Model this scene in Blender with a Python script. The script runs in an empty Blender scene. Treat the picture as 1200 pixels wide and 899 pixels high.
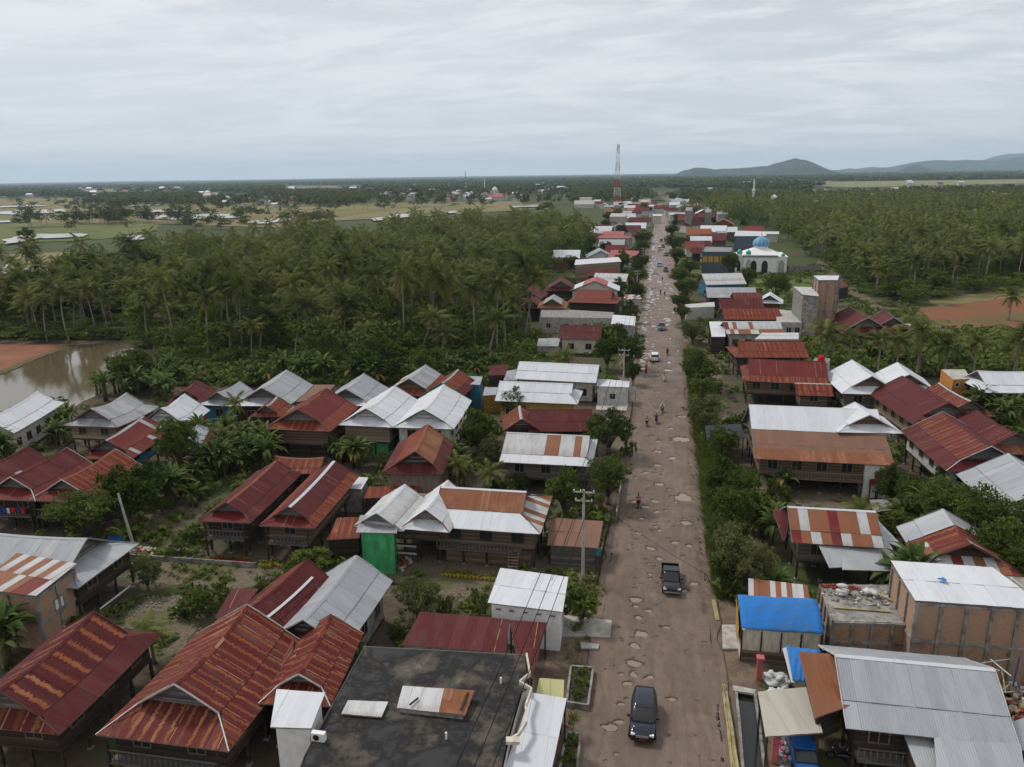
# Aerial view of a tropical village: a straight, potholed mud road, stilt houses with
# corrugated roofs, coconut groves, paddies and far hills under an overcast sky.
import bpy, math, random
import numpy as np
from mathutils import Vector, Matrix
random.seed(7); RNG = np.random.default_rng(7)
R = math.radians
scene = bpy.context.scene
COL = scene.collection

# ------------------------------------------------------------------ camera
CAMH, FPX = 37.0, 900.0
PITCH, YAW, ROLL = R(15.17), R(10.9), R(0.84)
fwd = Vector((-math.sin(YAW)*math.cos(PITCH), math.cos(YAW)*math.cos(PITCH), -math.sin(PITCH)))
_r0 = Vector((math.cos(YAW), math.sin(YAW), 0)); _u0 = _r0.cross(fwd)
rgt = _r0*math.cos(ROLL) - _u0*math.sin(ROLL); upv = _u0*math.cos(ROLL) + _r0*math.sin(ROLL)
CP = Vector((0, 0, CAMH))
cam = bpy.data.cameras.new('camera'); camo = bpy.data.objects.new('camera', cam); COL.objects.link(camo)
m = Matrix((rgt, upv, -fwd)).transposed().to_4x4(); m.translation = CP; camo.matrix_world = m
cam.sensor_width = 36; cam.lens = 36*FPX/1200; cam.clip_end = 200000; cam.clip_start = 0.5
scene.camera = camo

def at(px, py, z=0.0):
    """survey helper: where the sight line through a photo pixel meets height z"""
    d = fwd*FPX + rgt*(px-600) - upv*(py-449.5)
    t = (z-CAMH)/d.z
    return Vector((d.x*t, d.y*t, z))
def depth(p): return (Vector(p)-CP).dot(fwd)
def proj(p):
    v = Vector(p)-CP; k = FPX/max(v.dot(fwd), .01)
    return 600+k*v.dot(rgt), 449.5-k*v.dot(upv)

# ------------------------------------------------------------------ materials
MATS = {}
class NT:
    def __init__(s, name):
        s.m = bpy.data.materials.new(name); s.m.use_nodes = True; s.t = s.m.node_tree
        s.t.nodes.clear(); s.out = s.t.nodes.new('ShaderNodeOutputMaterial')
        s.b = s.t.nodes.new('ShaderNodeBsdfPrincipled'); s.t.links.new(s.b.outputs[0], s.out.inputs[0])
    def n(s, typ, **k):
        o = s.t.nodes.new('ShaderNode'+typ)
        for a, v in k.items(): setattr(o, a, v)
        return o
    def L(s, a, b): s.t.links.new(a, b)
    def inp(s, sock, v):
        if isinstance(v, bpy.types.NodeSocket): s.L(v, sock)
        elif isinstance(v, (tuple, list)) and len(v) == 3 and sock.type == 'RGBA': sock.default_value = (*v, 1)
        else: sock.default_value = v
    def math(s, op, a, b=0.0, c=None, clamp=False):
        o = s.n('Math', operation=op, use_clamp=clamp); s.inp(o.inputs[0], a); s.inp(o.inputs[1], b)
        if c is not None: s.inp(o.inputs[2], c)
        return o.outputs[0]
    def mix(s, f, a, b, mode='MIX'):
        o = s.n('Mix', data_type='RGBA', blend_type=mode); s.inp(o.inputs[0], f); s.inp(o.inputs[6], a); s.inp(o.inputs[7], b)
        return o.outputs[2]
    def noise(s, vec, scale, detail=4, rough=.55, dim='3D'):
        o = s.n('TexNoise', noise_dimensions=dim); s.inp(o.inputs['Scale'], scale); o.inputs['Detail'].default_value = detail
        o.inputs['Roughness'].default_value = rough
        if vec is not None: s.L(vec, o.inputs['Vector'])
        return o.outputs['Fac']
    def ss(s, x, lo, hi):
        o = s.n('MapRange', interpolation_type='SMOOTHSTEP'); s.inp(o.inputs[0], x)
        o.inputs[1].default_value = lo; o.inputs[2].default_value = hi; return o.outputs[0]
    def mapping(s, vec, sc=(1, 1, 1), loc=None):
        o = s.n('Mapping'); s.L(vec, o.inputs[0]); s.inp(o.inputs['Scale'], sc)
        if loc is not None: s.inp(o.inputs['Location'], loc)
        return o.outputs[0]
    def objc(s): return s.n('TexCoord').outputs['Object']
    def geo(s): return s.n('NewGeometry').outputs['Position']
    def rnd(s): return s.n('ObjectInfo').outputs['Random']
    def sep(s, v): o = s.n('SeparateXYZ'); s.L(v, o.inputs[0]); return o.outputs
    def comb(s, x, y, z=0.0):
        o = s.n('CombineXYZ'); s.inp(o.inputs[0], x); s.inp(o.inputs[1], y); s.inp(o.inputs[2], z); return o.outputs[0]
    def attr(s, name): o = s.n('Attribute', attribute_name=name); return o
    def bump(s, h, dist, strength=1.0):
        o = s.n('Bump'); s.L(h, o.inputs['Height']); o.inputs['Distance'].default_value = dist
        o.inputs['Strength'].default_value = strength; s.L(o.outputs[0], s.b.inputs['Normal'])
    def done(s, col, rough=.8, metal=0.0, spec=.3):
        s.inp(s.b.inputs['Base Color'], col); s.inp(s.b.inputs['Roughness'], rough); s.inp(s.b.inputs['Metallic'], metal)
        s.b.inputs['Specular IOR Level'].default_value = spec
        return s.m

RUSTC = (.25, .095, .042)
def roofmat(name, base, base2=None, p2=0.0, rust=.2, band=0.0, uband=0.0, useam=0.0, ub=(.3, .7), rustc=RUSTC, metal=0.0, rough=.6, dirt=.3, base3=None, p3=0.0):
    t = NT(name); uv = t.n('UVMap').outputs[0]; u, v, _ = t.sep(uv)
    sh = t.attr('sh'); r1, r2, vf = t.n('SeparateColor').outputs, None, None
    sc = t.n('SeparateColor'); t.L(sh.outputs['Color'], sc.inputs[0]); r1, uf, vf = sc.outputs
    r2 = t.math('FRACT', t.math('MULTIPLY', r1, 37.7)); r3 = t.math('FRACT', t.math('MULTIPLY', r1, 91.3))
    off = t.math('MULTIPLY', t.rnd(), 97.0)
    vec = t.comb(t.math('MULTIPLY', u, 2.4), t.math('MULTIPLY', v, .45), off)
    ns = t.noise(vec, 1.0, 6, .65)
    big = t.noise(t.comb(u, v, off), .35, 3)
    fine = t.noise(t.comb(t.math('MULTIPLY', u, 9), v, off), 1.2, 5, .7)
    col = base
    if base2: col = t.mix(t.math('LESS_THAN', r1, p2), base, base2)
    if base3: col = t.mix(t.math('GREATER_THAN', r1, 1-p3), col, base3)
    # sheet to sheet variation
    col = t.mix(t.math('MULTIPLY', r2, .26), col, t.mix(1.0, col, (.62, .62, .62), 'MULTIPLY'))
    grime = t.math('MULTIPLY', t.ss(t.noise(t.comb(t.math('MULTIPLY', u, 1.2), t.math('MULTIPLY', v, .3), off), 1.6, 5, .6), .42, .75), dirt)
    col = t.mix(grime, col, (.10, .085, .075))
    # rust
    rm = t.math('ADD', t.math('MULTIPLY', ns, .6), t.math('MULTIPLY', big, .4))
    rm = t.math('ADD', rm, t.math('MULTIPLY', t.math('SUBTRACT', fine, .5), .25))
    lo = .78-.48*rust
    rmask = t.ss(rm, lo, lo+.10)
    rmask = t.math('MULTIPLY', rmask, min(1.0, .55+rust*.5))
    if band > 0:
        jag = t.noise(t.comb(t.math('MULTIPLY', u, 7), t.math('MULTIPLY', v, .5), off), 1.0, 4, .7)
        x = t.math('ADD', vf, t.math('MULTIPLY', t.math('SUBTRACT', jag, .5), .9))
        bm = t.math('MULTIPLY', t.ss(x, .62, .86), band)
        rmask = t.math('MAXIMUM', rmask, bm)
    if uband > 0:
        jag = t.noise(t.comb(t.math('MULTIPLY', u, .6), t.math('MULTIPLY', v, 6), off), 1.0, 4, .7)
        x = t.math('ADD', uf, t.math('MULTIPLY', t.math('SUBTRACT', jag, .5), .7))
        ub_ = t.math('MULTIPLY', t.math('MULTIPLY', t.ss(x, ub[0], ub[0]+.06), t.ss(x, ub[1]+.1, ub[1])), t.math('ADD', uband*.5, t.math('MULTIPLY', r3, uband*.8)), clamp=True)
        rmask = t.math('MAXIMUM', rmask, ub_)
    seam = t.math('MULTIPLY', t.ss(vf, .965, .99), .10)
    rc = t.mix(fine, rustc, (rustc[0]*.5, rustc[1]*.42, rustc[2]*.5))
    rc = t.mix(t.ss(big, .5, .7), rc, (rustc[0]*1.05, rustc[1]*1.35, rustc[2]*1.9))
    col = t.mix(rmask, col, rc)
    col = t.mix(seam, col, (.09, .05, .04))
    if useam > 0:
        sm = t.math('MULTIPLY', t.math('LESS_THAN', uf, .07), t.math('LESS_THAN', r3, useam)); sm = t.math('MULTIPLY', sm, t.ss(t.noise(t.comb(u, v, off), 1.5, 3), .35, .5))
        col = t.mix(t.math('MULTIPLY', sm, .8), col, (.36, .22, .12))
    wv = t.math('SINE', t.math('MULTIPLY', u, 2*math.pi/.15))
    t.bump(wv, .0055, 1.0)
    rg = t.math('ADD', t.math('MULTIPLY', rmask, .25), rough, clamp=True)
    MATS[name] = t.done(col, rg, t.math('MULTIPLY', t.math('SUBTRACT', 1.0, rmask), metal), .10)

MAR = (.088, .015, .016)
roofmat('maroon', MAR, (.105, .022, .022), .22, rust=.14, dirt=.25, useam=.14)
roofmat('maroon_rust', (.105, .018, .016), (.14, .032, .024), .15, rust=.42, uband=.8, ub=(.54, .78), useam=.4, dirt=.3, rustc=(.30, .105, .038))
roofmat('maroon_band', (.078, .013, .014), rust=.12, uband=1.05, ub=(.50, .74), dirt=.2, rustc=(.30, .105, .04))
roofmat('red', (.125, .019, .018), rust=.15, dirt=.25, useam=.2)
roofmat('red_rust', (.130, .024, .018), rust=.42, uband=.6, ub=(.4, .75), useam=.3, rustc=(.34, .10, .03))
roofmat('maroon_patch', (.135, .022, .021), (.34, .34, .34), .10, rust=.3, band=.3)
roofmat('zinc', (.33, .345, .365), rust=.06, metal=.2, rough=.45, dirt=.2, base2=(.365, .38, .395), p2=.35)
roofmat('zinc_old', (.30, .30, .31), rust=.38, metal=.15, rough=.55, dirt=.4, base2=(.36, .37, .38), p2=.4)
roofmat('white', (.56, .575, .60), rust=.03, dirt=.12, rough=.5)
roofmat('white_old', (.50, .50, .50), rust=.34, band=.25, dirt=.25, rough=.6)
roofmat('white_rust', (.45, .45, .45), (.235, .10, .055), .38, rust=.35, band=.2, base3=(.17, .03, .025), p3=.12)
roofmat('rust', (.215, .088, .045), (.27, .12, .07), .3, rust=.6, uband=.5, ub=(.2, .6), dirt=.3)
roofmat('rust_brown', (.20, .105, .07), rust=.35, dirt=.5, rustc=(.23, .09, .045))
roofmat('rust_strip', (.225, .09, .05), (.44, .43, .42), .42, rust=.3, dirt=.2)
roofmat('patchwork', (.235, .095, .05), (.44, .44, .44), .30, rust=.25, band=.2, base3=(.15, .02, .02), p3=.22)
roofmat('pink', (.36, .12, .125), rust=.04, dirt=.15)
roofmat('tile_orange', (.27, .085, .04), rust=.15, dirt=.25)
roofmat('tile_red', (.17, .04, .03), rust=.4, band=.3, rustc=(.36, .11, .05))
roofmat('cream_tin', (.43, .40, .34), rust=.08, dirt=.2)
roofmat('yellow_tin', (.46, .44, .22), rust=.05, dirt=.15)
roofmat('asbestos', (.24, .22, .20), rust=.05, dirt=.5, rough=.9)
roofmat('blue_tin', (.03, .12, .25), rust=.08, dirt=.2)
roofmat('dark_tin', (.035, .037, .045), rust=.02, dirt=.2)

def plain(name, c, rough=.8, var=.25, scale=1.5, metal=0.0, dirt=None, spec=.12, stretch=(1, 1, 1), bump=0.0, fine=14):
    t = NT(name); o = t.objc(); o = t.mapping(o, stretch)
    a = t.noise(o, scale, 5, .6); b = t.noise(o, scale*fine, 4, .6)
    f = t.math('ADD', t.math('MULTIPLY', a, .7), t.math('MULTIPLY', b, .3))
    k = t.math('MULTIPLY', t.ss(f, .35, .68), 1.0)
    c2 = dirt or tuple(x*(1-var) for x in c)
    c1 = tuple(min(1, x*(1+var*.35)) for x in c)
    if bump: t.bump(b, bump)
    MATS[name] = t.done(t.mix(k, c1, c2), rough, metal, spec)
def planks(name, c, c2, w=.2, horiz=True):
    t = NT(name); o = t.objc(); x, y, z = t.sep(o)
    k = t.math('DIVIDE', z if horiz else t.math('ADD', x, y), w)
    fl = t.math('FLOOR', k); fr = t.math('FRACT', k)
    wn = t.n('TexWhiteNoise', noise_dimensions='1D'); t.L(fl, wn.inputs['W'])
    st = (1, 1, 9) if horiz else (6, 6, .8)
    gr = t.noise(t.mapping(o, st), 1.4, 5, .65)
    f = t.math('ADD', t.math('MULTIPLY', wn.outputs[0], .5), t.math('MULTIPLY', gr, .6))
    col = t.mix(t.ss(f, .25, .85), c, c2)
    gap = t.math('MULTIPLY', t.math('LESS_THAN', fr, .09), .75)
    col = t.mix(gap, col, (.015, .012, .01))
    MATS[name] = t.done(col, .85, 0, .08)
plain('concrete', (.27, .255, .235), var=.45, dirt=(.11, .10, .09))
plain('concrete_light', (.40, .38, .35), var=.35, dirt=(.24, .22, .19))
plain('plaster', (.52, .51, .48), var=.2, dirt=(.36, .34, .31))
plain('cream', (.56, .51, .42), var=.25, dirt=(.36, .31, .25), stretch=(3, 3, .5))
plain('yellow_wall', (.42, .28, .08), var=.3)
plain('green_wall', (.075, .42, .16), var=.3, scale=1.3, dirt=(.05, .22, .09), stretch=(1, 1, .4))
plain('green_dark', (.02, .17, .09), var=.2)
plain('blue_wall', (.05, .17, .27), var=.3)
plain('orange_wall', (.50, .21, .06), var=.25, dirt=(.36, .17, .06))
plain('greenscreen', (.085, .11, .14), var=.3)
plain('pink_wall', (.42, .12, .12), var=.2)
plain('metal_sheet', (.22, .20, .19), var=.4, dirt=(.20, .10, .06), stretch=(4, 4, .5))
plain('rust_wall', (.22, .11, .07), var=.4, dirt=(.13, .045, .025), stretch=(3, 3, .4))
plain('trim_white', (.50, .49, .47), var=.3)
plain('trim_grey', (.20, .20, .20), var=.3); plain('trim_dark', (.12, .06, .05), var=.4)
plain('trim_green', (.03, .24, .14), var=.2)
plain('trim_red', (.34, .05, .05), var=.2)
plain('glass_dark', (.018, .02, .022), rough=.25, var=.2, spec=.5)
plain('dark_cloth', (.02, .02, .024), rough=.9)
plain('dark_wood', (.05, .036, .027), var=.4, stretch=(2, 2, .5))
plain('tarp_blue', (.02, .15, .45), rough=.6, var=.4, scale=1.3, bump=.05, fine=5, dirt=(.05, .15, .33))
plain('tarp_grey', (.12, .13, .14), rough=.7)
plain('sack', (.55, .55, .53), rough=.7, var=.3, scale=3, bump=.03)
plain('cloth_red', (.45, .02, .03), var=.2); plain('cloth_pink', (.55, .12, .22), var=.2)
plain('cloth_blue', (.03, .06, .22), var=.2); plain('cloth_white', (.55, .54, .52), var=.2)
plain('cloth_yellow', (.55, .42, .05), var=.2); plain('cloth_black', (.015, .015, .02), var=.2)
plain('skin', (.20, .105, .065), rough=.6, var=.1)
plain('rubber', (.012, .012, .012), rough=.8); plain('paint_navy', (.010, .014, .026), rough=.15, var=.1, spec=.6)
plain('paint_black', (.010, .010, .012), rough=.2, var=.1, spec=.6); plain('paint_white', (.62, .62, .62), rough=.25, var=.08, spec=.5)
plain('paint_blue', (.012, .12, .42), rough=.3, spec=.5); plain('paint_grey', (.10, .10, .11), rough=.3, spec=.5)
plain('paint_red', (.25, .015, .015), rough=.3, spec=.5)
plain('lamp_glass', (.75, .75, .72), rough=.1, var=.05); plain('chrome', (.5, .5, .5), rough=.25, metal=.9, var=.05)
plain('bamboo', (.34, .29, .15), var=.4, dirt=(.17, .14, .08), stretch=(1, 1, 1))
plain('pot_red', (.38, .03, .03), var=.2); plain('pot_yellow', (.5, .38, .06), var=.2)
plain('tower_red', (.45, .06, .04), var=.15); plain('tower_white', (.62, .62, .62), var=.1)
plain('tile_blue_dome', (.08, .27, .55), rough=.35, var=.15); plain('dome_gold', (.45, .38, .10), rough=.3); plain('dome_teal', (.04, .35, .32), rough=.3)
plain('white_paint', (.71, .70, .68), var=.1, dirt=(.60, .58, .55))
plain('debris_red', (.22, .06, .035), var=.5, scale=4); plain('debris_grey', (.25, .22, .19), var=.5, scale=4)
plain('bark', (.15, .12, .095), var=.45, scale=2); plain('palm_bark', (.25, .215, .175), var=.4, stretch=(1, 1, 3), scale=2)
plain('banana_stem', (.10, .10, .045), var=.5, scale=2)
plain('red_earth', (.23, .10, .065), var=.3, scale=.08, rough=1, dirt=(.17, .08, .045))
planks('wood_grey', (.17, .155, .14), (.08, .07, .062)); planks('wood_brown', (.19, .135, .095), (.085, .055, .04))
planks('wood_light', (.27, .21, .15), (.15, .11, .08)); planks('wood_dark', (.075, .055, .045), (.035, .026, .022))
planks('bamboo_wall', (.30, .24, .16), (.17, .13, .09), .5); planks('wood_vert', (.16, .12, .09), (.07, .05, .04), .22, False)
planks('yellow_plank', (.33, .20, .06), (.22, .13, .045))
def brick():
    t = NT('brick'); x, y, z = t.sep(t.objc()); v = t.comb(t.math('ADD', x, y), z, 0)
    b = t.n('TexBrick'); t.L(v, b.inputs['Vector']); b.inputs['Scale'].default_value = 1
    b.inputs['Brick Width'].default_value = .22; b.inputs['Row Height'].default_value = .10; b.inputs['Mortar Size'].default_value = .012
    b.inputs['Color1'].default_value = (.43, .245, .15, 1); b.inputs['Color2'].default_value = (.35, .20, .12, 1); b.inputs['Mortar'].default_value = (.26, .22, .18, 1)
    n = t.noise(t.objc(), .6, 5, .65)
    c = t.mix(t.math('MULTIPLY', t.ss(n, .54, .74), .55), b.outputs[0], (.14, .10, .075))
    MATS['brick'] = t.done(c, .9)
brick()
def leafmat(name, c1, c2, dry=(.20, .13, .04), trans=.25, hue=.5):
    t = NT(name); a = t.attr('tint'); sc = t.n('SeparateColor'); t.L(a.outputs['Color'], sc.inputs[0]); r, d, s2 = sc.outputs
    f = t.math('ADD', t.math('MULTIPLY', r, 1-hue), t.math('MULTIPLY', t.rnd(), hue))
    c = t.mix(f, c1, c2); c = t.mix(d, c, dry)
    t.done(c, .7, 0, .06)
    tr = t.n('BsdfTranslucent'); t.L(c, tr.inputs[0]); ms = t.n('MixShader'); ms.inputs[0].default_value = trans
    t.L(t.b.outputs[0], ms.inputs[1]); t.L(tr.outputs[0], ms.inputs[2]); t.L(ms.outputs[0], t.out.inputs[0]); MATS[name] = t.m
leafmat('palm_leaf', (.017, .032, .008), (.195, .205, .058))
leafmat('tree_leaf', (.024, .046, .009), (.135, .170, .038), dry=(.14, .13, .05))
leafmat('olive_leaf', (.07, .09, .030), (.13, .15, .05), dry=(.16, .15, .06))
leafmat('banana_leaf', (.040, .072, .018), (.13, .165, .048), dry=(.22, .17, .05))
leafmat('far_leaf', (.028, .044, .016), (.115, .135, .046))  # haze over the far trees put into the leaf colours
leafmat('weed_leaf', (.045, .070, .014), (.15, .19, .045))

# ------------------------------------------------------------------ mesh builder
class MB:
    def __init__(s, org=(0, 0, 0)):
        s.v = []; s.f = []; s.mi = []; s.uv = []; s.c = []; s.mats = []; s.org = Vector(org)
    def m(s, name):
        if name not in s.mats: s.mats.append(name)
        return s.mats.index(name)
    def vert(s, p): s.v.append(Vector(p)); return len(s.v)-1
    def face(s, idx, mat, uv=None, c=None):
        s.f.append(tuple(idx)); s.mi.append(s.m(mat)); s.uv.append(uv or [(0, 0)]*len(idx)); s.c.append(c or (.5, .5, .5))
    def poly(s, pts, mat, uv=None, c=None): s.face([s.vert(p) for p in pts], mat, uv, c)
    def hexa(s, P, mat):
        i = [s.vert(p) for p in P]
        for q in ((3, 2, 1, 0), (4, 5, 6, 7), (0, 1, 5, 4), (1, 2, 6, 5), (2, 3, 7, 6), (3, 0, 4, 7)): s.face([i[k] for k in q], mat)
    def box(s, x0, x1, y0, y1, z0, z1, mat, F=None):
        P = [(x0, y0, z0), (x1, y0, z0), (x1, y1, z0), (x0, y1, z0), (x0, y0, z1), (x1, y0, z1), (x1, y1, z1), (x0, y1, z1)]
        s.hexa([F(p) if F else p for p in P], mat)
    def beam(s, p, q, w, h, mat, up=(0, 0, 1)):
        p, q = Vector(p), Vector(q); d = (q-p).normalized(); u = Vector(up)
        if abs(d.dot(u)) > .98: u = Vector((0, 1, 0))
        r = d.cross(u).normalized()*w/2; u2 = r.cross(d).normalized()*h/2
        s.hexa([p-r-u2, p+r-u2, q+r-u2, q-r-u2, p-r+u2, p+r+u2, q+r+u2, q-r+u2], mat)
    def tube(s, pts, rad, n, mat, cap=True):
        rings = []
        for k, p in enumerate(pts):
            p = Vector(p); a = Vector(pts[max(0, k-1)]); b = Vector(pts[min(len(pts)-1, k+1)]); d = (b-a).normalized()
            u = Vector((0, 0, 1)) if abs(d.z) < .9 else Vector((1, 0, 0))
            x = d.cross(u).normalized(); y = x.cross(d)
            r = rad[k] if isinstance(rad, (list, tuple)) else rad
            rings.append([s.vert(p+x*(r*math.cos(t*2*math.pi/n))+y*(r*math.sin(t*2*math.pi/n))) for t in range(n)])
        for a, b in zip(rings, rings[1:]):
            for t in range(n): s.face([a[t], a[(t+1) % n], b[(t+1) % n], b[t]], mat)
        if cap: s.face(rings[0][::-1], mat); s.face(rings[-1], mat)
    def lathe(s, prof, n, mat, c=(0, 0, 0), ax=None):
        c = Vector(c); rings = []
        for r, z in prof:
            rings.append([s.vert(c+Vector((r*math.cos(t*2*math.pi/n), r*math.sin(t*2*math.pi/n), z))) for t in range(n)])
        for a, b in zip(rings, rings[1:]):
            for t in range(n): s.face([a[t], a[(t+1) % n], b[(t+1) % n], b[t]], mat)
        s.face(rings[0][::-1], mat); s.face(rings[-1], mat)
    def sheets(s, P, mat, sw=.85, sl=3.0, warp=None, F=None, thick=.05, slip=True):
        """corrugated sheets laid over the planar convex polygon P (P0-P1 top edge, the rest down to the eave), real slab below"""
        P = [Vector(p) for p in P]; e = (P[1]-P[0]).normalized(); nrm = e.cross(P[-1]-P[0]).normalized()
        if nrm.z < 0: nrm = -nrm
        d = nrm.cross(e)
        if d.z > 0: d = -d
        loc = [((p-P[0]).dot(e), (p-P[0]).dot(d)) for p in P]
        u0 = min(a for a, b in loc); u1 = max(a for a, b in loc); v0 = min(b for a, b in loc); v1 = max(b for a, b in loc)
        ar = sum(loc[i][0]*loc[(i+1) % len(loc)][1]-loc[(i+1) % len(loc)][0]*loc[i][1] for i in range(len(loc)))
        pl = loc if ar > 0 else loc[::-1]
        nv = max(1, round((v1-v0)/sl)); vs = (v1-v0)/nv; nu = max(1, round((u1-u0)/sw)); us = (u1-u0)/nu
        def W(u, v, h):
            p = P[0]+e*u+d*v+nrm*h
            if warp: p = warp(p)
            return F(p) if F else p
        ro = random.random()*50
        for i in range(nu):
            for j in range(nv):
                poly = [(u0+i*us, v0+j*vs), (u0+(i+1)*us, v0+j*vs), (u0+(i+1)*us, v0+(j+1)*vs), (u0+i*us, v0+(j+1)*vs)]
                for k in range(len(pl)):
                    ax, ay = pl[k]; bx, by = pl[(k+1) % len(pl)]; out = []
                    for q in range(len(poly)):
                        p1 = poly[q]; p2 = poly[(q+1) % len(poly)]
                        s1 = (bx-ax)*(p1[1]-ay)-(by-ay)*(p1[0]-ax); s2 = (bx-ax)*(p2[1]-ay)-(by-ay)*(p2[0]-ax)
                        if s1 >= -1e-6: out.append(p1)
                        if (s1 > 1e-6 and s2 < -1e-6) or (s1 < -1e-6 and s2 > 1e-6):
                            tt = s1/(s1-s2); out.append((p1[0]+(p2[0]-p1[0])*tt, p1[1]+(p2[1]-p1[1])*tt))
                    poly = out
                    if len(poly) < 3: break
                if len(poly) < 3: continue
                c1 = random.random(); lift = random.uniform(.0, .022)
                tl = random.uniform(-.012, .02)
                for q, pq in enumerate([poly]):
                    vv = [(b-(v0+j*vs))/vs for a, b in poly]
                    idx = [s.vert(W(a, b, .02+lift+.014*t_+tl*((a-u0-i*us)/us))) for (a, b), t_ in zip(poly, vv)]
                    s.f.append(tuple(idx)); s.mi.append(s.m(mat)); s.uv.append([(a+ro, b) for a, b in poly]); s.c.append([(c1, (a-u0-i*us)/us, t_) for (a, b), t_ in zip(poly, vv)])
        # slab
        n = len(P); NS = 6 if warp else 1
        if n == 4 and warp:
            def E(k, t, h): return W(loc[k][0]+(loc[(k+1) % 4][0]-loc[k][0])*t, loc[k][1]+(loc[(k+1) % 4][1]-loc[k][1])*t, h)
            top0 = [(loc[0][0]+(loc[1][0]-loc[0][0])*t/NS, loc[0][1]+(loc[1][1]-loc[0][1])*t/NS) for t in range(NS+1)]
            bot0 = [(loc[3][0]+(loc[2][0]-loc[3][0])*t/NS, loc[3][1]+(loc[2][1]-loc[3][1])*t/NS) for t in range(NS+1)]
            for t in range(NS):
                A = [W(*top0[t], -thick), W(*top0[t+1], -thick), W(*bot0[t+1], -thick), W(*bot0[t], -thick)]
                B = [W(*top0[t], 0), W(*top0[t+1], 0), W(*bot0[t+1], 0), W(*bot0[t], 0)]
                s.hexa(A+B, 'metal_sheet')
        else:
            A = [s.vert(W(a, b, -thick)) for a, b in loc]; B = [s.vert(W(a, b, 0)) for a, b in loc]
            s.face(A[::-1], 'metal_sheet'); s.face(B, 'metal_sheet')
            for k in range(n): s.face([A[k], A[(k+1) % n], B[(k+1) % n], B[k]], 'metal_sheet')
    def build(s, name, parent=None, smooth=False, attr='sh', local=False):
        o_ = Vector((0, 0, 0)) if (local or parent is None) else Vector((ROOTLOC.get(parent.name, (0, 0, 0))))
        me = bpy.data.meshes.new(name); me.from_pydata([tuple(p-o_) for p in s.v], [], s.f); me.polygons.foreach_set('material_index', s.mi)
        ul = me.uv_layers.new(name='UVMap'); flat = [x for f in s.uv for uv in f for x in uv]; ul.data.foreach_set('uv', flat)
        ca = me.color_attributes.new(attr, 'FLOAT_COLOR', 'CORNER'); fc = []
        for f, c in zip(s.f, s.c):
            if isinstance(c, list):
                for q in c: fc += [q[0], q[1], q[2], 1]
            else: fc += [c[0], c[1], c[2], 1]*len(f)
        ca.data.foreach_set('color', fc)
        for mn in s.mats: me.materials.append(MATS[mn])
        if smooth: me.polygons.foreach_set('use_smooth', [True]*len(s.f))
        me.update()
        o = bpy.data.objects.new(name, me); COL.objects.link(o)
        if parent is not None: o.parent = parent
        return o
ROOTLOC = {}
def tag(o, label=None, cat=None, group=None, kind=None):
    if label: o['label'] = label
    if cat: o['category'] = cat
    if group: o['group'] = group
    if kind: o['kind'] = kind
    return o
def root(name, loc, label, cat, group=None, rz=0.0):
    o = bpy.data.objects.new(name, None); COL.objects.link(o); o.empty_display_size = .5
    o.location = loc; o.rotation_euler = (0, 0, rz); ROOTLOC[o.name] = tuple(loc)
    return tag(o, label, cat, group)
def copy_tree(o, loc, rz=0.0, sc=None, label=None, parent=None, name=None, group=None):
    c = o.copy(); COL.objects.link(c)
    if parent is None:
        c.location = loc; c.rotation_euler = (0, 0, rz)
        if sc: c.scale = sc if isinstance(sc, (tuple, list)) else (sc, sc, sc)
        if label: c['label'] = label
        if group: c['group'] = group
    else: c.parent = parent
    for ch in KIDS.get(o.name, ()): copy_tree(ch, None, parent=c)
    return c
KIDS = {}
def reg(r, kids): KIDS[r.name] = kids
def frame(x, y, a):
    c, s_ = math.cos(a), math.sin(a)
    return lambda p: Vector((x+p[0]*c-p[1]*s_, y+p[0]*s_+p[1]*c, p[2]))
# ------------------------------------------------------------------ buildings
PTS = []      # footprints, to keep plants off roofs: (x, y, halfx, halfy, angle)
def wall_line(mb, F, p, q, z0, z1, mat, t=.12):
    """a wall slab between two local points"""
    p, q = Vector((*p, 0)), Vector((*q, 0)); d = (q-p).normalized(); n = Vector((-d.y, d.x, 0))*t/2
    mb.hexa([F((*(a)[:2], z0)) for a in (p-n, q-n, q+n, p+n)]+[F((*(a)[:2], z1)) for a in (p-n, q-n, q+n, p+n)], mat)
def window(parent, F, c, nrm, w, h, z, pane='glass_dark', fr='wood_light', louvre=False, name='window'):
    c = Vector((*c, 0)); n = Vector((*nrm, 0)).normalized(); t = Vector((-n.y, n.x, 0))
    def bx(mb, a0, a1, z0, z1, d0, d1, mat):
        q = [c+t*a0+n*d0, c+t*a1+n*d0, c+t*a1+n*d1, c+t*a0+n*d1]
        mb.hexa([F((v.x, v.y, z0)) for v in q]+[F((v.x, v.y, z1)) for v in q], mat)
    mb = MB(); bx(mb, -w/2, w/2, z, z+h, .0, .03, pane); o = mb.build(name, parent)
    mb = MB(); k = .08
    bx(mb, -w/2-k, w/2+k, z+h, z+h+k, 0, .06, fr); bx(mb, -w/2-k, w/2+k, z-k, z, 0, .08, fr)
    bx(mb, -w/2-k, -w/2, z, z+h, 0, .06, fr); bx(mb, w/2, w/2+k, z, z+h, 0, .06, fr)
    if w > .8: bx(mb, -.03, .03, z, z+h, .03, .055, fr)
    f = mb.build('frame', parent); f.parent = o
    return o
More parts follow.
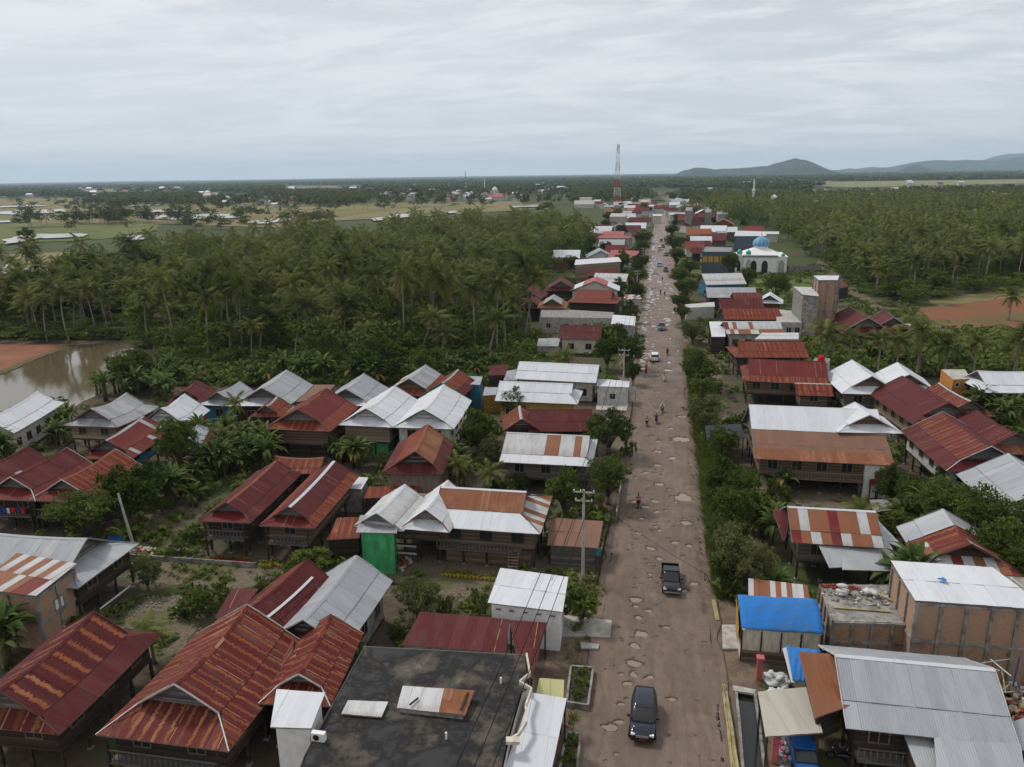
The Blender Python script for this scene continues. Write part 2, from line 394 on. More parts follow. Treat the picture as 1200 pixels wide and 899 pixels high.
def roof_body(rt, F, L, w, he, hr, ea, eb, mats, skA=True, skB=False, bf=.62, drop=.36, ov=.35, gable='wood_grey', barge='trim_grey', sag=.16,
              wl=None, wr=None, cap='zinc', lod=0, gwin=False, sw=.85, sl=3.0):
    """two-pitch gable roof, local x along the ridge (A end is -x), optional skirt roofs with pediments at the ends"""
    if isinstance(mats, str): mats = {'m': mats}
    bw_ = .08
    if cap in ('auto', 'zinc'): cap = mats.get('m', 'zinc') if mats.get('m', 'zinc') in ('maroon', 'red', 'white', 'zinc') else 'zinc_old'
    if barge == 'trim_grey' and mats.get('m', 'maroon')[:3] in ('mar', 'red', 'rus'): barge = 'trim_dark'
    def MT(k):
        for q in {'ml': ('ml', 'm'), 'mr': ('mr', 'm'), 'll': ('ll', 'l', 'm'), 'lr': ('lr', 'l', 'm'), 'sa': ('sa', 'l', 'm'), 'sb': ('sb', 'l', 'm')}[k]:
            if q in mats: return mats[q]
        return mats.get('m', 'maroon')
    wl = wl or w; wr = wr or w; h2 = L/2
    def warp(p):
        f = max(-1.3, min(1.3, p.x/h2)); return Vector((p.x, p.y, p.z+sag*f*f*max(0, min(1, (p.z-he)/max(hr-he, .1)+.25))))
    hb = he+(hr-he)*drop; mb = MB()
    for s, ws, k in ((1, wl, 'l'), (-1, wr, 'r')):
        yb = ws*bf*s; xa, xb = -h2-(ov if skA else ea), h2+(ov if skB else eb)
        mb.sheets([(xa, 0, hr), (xb, 0, hr), (xb, yb, hb), (xa, yb, hb)], MT('m'+k), sw, sl, warp, F)
        xa2 = -h2-ea; xb2 = h2+eb
        mb.sheets([(-h2-(.02 if skA else ea), yb, hb-.03), (h2+(.02 if skB else eb), yb, hb-.03), (xb2, ws*s, he), (xa2, ws*s, he)], MT('l'+k), sw, sl, warp, F)
    if skA: mb.sheets([(-h2+.3, wl*bf, hb-.05), (-h2+.3, -wr*bf, hb-.05), (-h2-ea, -wr, he), (-h2-ea, wl, he)], MT('sa'), sw, 2.2, warp, F)
    if skB: mb.sheets([(h2-.3, wl*bf, hb-.05), (h2-.3, -wr*bf, hb-.05), (h2+eb, -wr, he), (h2+eb, wl, he)], MT('sb'), sw, 2.2, warp, F)
    mb.build('roof', rt)
    W = lambda p: F(warp(Vector(p)))
    # gable boards
    for s, sk, e in ((-1, skA, ea), (1, skB, eb)):
        gx = s*(h2-.25) if sk else s*(h2+e-.45); mb = MB(); kl = wl*bf*.96; kr = -wr*bf*.96
        zb = hb-.15
        if not sk: kl, kr, zb = wl-.5, -wr+.5, he+.12
        pts = [(gx, kr, zb), (gx, kl, zb), (gx, kl, zb+.05), (gx, wl*bf*.93 if not sk else kl, (hb-.12) if not sk else zb+.06), (gx, 0, hr-.12), (gx, -wr*bf*.93 if not sk else kr, (hb-.12) if not sk else zb+.06), (gx, kr, zb+.05)]
        A = [mb.vert(W(p)) for p in pts]; B = [mb.vert(W((p[0]-s*.12, p[1], p[2]))) for p in pts]
        mb.face(A, gable); mb.face(B[::-1], gable)
        for k in range(7): mb.face([A[k], A[(k+1) % 7], B[(k+1) % 7], B[k]], gable)
        g = mb.build('gable', rt)
        if lod < 1 and s == -1:
            mb = MB(); z0 = hb+(hr-hb)*.12; ww = wl*bf*.5; x = gx-.03
            mb.hexa([W(q) for q in [(x-.04, -ww, z0), (x, -ww, z0), (x, ww, z0), (x-.04, ww, z0), (x-.04, -ww, z0+.1), (x, -ww, z0+.1), (x, ww, z0+.1), (x-.04, ww, z0+.1)]], 'trim_grey')
            z1 = hb+(hr-hb)*.42; ww *= .55
            mb.hexa([W(q) for q in [(x-.04, -ww, z1), (x, -ww, z1), (x, ww, z1), (x-.04, ww, z1), (x-.04, -ww, z1+.09), (x, -ww, z1+.09), (x, ww, z1+.09), (x-.04, ww, z1+.09)]], 'trim_grey')
            mb.build('gable_rail', rt)
        if lod < 2:
            mb = MB(); bx = s*(h2+ov) if sk else s*(h2+e)
            for y0, ws in ((1, wl), (-1, wr)):
                N = 3
                for k in range(N):
                    f0, f1 = k/N, (k+1)/N
                    mb.beam(W((bx+s*.03, y0*ws*bf*f0, hr+.04+(hb-hr)*f0)), W((bx+s*.03, y0*ws*bf*f1, hr+.04+(hb-hr)*f1)), bw_*.5, .12, barge)
                if not sk: mb.beam(W((bx+s*.03, y0*ws*bf, hb)), W((bx+s*.03, y0*ws, he)), bw_*.5, .12, barge)
                else: mb.beam(W((s*(h2+ov), y0*ws*bf, hb+.04)), W((s*(h2+e), y0*ws, he+.05)), .08, .03, barge)
            mb.build('bargeboard', rt)
    if lod < 2:
        mb = MB(); N = 8; xa, xb = -h2-(ov if skA else ea), h2+(ov if skB else eb)
        for k in range(N):
            a = xa+(xb-xa)*k/N; b = xa+(xb-xa)*(k+1)/N
            for s in (1, -1):
                p = [W((a, 0, hr+.075)), W((b, 0, hr+.075)), W((b, s*.2, hr-.2*(hr-hb)/(wl*bf)+.07)), W((a, s*.2, hr-.2*(hr-hb)/(wl*bf)+.07))]
                mb.poly(p, cap, [(a, 0), (b, 0), (b, .2), (a, .2)], (.3, random.random(), .2))
        mb.build('ridge_cap', rt)
def house_body(rt, F, x0, x1, y0, y1, fl, top, wall, lod=0, winside=(1, 1, 1, 1), pane='glass_dark', posts=True, under=None, fr='wood_light', rail=None, post='wood_dark'):
    mb = MB()
    for p, q in (((x0, y0), (x1, y0)), ((x1, y0), (x1, y1)), ((x1, y1), (x0, y1)), ((x0, y1), (x0, y0))):
        wall_line(mb, F, p, q, fl, top, wall)
    mb.build('wall', rt)
    mb = MB(); mb.box(x0-.1, x1+.1, y0-.1, y1+.1, fl-.18, fl-.002, 'wood_dark', F); mb.box(x0+.1, x1-.1, y0+.1, y1-.1, top-.1, top-.02, 'wood_dark', F); mb.build('floor', rt)
    if lod < 2:
        zz = fl+.75 if fl > 1 else fl+1.0; hh = min(1.1, top-zz-.35)
        for side, on in enumerate(winside):
            if not on: continue
            a, b, n = [((x0, y0), (x0, y1), (-1, 0)), ((x1, y1), (x1, y0), (1, 0)), ((x1, y0), (x0, y0), (0, -1)), ((x0, y1), (x1, y1), (0, 1))][side]
            ln = math.hypot(b[0]-a[0], b[1]-a[1]); k = max(1, int(ln/2.6))
            for i in range(k):
                f = (i+.5)/k; c = (a[0]+(b[0]-a[0])*f+n[0]*.062, a[1]+(b[1]-a[1])*f+n[1]*.062)
                window(rt, F, c, n, 1.1 if lod == 0 else 1.2, hh, zz, pane, fr)
    if posts and fl > .8:
        st = 2.4 if lod == 0 else 3.2; nx = max(2, round((x1-x0)/st)+1); ny = max(2, round((y1-y0)/st)+1); r = .09
        if lod < 2:
            for i in range(nx):
                for j in range(ny):
                    if lod == 1 and 0 < i < nx-1 and 0 < j < ny-1: continue
                    x = x0+(x1-x0)*i/(nx-1); y = y0+(y1-y0)*j/(ny-1); mb = MB()
                    mb.box(x-r, x+r, y-r, y+r, -.05, fl-.18, post, F); mb.box(x-.18, x+.18, y-.18, y+.18, -.05, .14, 'concrete', F)
                    mb.build('post', rt)
        if under:
            mb = MB(); q = .5
            for p, q2 in (((x0+q, y0+q), (x1-q, y0+q)), ((x1-q, y0+q), (x1-q, y1-q)), ((x1-q, y1-q), (x0+q, y1-q)), ((x0+q, y1-q), (x0+q, y0+q))):
                wall_line(mb, F, p, q2, -.05, fl-.2, under, .08)
            mb.build('lower_wall', rt)
def railing(rt, F, p, q, z, name='balcony_railing', mat='wood_grey', h=.85):
    p, q = Vector((*p, z)), Vector((*q, z)); mb = MB(); n = max(2, int((q-p).length/.35)); up = Vector((0, 0, 1))
    mb.beam(F(p+up*h), F(q+up*h), .08, .06, mat); mb.beam(F(p+up*.12), F(q+up*.12), .06, .05, mat)
    for i in range(n+1):
        a = p.lerp(q, i/n); mb.beam(F(a), F(a+up*h), .06, .06, mat)
    mb.build(name, rt)
def stairs(rt, F, p, dirv, z, w=.9, mat='wood_light'):
    d = Vector((*dirv, 0)).normalized(); t = Vector((-d.y, d.x, 0)); p = Vector((*p, 0)); run = z*.75; mb = MB(); n = int(z/.22)
    for s in (-1, 1): mb.beam(F(p+t*s*w/2+Vector((0, 0, z))), F(p+t*s*w/2+d*run+Vector((0, 0, -.03))), .05, .22, mat)
    for i in range(n):
        c = p+d*(run*(i+.5)/n)+Vector((0, 0, z*(1-(i+.5)/n))); mb.hexa([F(c+t*a*w/2+d*b*.13+Vector((0, 0, e))) for e in (-.02, .02) for a, b in ((-1, -1), (1, -1), (1, 1), (-1, 1))], mat)
    mb.build('staircase', rt)

def solve(A, B, Cc, D=None, k=.56, he=3.9, w=None):
    dz = 1.9
    for _ in range(30):
        a = at(*A, he+dz); b = at(*B, he+dz); c = at(*Cc, he); e = (b-a); e.z = 0; Ln = e.length; e.normalize(); n = Vector((-e.y, e.x, 0))
        ww = abs((c-a).dot(n)) if w is None else w
        if D is not None and w is None: ww = (ww+abs((at(*D, he)-a).dot(n)))/2
        ww = max(1.6, ww); dz = .6*dz+.4*k*ww
    ea = -(c-a).dot(e); eb = (at(*D, he)-b).dot(e) if D is not None else .7
    return a, b, Ln, math.atan2(e.y, e.x), ww, he+dz, ea, eb
ALLH = []
def house(label, A, B, Cc, D=None, roof='maroon', name='stilt_house', cat='house', k=.56, he=3.9, fl=2.0, w=None, ea=None, eb=None, skA=True, skB=False,
          wall='wood_grey', gable='wood_grey', barge='trim_grey', lod=None, bf=.62, drop=.36, group='village houses along the mud road', under=None, pane='glass_dark',
          win=(1, 1, 1, 1), sag=.16, cap='auto', fr='wood_light', inset=.75, extra=None, Ladd=0, L=None, ang=None, rail=False, posts=True, wl=None, wr=None, ov=.35, fb=True, sw=.85):
    a, b, Ln, an, ww, hr, ea_, eb_ = solve(A, B, Cc, D, k, he, w)
    if L is not None: Ln = L
    if ang is not None: an = R(ang)
    e0 = Vector((math.cos(an), math.sin(an), 0)); b = a+e0*Ln
    ea = max(.7, min(ea_, 2.6)) if ea is None else ea
    eb = max(.5, min(eb_, 2.2)) if eb is None else eb
    c = (a+b)/2
    d = depth((c.x, c.y, 3))
    if lod is None: lod = 0 if d < 115 else (1 if d < 190 else 2)
    F = frame(c.x, c.y, an); rt = root(name, (c.x, c.y, 0), label, cat, group)
    roof_body(rt, F, Ln, ww, he, hr, ea, eb, roof, skA, skB, bf, drop, gable=gable, barge=barge, sag=sag, cap=cap, lod=lod, wl=wl, wr=wr, ov=ov, sw=sw)
    WL = (wl or ww); WR = (wr or ww)
    x0, x1, y0, y1 = -Ln/2-ea+inset, Ln/2+eb-inset, -WR+inset, WL-inset
    if fb: house_body(rt, F, x0, x1, y0, y1, fl, he+.12, wall, lod, win, pane, posts, under, fr)
    if rail and lod < 2:
        mb = MB(); mb.box(x0-.9, x0-.1, y0, y1, fl-.16, fl-.01, 'wood_grey', F); mb.build('balcony', rt); railing(rt, F, (x0-.85, y0), (x0-.85, y1), fl)
        for s in (y0, y1):
            mb = MB(); mb.box(x0-.9, x0-.75, s-.07, s+.07, -.05, he-.05, 'wood_dark', F); mb.build('post', rt)
    PTS.append((c.x, c.y, Ln/2+(ea+eb)/2+.3, max(WL, WR)+.3, an))
    ALLH.append((label, round(c.x, 1), round(c.y, 1), round(math.degrees(an)), round(Ln, 1), round(ww, 2), round(hr, 1), round(ea_, 1), round(eb_, 1)))
    if extra: extra(rt, F, dict(x0=x0, x1=x1, y0=y0, y1=y1, fl=fl, L=Ln, w=ww, he=he, hr=hr, ea=ea, eb=eb))
    return rt, F
def sub_roof(rt, A, B, Cc, D=None, roof='maroon', k=.56, he=3.9, w=None, ea=None, eb=None, skA=True, skB=False, gable='wood_grey', barge='trim_grey', L=None, wl=None, wr=None, bf=.62, drop=.36, sag=.1, cap='auto'):
    a, b, Ln, an, ww, hr, ea_, eb_ = solve(A, B, Cc, D, k, he, w)
    if L: Ln = L
    e0 = Vector((math.cos(an), math.sin(an), 0)); c = a+e0*Ln/2
    F = frame(c.x, c.y, an)
    roof_body(rt, F, Ln, ww, he, hr, ea if ea is not None else max(.6, min(2.4, ea_)), eb if eb is not None else max(.4, min(2, eb_)), roof, skA, skB, bf, drop, gable=gable, barge=barge, sag=sag, wl=wl, wr=wr, lod=1, cap=cap)
    return F, Ln, ww, hr
def flatq(rt, pts, mat, name='roof', sl=3.0, sw=.85, thick=.05):
    """lean-to of sheets: pts = [(px, py, z)] * 4, top edge first"""
    P = [at(*p) for p in pts]; mb = MB()
    # make it planar: fit the fourth corner
    n = (P[1]-P[0]).cross(P[3]-P[0]); 
    if abs(n.z) > 1e-6:
        q = P[2]; P[2] = Vector((q.x, q.y, P[0].z-(n.x*(q.x-P[0].x)+n.y*(q.y-P[0].y))/n.z))
    mb.sheets(P, mat, sw, sl, None, None, thick)
    return mb.build(name, rt), P
def shed(label, pts, mat, wall='wood_brown', sw=.85, name='shed', cat='shed', inset=.25, walls=True, group='sheds and small outbuildings of the village', posts=True, wz=0.0, win=False):
    P0 = [at(*p) for p in pts]; c = sum(P0, Vector())/len(P0); rt = root(name, (c.x, c.y, 0), label, cat, group)
    o, P = flatq(rt, pts, mat, sw=sw)
    cc = sum(P, Vector())/4; Q = [p.lerp(cc, inset/max(.5, (p-cc).length)) for p in P]
    if walls:
        mb = MB()
        for k in range(4):
            a, b = Q[k], Q[(k+1) % 4]; d = (b-a); d.z = 0; d.normalize(); n = Vector((-d.y, d.x, 0))*.06
            mb.hexa([Vector((q.x, q.y, wz)) for q in (a-n, b-n, b+n, a+n)]+[Vector((q.x, q.y, q.z-.06)) for q in (a-n, b-n, b+n, a+n)], wall)
        mb.build('wall', rt)
    elif posts:
        for q in Q:
            mb = MB(); mb.box(q.x-.06, q.x+.06, q.y-.06, q.y+.06, -.05, q.z-.06, 'wood_dark'); mb.build('post', rt)
    if win and walls:
        a, b = Q[3], Q[2]; d = (b-a).normalized(); n = Vector((d.y, -d.x, 0))
        if n.y > 0: n = -n
        k = max(1, int((b-a).length/2.5))
        for i in range(k):
            p = a.lerp(b, (i+.5)/k)+n*.07; window(rt, lambda v: Vector(v), (p.x, p.y), (n.x, n.y), .9, .9, 1.0, 'glass_dark', 'trim_white')
    xs = [p.x for p in P]; ys = [p.y for p in P]; PTS.append((cc.x, cc.y, (max(xs)-min(xs))/2+.2, (max(ys)-min(ys))/2+.2, 0))
    return rt, P
def block(label, pts, z, wall, top='concrete', parapet=.0, name='building', cat='building', z0=0.0, group=None, sheet=None, cols=None, overh=.0, slope=0.0):
    """flat-topped building: footprint from the roof corners in the photo (px,py), height z"""
    P = [at(*p, z) for p in pts]; c = sum(P, Vector())/len(P); rt = root(name, (c.x, c.y, 0), label, cat, group)
    n = len(P); ar = sum(P[i].x*P[(i+1) % n].y-P[(i+1) % n].x*P[i].y for i in range(n))
    if ar < 0: P = P[::-1]
    mb = MB(); A = [mb.vert((p.x, p.y, z0)) for p in P]; B = [mb.vert(p) for p in P]
    for k in range(n): mb.face([A[k], A[(k+1) % n], B[(k+1) % n], B[k]], wall)
    mb.face(A[::-1], wall); mb.build('wall', rt)
    mb = MB(); I = [p.lerp(c, .02) for p in P]
    A = [mb.vert(Vector((p.x, p.y, z-.15))) for p in I]; B = [mb.vert(Vector((p.x, p.y, z+.01))) for p in I]; mb.face(B, top); mb.face(A[::-1], top)
    for k in range(n): mb.face([A[k], A[(k+1) % n], B[(k+1) % n], B[k]], top)
    mb.build('roof', rt)
    if parapet:
        mb = MB()
        for k in range(n):
            a, b = P[k], P[(k+1) % n]; mb.beam(Vector((a.x, a.y, z+parapet/2)), Vector((b.x, b.y, z+parapet/2)), .18, parapet+.02, wall)
        mb.build('parapet', rt)
    if sheet:
        Q = sorted(range(4), key=lambda i: -P[i].y) if n == 4 else None
        mb = MB(); ex = [p+(p-c).normalized()*overh for p in P]
        far = sorted(ex, key=lambda p: -p.y)[:2]; near = sorted(ex, key=lambda p: -p.y)[2:]
        far.sort(key=lambda p: p.x); near.sort(key=lambda p: p.x)
        mb.sheets([far[0]+Vector((0, 0, .15+slope)), far[1]+Vector((0, 0, .15+slope)), near[1]+Vector((0, 0, .12)), near[0]+Vector((0, 0, .12))], sheet); mb.build('roof_sheeting', rt)
    xs = [p.x for p in P]; ys = [p.y for p in P]; PTS.append((c.x, c.y, (max(xs)-min(xs))/2+.2, (max(ys)-min(ys))/2+.2, 0))
    return rt, P
def bx(rt, name, x0, x1, y0, y1, z0, z1, mat):
    mb = MB(); mb.box(x0, x1, y0, y1, z0, z1, mat); return mb.build(name, rt)
def thing_box(label, cat, name, x0, x1, y0, y1, z0, z1, mat, group=None):
    mb = MB(); mb.box(x0, x1, y0, y1, z0, z1, mat); o = mb.build(name); return tag(o, label, cat, group)
def wins_on(rt, P, k, n, w, h, z, pane='glass_dark', fr='trim_white', name='window'):
    """n windows on the face between corners k and k+1 of counter-clockwise footprint P"""
    a, b = P[k % len(P)], P[(k+1) % len(P)]; d = (b-a); d.z = 0; d.normalize(); nr = (d.y, -d.x)
    for i in range(n):
        p = a.lerp(b, (i+.5)/n); window(rt, lambda v: Vector(v), (p.x+nr[0]*.003, p.y+nr[1]*.003), nr, w, h, z, pane, fr, name=name)
# ------------------------------------------------------------------ the houses, near to far
MIX = {'m': 'maroon', 'l': 'maroon'}
def steps(px, d=(0, -1)):
    def f(rt, F, q): stairs(rt, F, (q['x0']-.1, 0), (-1, 0), q['fl'])
    return f
def laundry(rt, F, q):
    y = q['y0']; n = 0
    while y < q['y1']-.4:
        mb = MB(); w = random.uniform(.3, .55); h = random.uniform(.35, .8)
        mb.box(q['x0']-.98, q['x0']-.95, y, y+w, q['fl']+.95-h, q['fl']+.95, random.choice(['cloth_red', 'cloth_white', 'cloth_pink', 'cloth_blue', 'cloth_black', 'cloth_yellow', 'cloth_white']), F)
        o = mb.build('garment'); tag(o, 'piece of washing hung over the porch rail of the twin gabled maroon house', 'laundry', 'washing hung over the porch rail'); y += w+random.uniform(.05, .3); n += 1
def pale_strip(rt, F, q):
    hb = q['he']+(q['hr']-q['he'])*.36; yb = q['w']*.62; mb = MB(); L2 = q['L']/2
    for k in range(5):
        a, b = -L2+q['L']*k/5, -L2+q['L']*(k+1)/5; f = .62; z = q['hr']+(hb-q['hr'])*f; w_ = lambda x: .16*(x/L2)**2
        P = [(a, -yb*f, z+w_(a)+.07), (b, -yb*f, z+w_(b)+.07), (b, -yb*f-.22, z+w_(b)-.05+.04), (a, -yb*f-.22, z+w_(a)-.05+.04)]
        mb.poly([F(p) for p in P], 'white')
    mb.build('ridge_strip', rt)
# front row, left of the road
house('maroon stilt house with ragged orange bands down its main roof, bottom left corner', (3, 812), (106, 726), (75, 859), (190, 743), roof={'m': 'maroon_band', 'l': 'maroon', 'sa': 'maroon_rust'}, wall='wood_dark', he=3.6, skB=True, eb=2.0, sag=.35, barge='trim_dark', cap='maroon', sw=1.3)
r, F = house('large rusty maroon stilt house with a big grey pediment, left of the flat black roof', (209, 805), (283, 725), (269, 878), roof='maroon_rust', w=4.5, ea=2.3, eb=.9, wall='wood_dark', he=3.6, k=.55, sag=.35, barge='trim_white', rail=True, cap='maroon_rust')
r, F = house('small rusty maroon annex with its own little pediment beside the white water tower', (352, 790), (377, 744), (377, 819), (410, 752), roof='maroon_rust', w=2.4, he=3.8, eb=2.2, ea=1.5, wall='wood_dark', barge='trim_white', cap='maroon_rust', fb=True)
shed('shallow maroon valley roof joining the big rusty house and its annex', [(303, 742, 4.3), (345, 748, 4.3), (335, 812, 3.7), (300, 800, 3.7)], 'maroon_rust', walls=False, name='lean_to', cat='lean-to')
house('long grey zinc roofed stilt house behind the small brick block at the left edge', (99, 633), (-30, 624), (89, 675), roof='zinc', w=4.2, ea=2.2, eb=1, wall='wood_dark', he=3.8, barge='trim_grey', cap='zinc')
house('maroon house with one long pale strip down its roof, beside the grey gabled roof', (287, 720), (351, 667), (328, 739), (377, 684), roof={'ml': 'maroon_rust', 'm': 'maroon', 'l': 'maroon'}, w=2.9, he=3.5, ea=.8, eb=1.2, skA=False, gable='green_dark', wall='wood_dark', k=.62, extra=pale_strip)
shed('narrow maroon lean-to attached to the left of the maroon house with the pale strip', [(303, 690, 3.6), (272, 690, 3.6), (253, 727, 2.6), (268, 737, 2.6)][::1], 'maroon', wall='wood_grey')
house('steel grey gabled house with brown pediment, right behind the flat black roof', (362, 722), (411, 663), (400, 749), (453, 682), roof='zinc', w=3.2, he=3.3, fl=.3, ea=.9, eb=1.2, wall='concrete', gable='wood_dark', k=.6, barge='trim_white', skA=False)
house('maroon house cut off by the bottom edge of the picture with a white gable peak', (43, 932), (44, 914), (60, 948), roof='maroon_rust', w=3, he=3.6, wall='wood_dark', barge='trim_white', eb=.5)
# second row left
house('left one of two narrow red stilt houses standing side by side, with faded red ridge', (267, 590), (322, 543), (297, 618), (347, 563), roof={'ml': 'maroon', 'mr': 'maroon', 'l': 'maroon', 'sa': 'red'}, w=2.8, he=3.7, ea=1.2, eb=1.2, wall='wood_dark', skB=True, rail=True, cap='rust')
house('right one of two narrow red stilt houses, with a pale strip along its ridge', (340, 595), (387, 547), (372, 618), (405, 560), roof={'m': 'maroon', 'lr': 'red_rust', 'll': 'red_rust', 'sa': 'red'}, w=2.9, he=3.7, ea=1.2, eb=1.2, wall='wood_brown', rail=True, cap='white')
house('small orange rusted two step roof just behind the pair of narrow red houses', (330, 537), (376, 538), (325, 550), (372, 552), roof='red_rust', w=2.0, he=3.8, skA=False, wall='wood_dark', ea=.6, eb=.4, cap='rust')
house('maroon gabled stilt house joined on its right to an orange streaked red one', (15, 560), (72, 531), (48, 592), roof={'m': 'maroon', 'l': 'red', 'sa': 'red'}, w=3.6, he=3.7, ea=1.6, eb=1, wall='wood_dark', rail=True, barge='trim_white', extra=laundry, cap='maroon')
house('orange streaked red gabled stilt house joined to a maroon one, left of the mango trees', (75, 563), (127, 534), (95, 594), (153, 548), roof={'m': 'red_rust', 'l': 'red_rust', 'sa': 'red'}, w=3.4, he=3.7, ea=1.6, eb=1.4, wall='wood_dark', rail=True, barge='trim_white', cap='rust')
house('red house with dark wall and rust pale back roof at the left picture edge', (-20, 548), (22, 531), (0, 557), (50, 531), roof={'m': 'maroon', 'l': 'maroon_patch'}, w=3.4, he=3.8, ea=.8, eb=1.5, wall='wood_dark')
house('bright white roofed house at the left edge below the brown pond', (-12, 492), (43, 462), (4, 508), (66, 474), roof='white', w=3.4, he=3.6, ea=1, eb=1, wall='plaster', fl=.3, skA=False, skB=True, gable='plaster', sag=.3, barge='trim_white', cap='white')
house('pale grey zinc house with upswept far gable and bamboo walls near the pond', (108, 482), (147, 465), (127, 497), (172, 474), roof='zinc_old', w=4.2, he=3.9, ea=1.0, eb=1.6, wall='bamboo_wall', k=.5, sag=.4, skB=True, barge='trim_grey', pane='wood_dark')

house('maroon house with white patches and a broken pediment, below the pale zinc house', (125, 517), (163, 493), (147, 535), (190, 510), roof='maroon_patch', w=3.6, he=3.7, ea=1.3, eb=1.2, wall='blue_wall', k=.55, rail=False)
house('plain white tented looking roof with wide eaves in the middle of the left village', (193, 480), (211, 469), (218, 497), (243, 481), roof='white', w=3.6, he=3.4, ea=1.2, eb=1.6, wall='bamboo_wall', fl=.3, sag=.3, k=.62, skA=False, gable='plaster', cap='white')
house('tiny shed house with grey slope and maroon eave beside the dark tall tree', (222, 516), (232, 500), (231, 530), (246, 517), roof={'m': 'zinc', 'l': 'maroon'}, w=2.2, he=2.6, fl=.2, wall='wood_dark', skA=False, ea=.5, eb=.5)
house('small maroon hip looking house at the edge of the banana grove', (217, 459), (231, 448), (224, 468), (243, 458), roof='maroon', w=2.9, he=3.2, fl=.4, ea=1.2, eb=.8, wall='wood_dark', skB=True)
house('small grey zinc roofed house with turquoise blue walls', (256, 461), (279, 450), (267, 471), (286, 457), roof='zinc', w=3.2, he=3.1, fl=.3, ea=1.0, eb=.6, wall='blue_wall', gable='trim_grey', pane='glass_dark')
house('large grey zinc house with one pediment at the foot of the palm grove', (308, 457), (333, 439), (328, 473), (357, 452), roof='zinc', w=4.4, he=3.3, ea=1.6, eb=1.2, wall='wood_dark', fl=.4, k=.52, sag=.3, extra=None)
shed('white sheet lean-to between the grey zinc house and the unroofed wooden frame', [(352, 452, 3.2), (366, 451, 3.2), (352, 466, 2.6), (338, 466, 2.6)], 'white', wall='wood_brown')
house('big faded red stilt house with plank walls and grey pediment in the banana garden', (350, 481), (378, 461), (380, 500), (415, 473), roof={'m': 'red', 'l': 'red_rust', 'sa': 'red_rust'}, w=4.8, he=4.2, fl=2.1, ea=1.3, eb=1.5, k=.52, wall='wood_brown', under='wood_dark', cap='maroon_rust', win=(0, 1, 0, 0))
house('little red porch roof with its own grey gable, left of the big faded red house', (312, 477), (323, 468), (321, 492), roof='red_rust', w=2.3, he=4.0, fl=2, ea=.8, eb=.5, L=4, wall='wood_brown')
shed('white flat strip roof just behind the little red gable', [(320, 475, 2.9), (345, 475, 2.9), (343, 483, 2.7), (303, 488, 2.7)], 'white', wall='plaster')
house('zinc house with a blue grey pediment left of the white twin gables', (406, 457), (424, 442), (426, 472), (451, 452), roof='zinc', w=4.0, he=3.5, ea=1.4, eb=1.2, wall='wood_dark', k=.55, skA=True)
house('tan and zinc gabled house with orange front eave behind the white twin gables', (480, 445), (497, 431), (508, 464), (518, 443), roof={'m': 'zinc_old', 'l': 'red_rust', 'll': 'rust_strip', 'sa': 'red_rust'}, w=4.2, he=3.6, ea=1.4, eb=1, wall='wood_dark', k=.55, gable='wood_brown')
house('maroon house with green gable edge, between the tan gable and the blue cubicle', (518, 450), (535, 436), (543, 463), (555, 441), roof={'m': 'red_rust', 'l': 'maroon'}, w=3.4, he=3.6, ea=1.2, eb=.8, wall='wood_dark', barge='trim_green')
# white twin gables
house('white roofed house with a green ground floor, left of the two white twin gables', (430, 482), (460, 458), (402, 501), roof='white', w=3.9, he=4.4, fl=2.2, ea=1.1, eb=1.0, wall='bamboo_wall', under='green_wall', gable='trim_white', barge='trim_grey', cap='white', k=.5, win=(0, 1, 1, 1), sag=.35)
house('white roofed house with green trimmed pediment, right of the two white twin gables', (497, 483), (518, 457), (535, 506), (550, 472), roof='white', w=4.2, he=4.4, fl=2.2, ea=1.1, eb=1.2, wall='plaster', under='plaster', gable='trim_white', barge='trim_green', cap='white', k=.5, sag=.35)
house('rust orange gabled barn with maroon eaves and rusted sheet metal walls', (487, 530), (500, 503), (515, 543), (528, 516), roof={'ml': 'red_rust', 'mr': 'rust', 'l': 'maroon', 'sa': 'maroon'}, w=3.2, he=4.3, fl=.1, ea=1.0, eb=1.0, k=.72, wall='metal_sheet', gable='wood_dark', win=(0, 0, 0, 0), barge='rust', cap='rust', wl=3.9)
# the long rust and white house by the green box, with its two cross gables
def long_house(rt, F, q):
    sub_roof(rt, (443, 602), (472, 572), (415, 614), roof='white_old', w=2.6, he=4.2, ea=.25, eb=.6, k=.6, barge='trim_grey', gable='trim_grey', cap='white')
    sub_roof(rt, (500, 598), (523, 567), (478, 617), roof={'m': 'white', 'l': 'white_old', 'sa': 'white'}, w=2.5, he=4.2, ea=1.0, eb=.6, k=.7, barge='rust', gable='trim_grey', cap='white')
    x0, x1, y0, y1 = q['x0'], q['x1'], q['y0'], q['y1']; fl = q['fl']
    mb = MB(); mb.box(x0, x1-1.2, y0-1.0, y0-.1, fl-.16, fl-.01, 'wood_grey', F); mb.build('balcony', rt); railing(rt, F, (x0, y0-.95), (x1-1.3, y0-.95), fl)
    stairs(rt, F, (x1-1.8, y0-.9), (0, -1), fl, .9)
    mb = MB(); mb.box(x0-5.6, x0+.1, y0+.4, y1-.6, fl-.1, q['he'], 'wood_brown', F); mb.build('wall', rt)
    for i in range(4):
        for j in (0, 1):
            mb = MB(); xx = x0-5.5+i*1.7; yy = y0+.5+j*(y1-y0-1.2); mb.box(xx-.09, xx+.09, yy-.09, yy+.09, -.05, fl-.1, 'wood_dark', F); mb.build('post', rt)
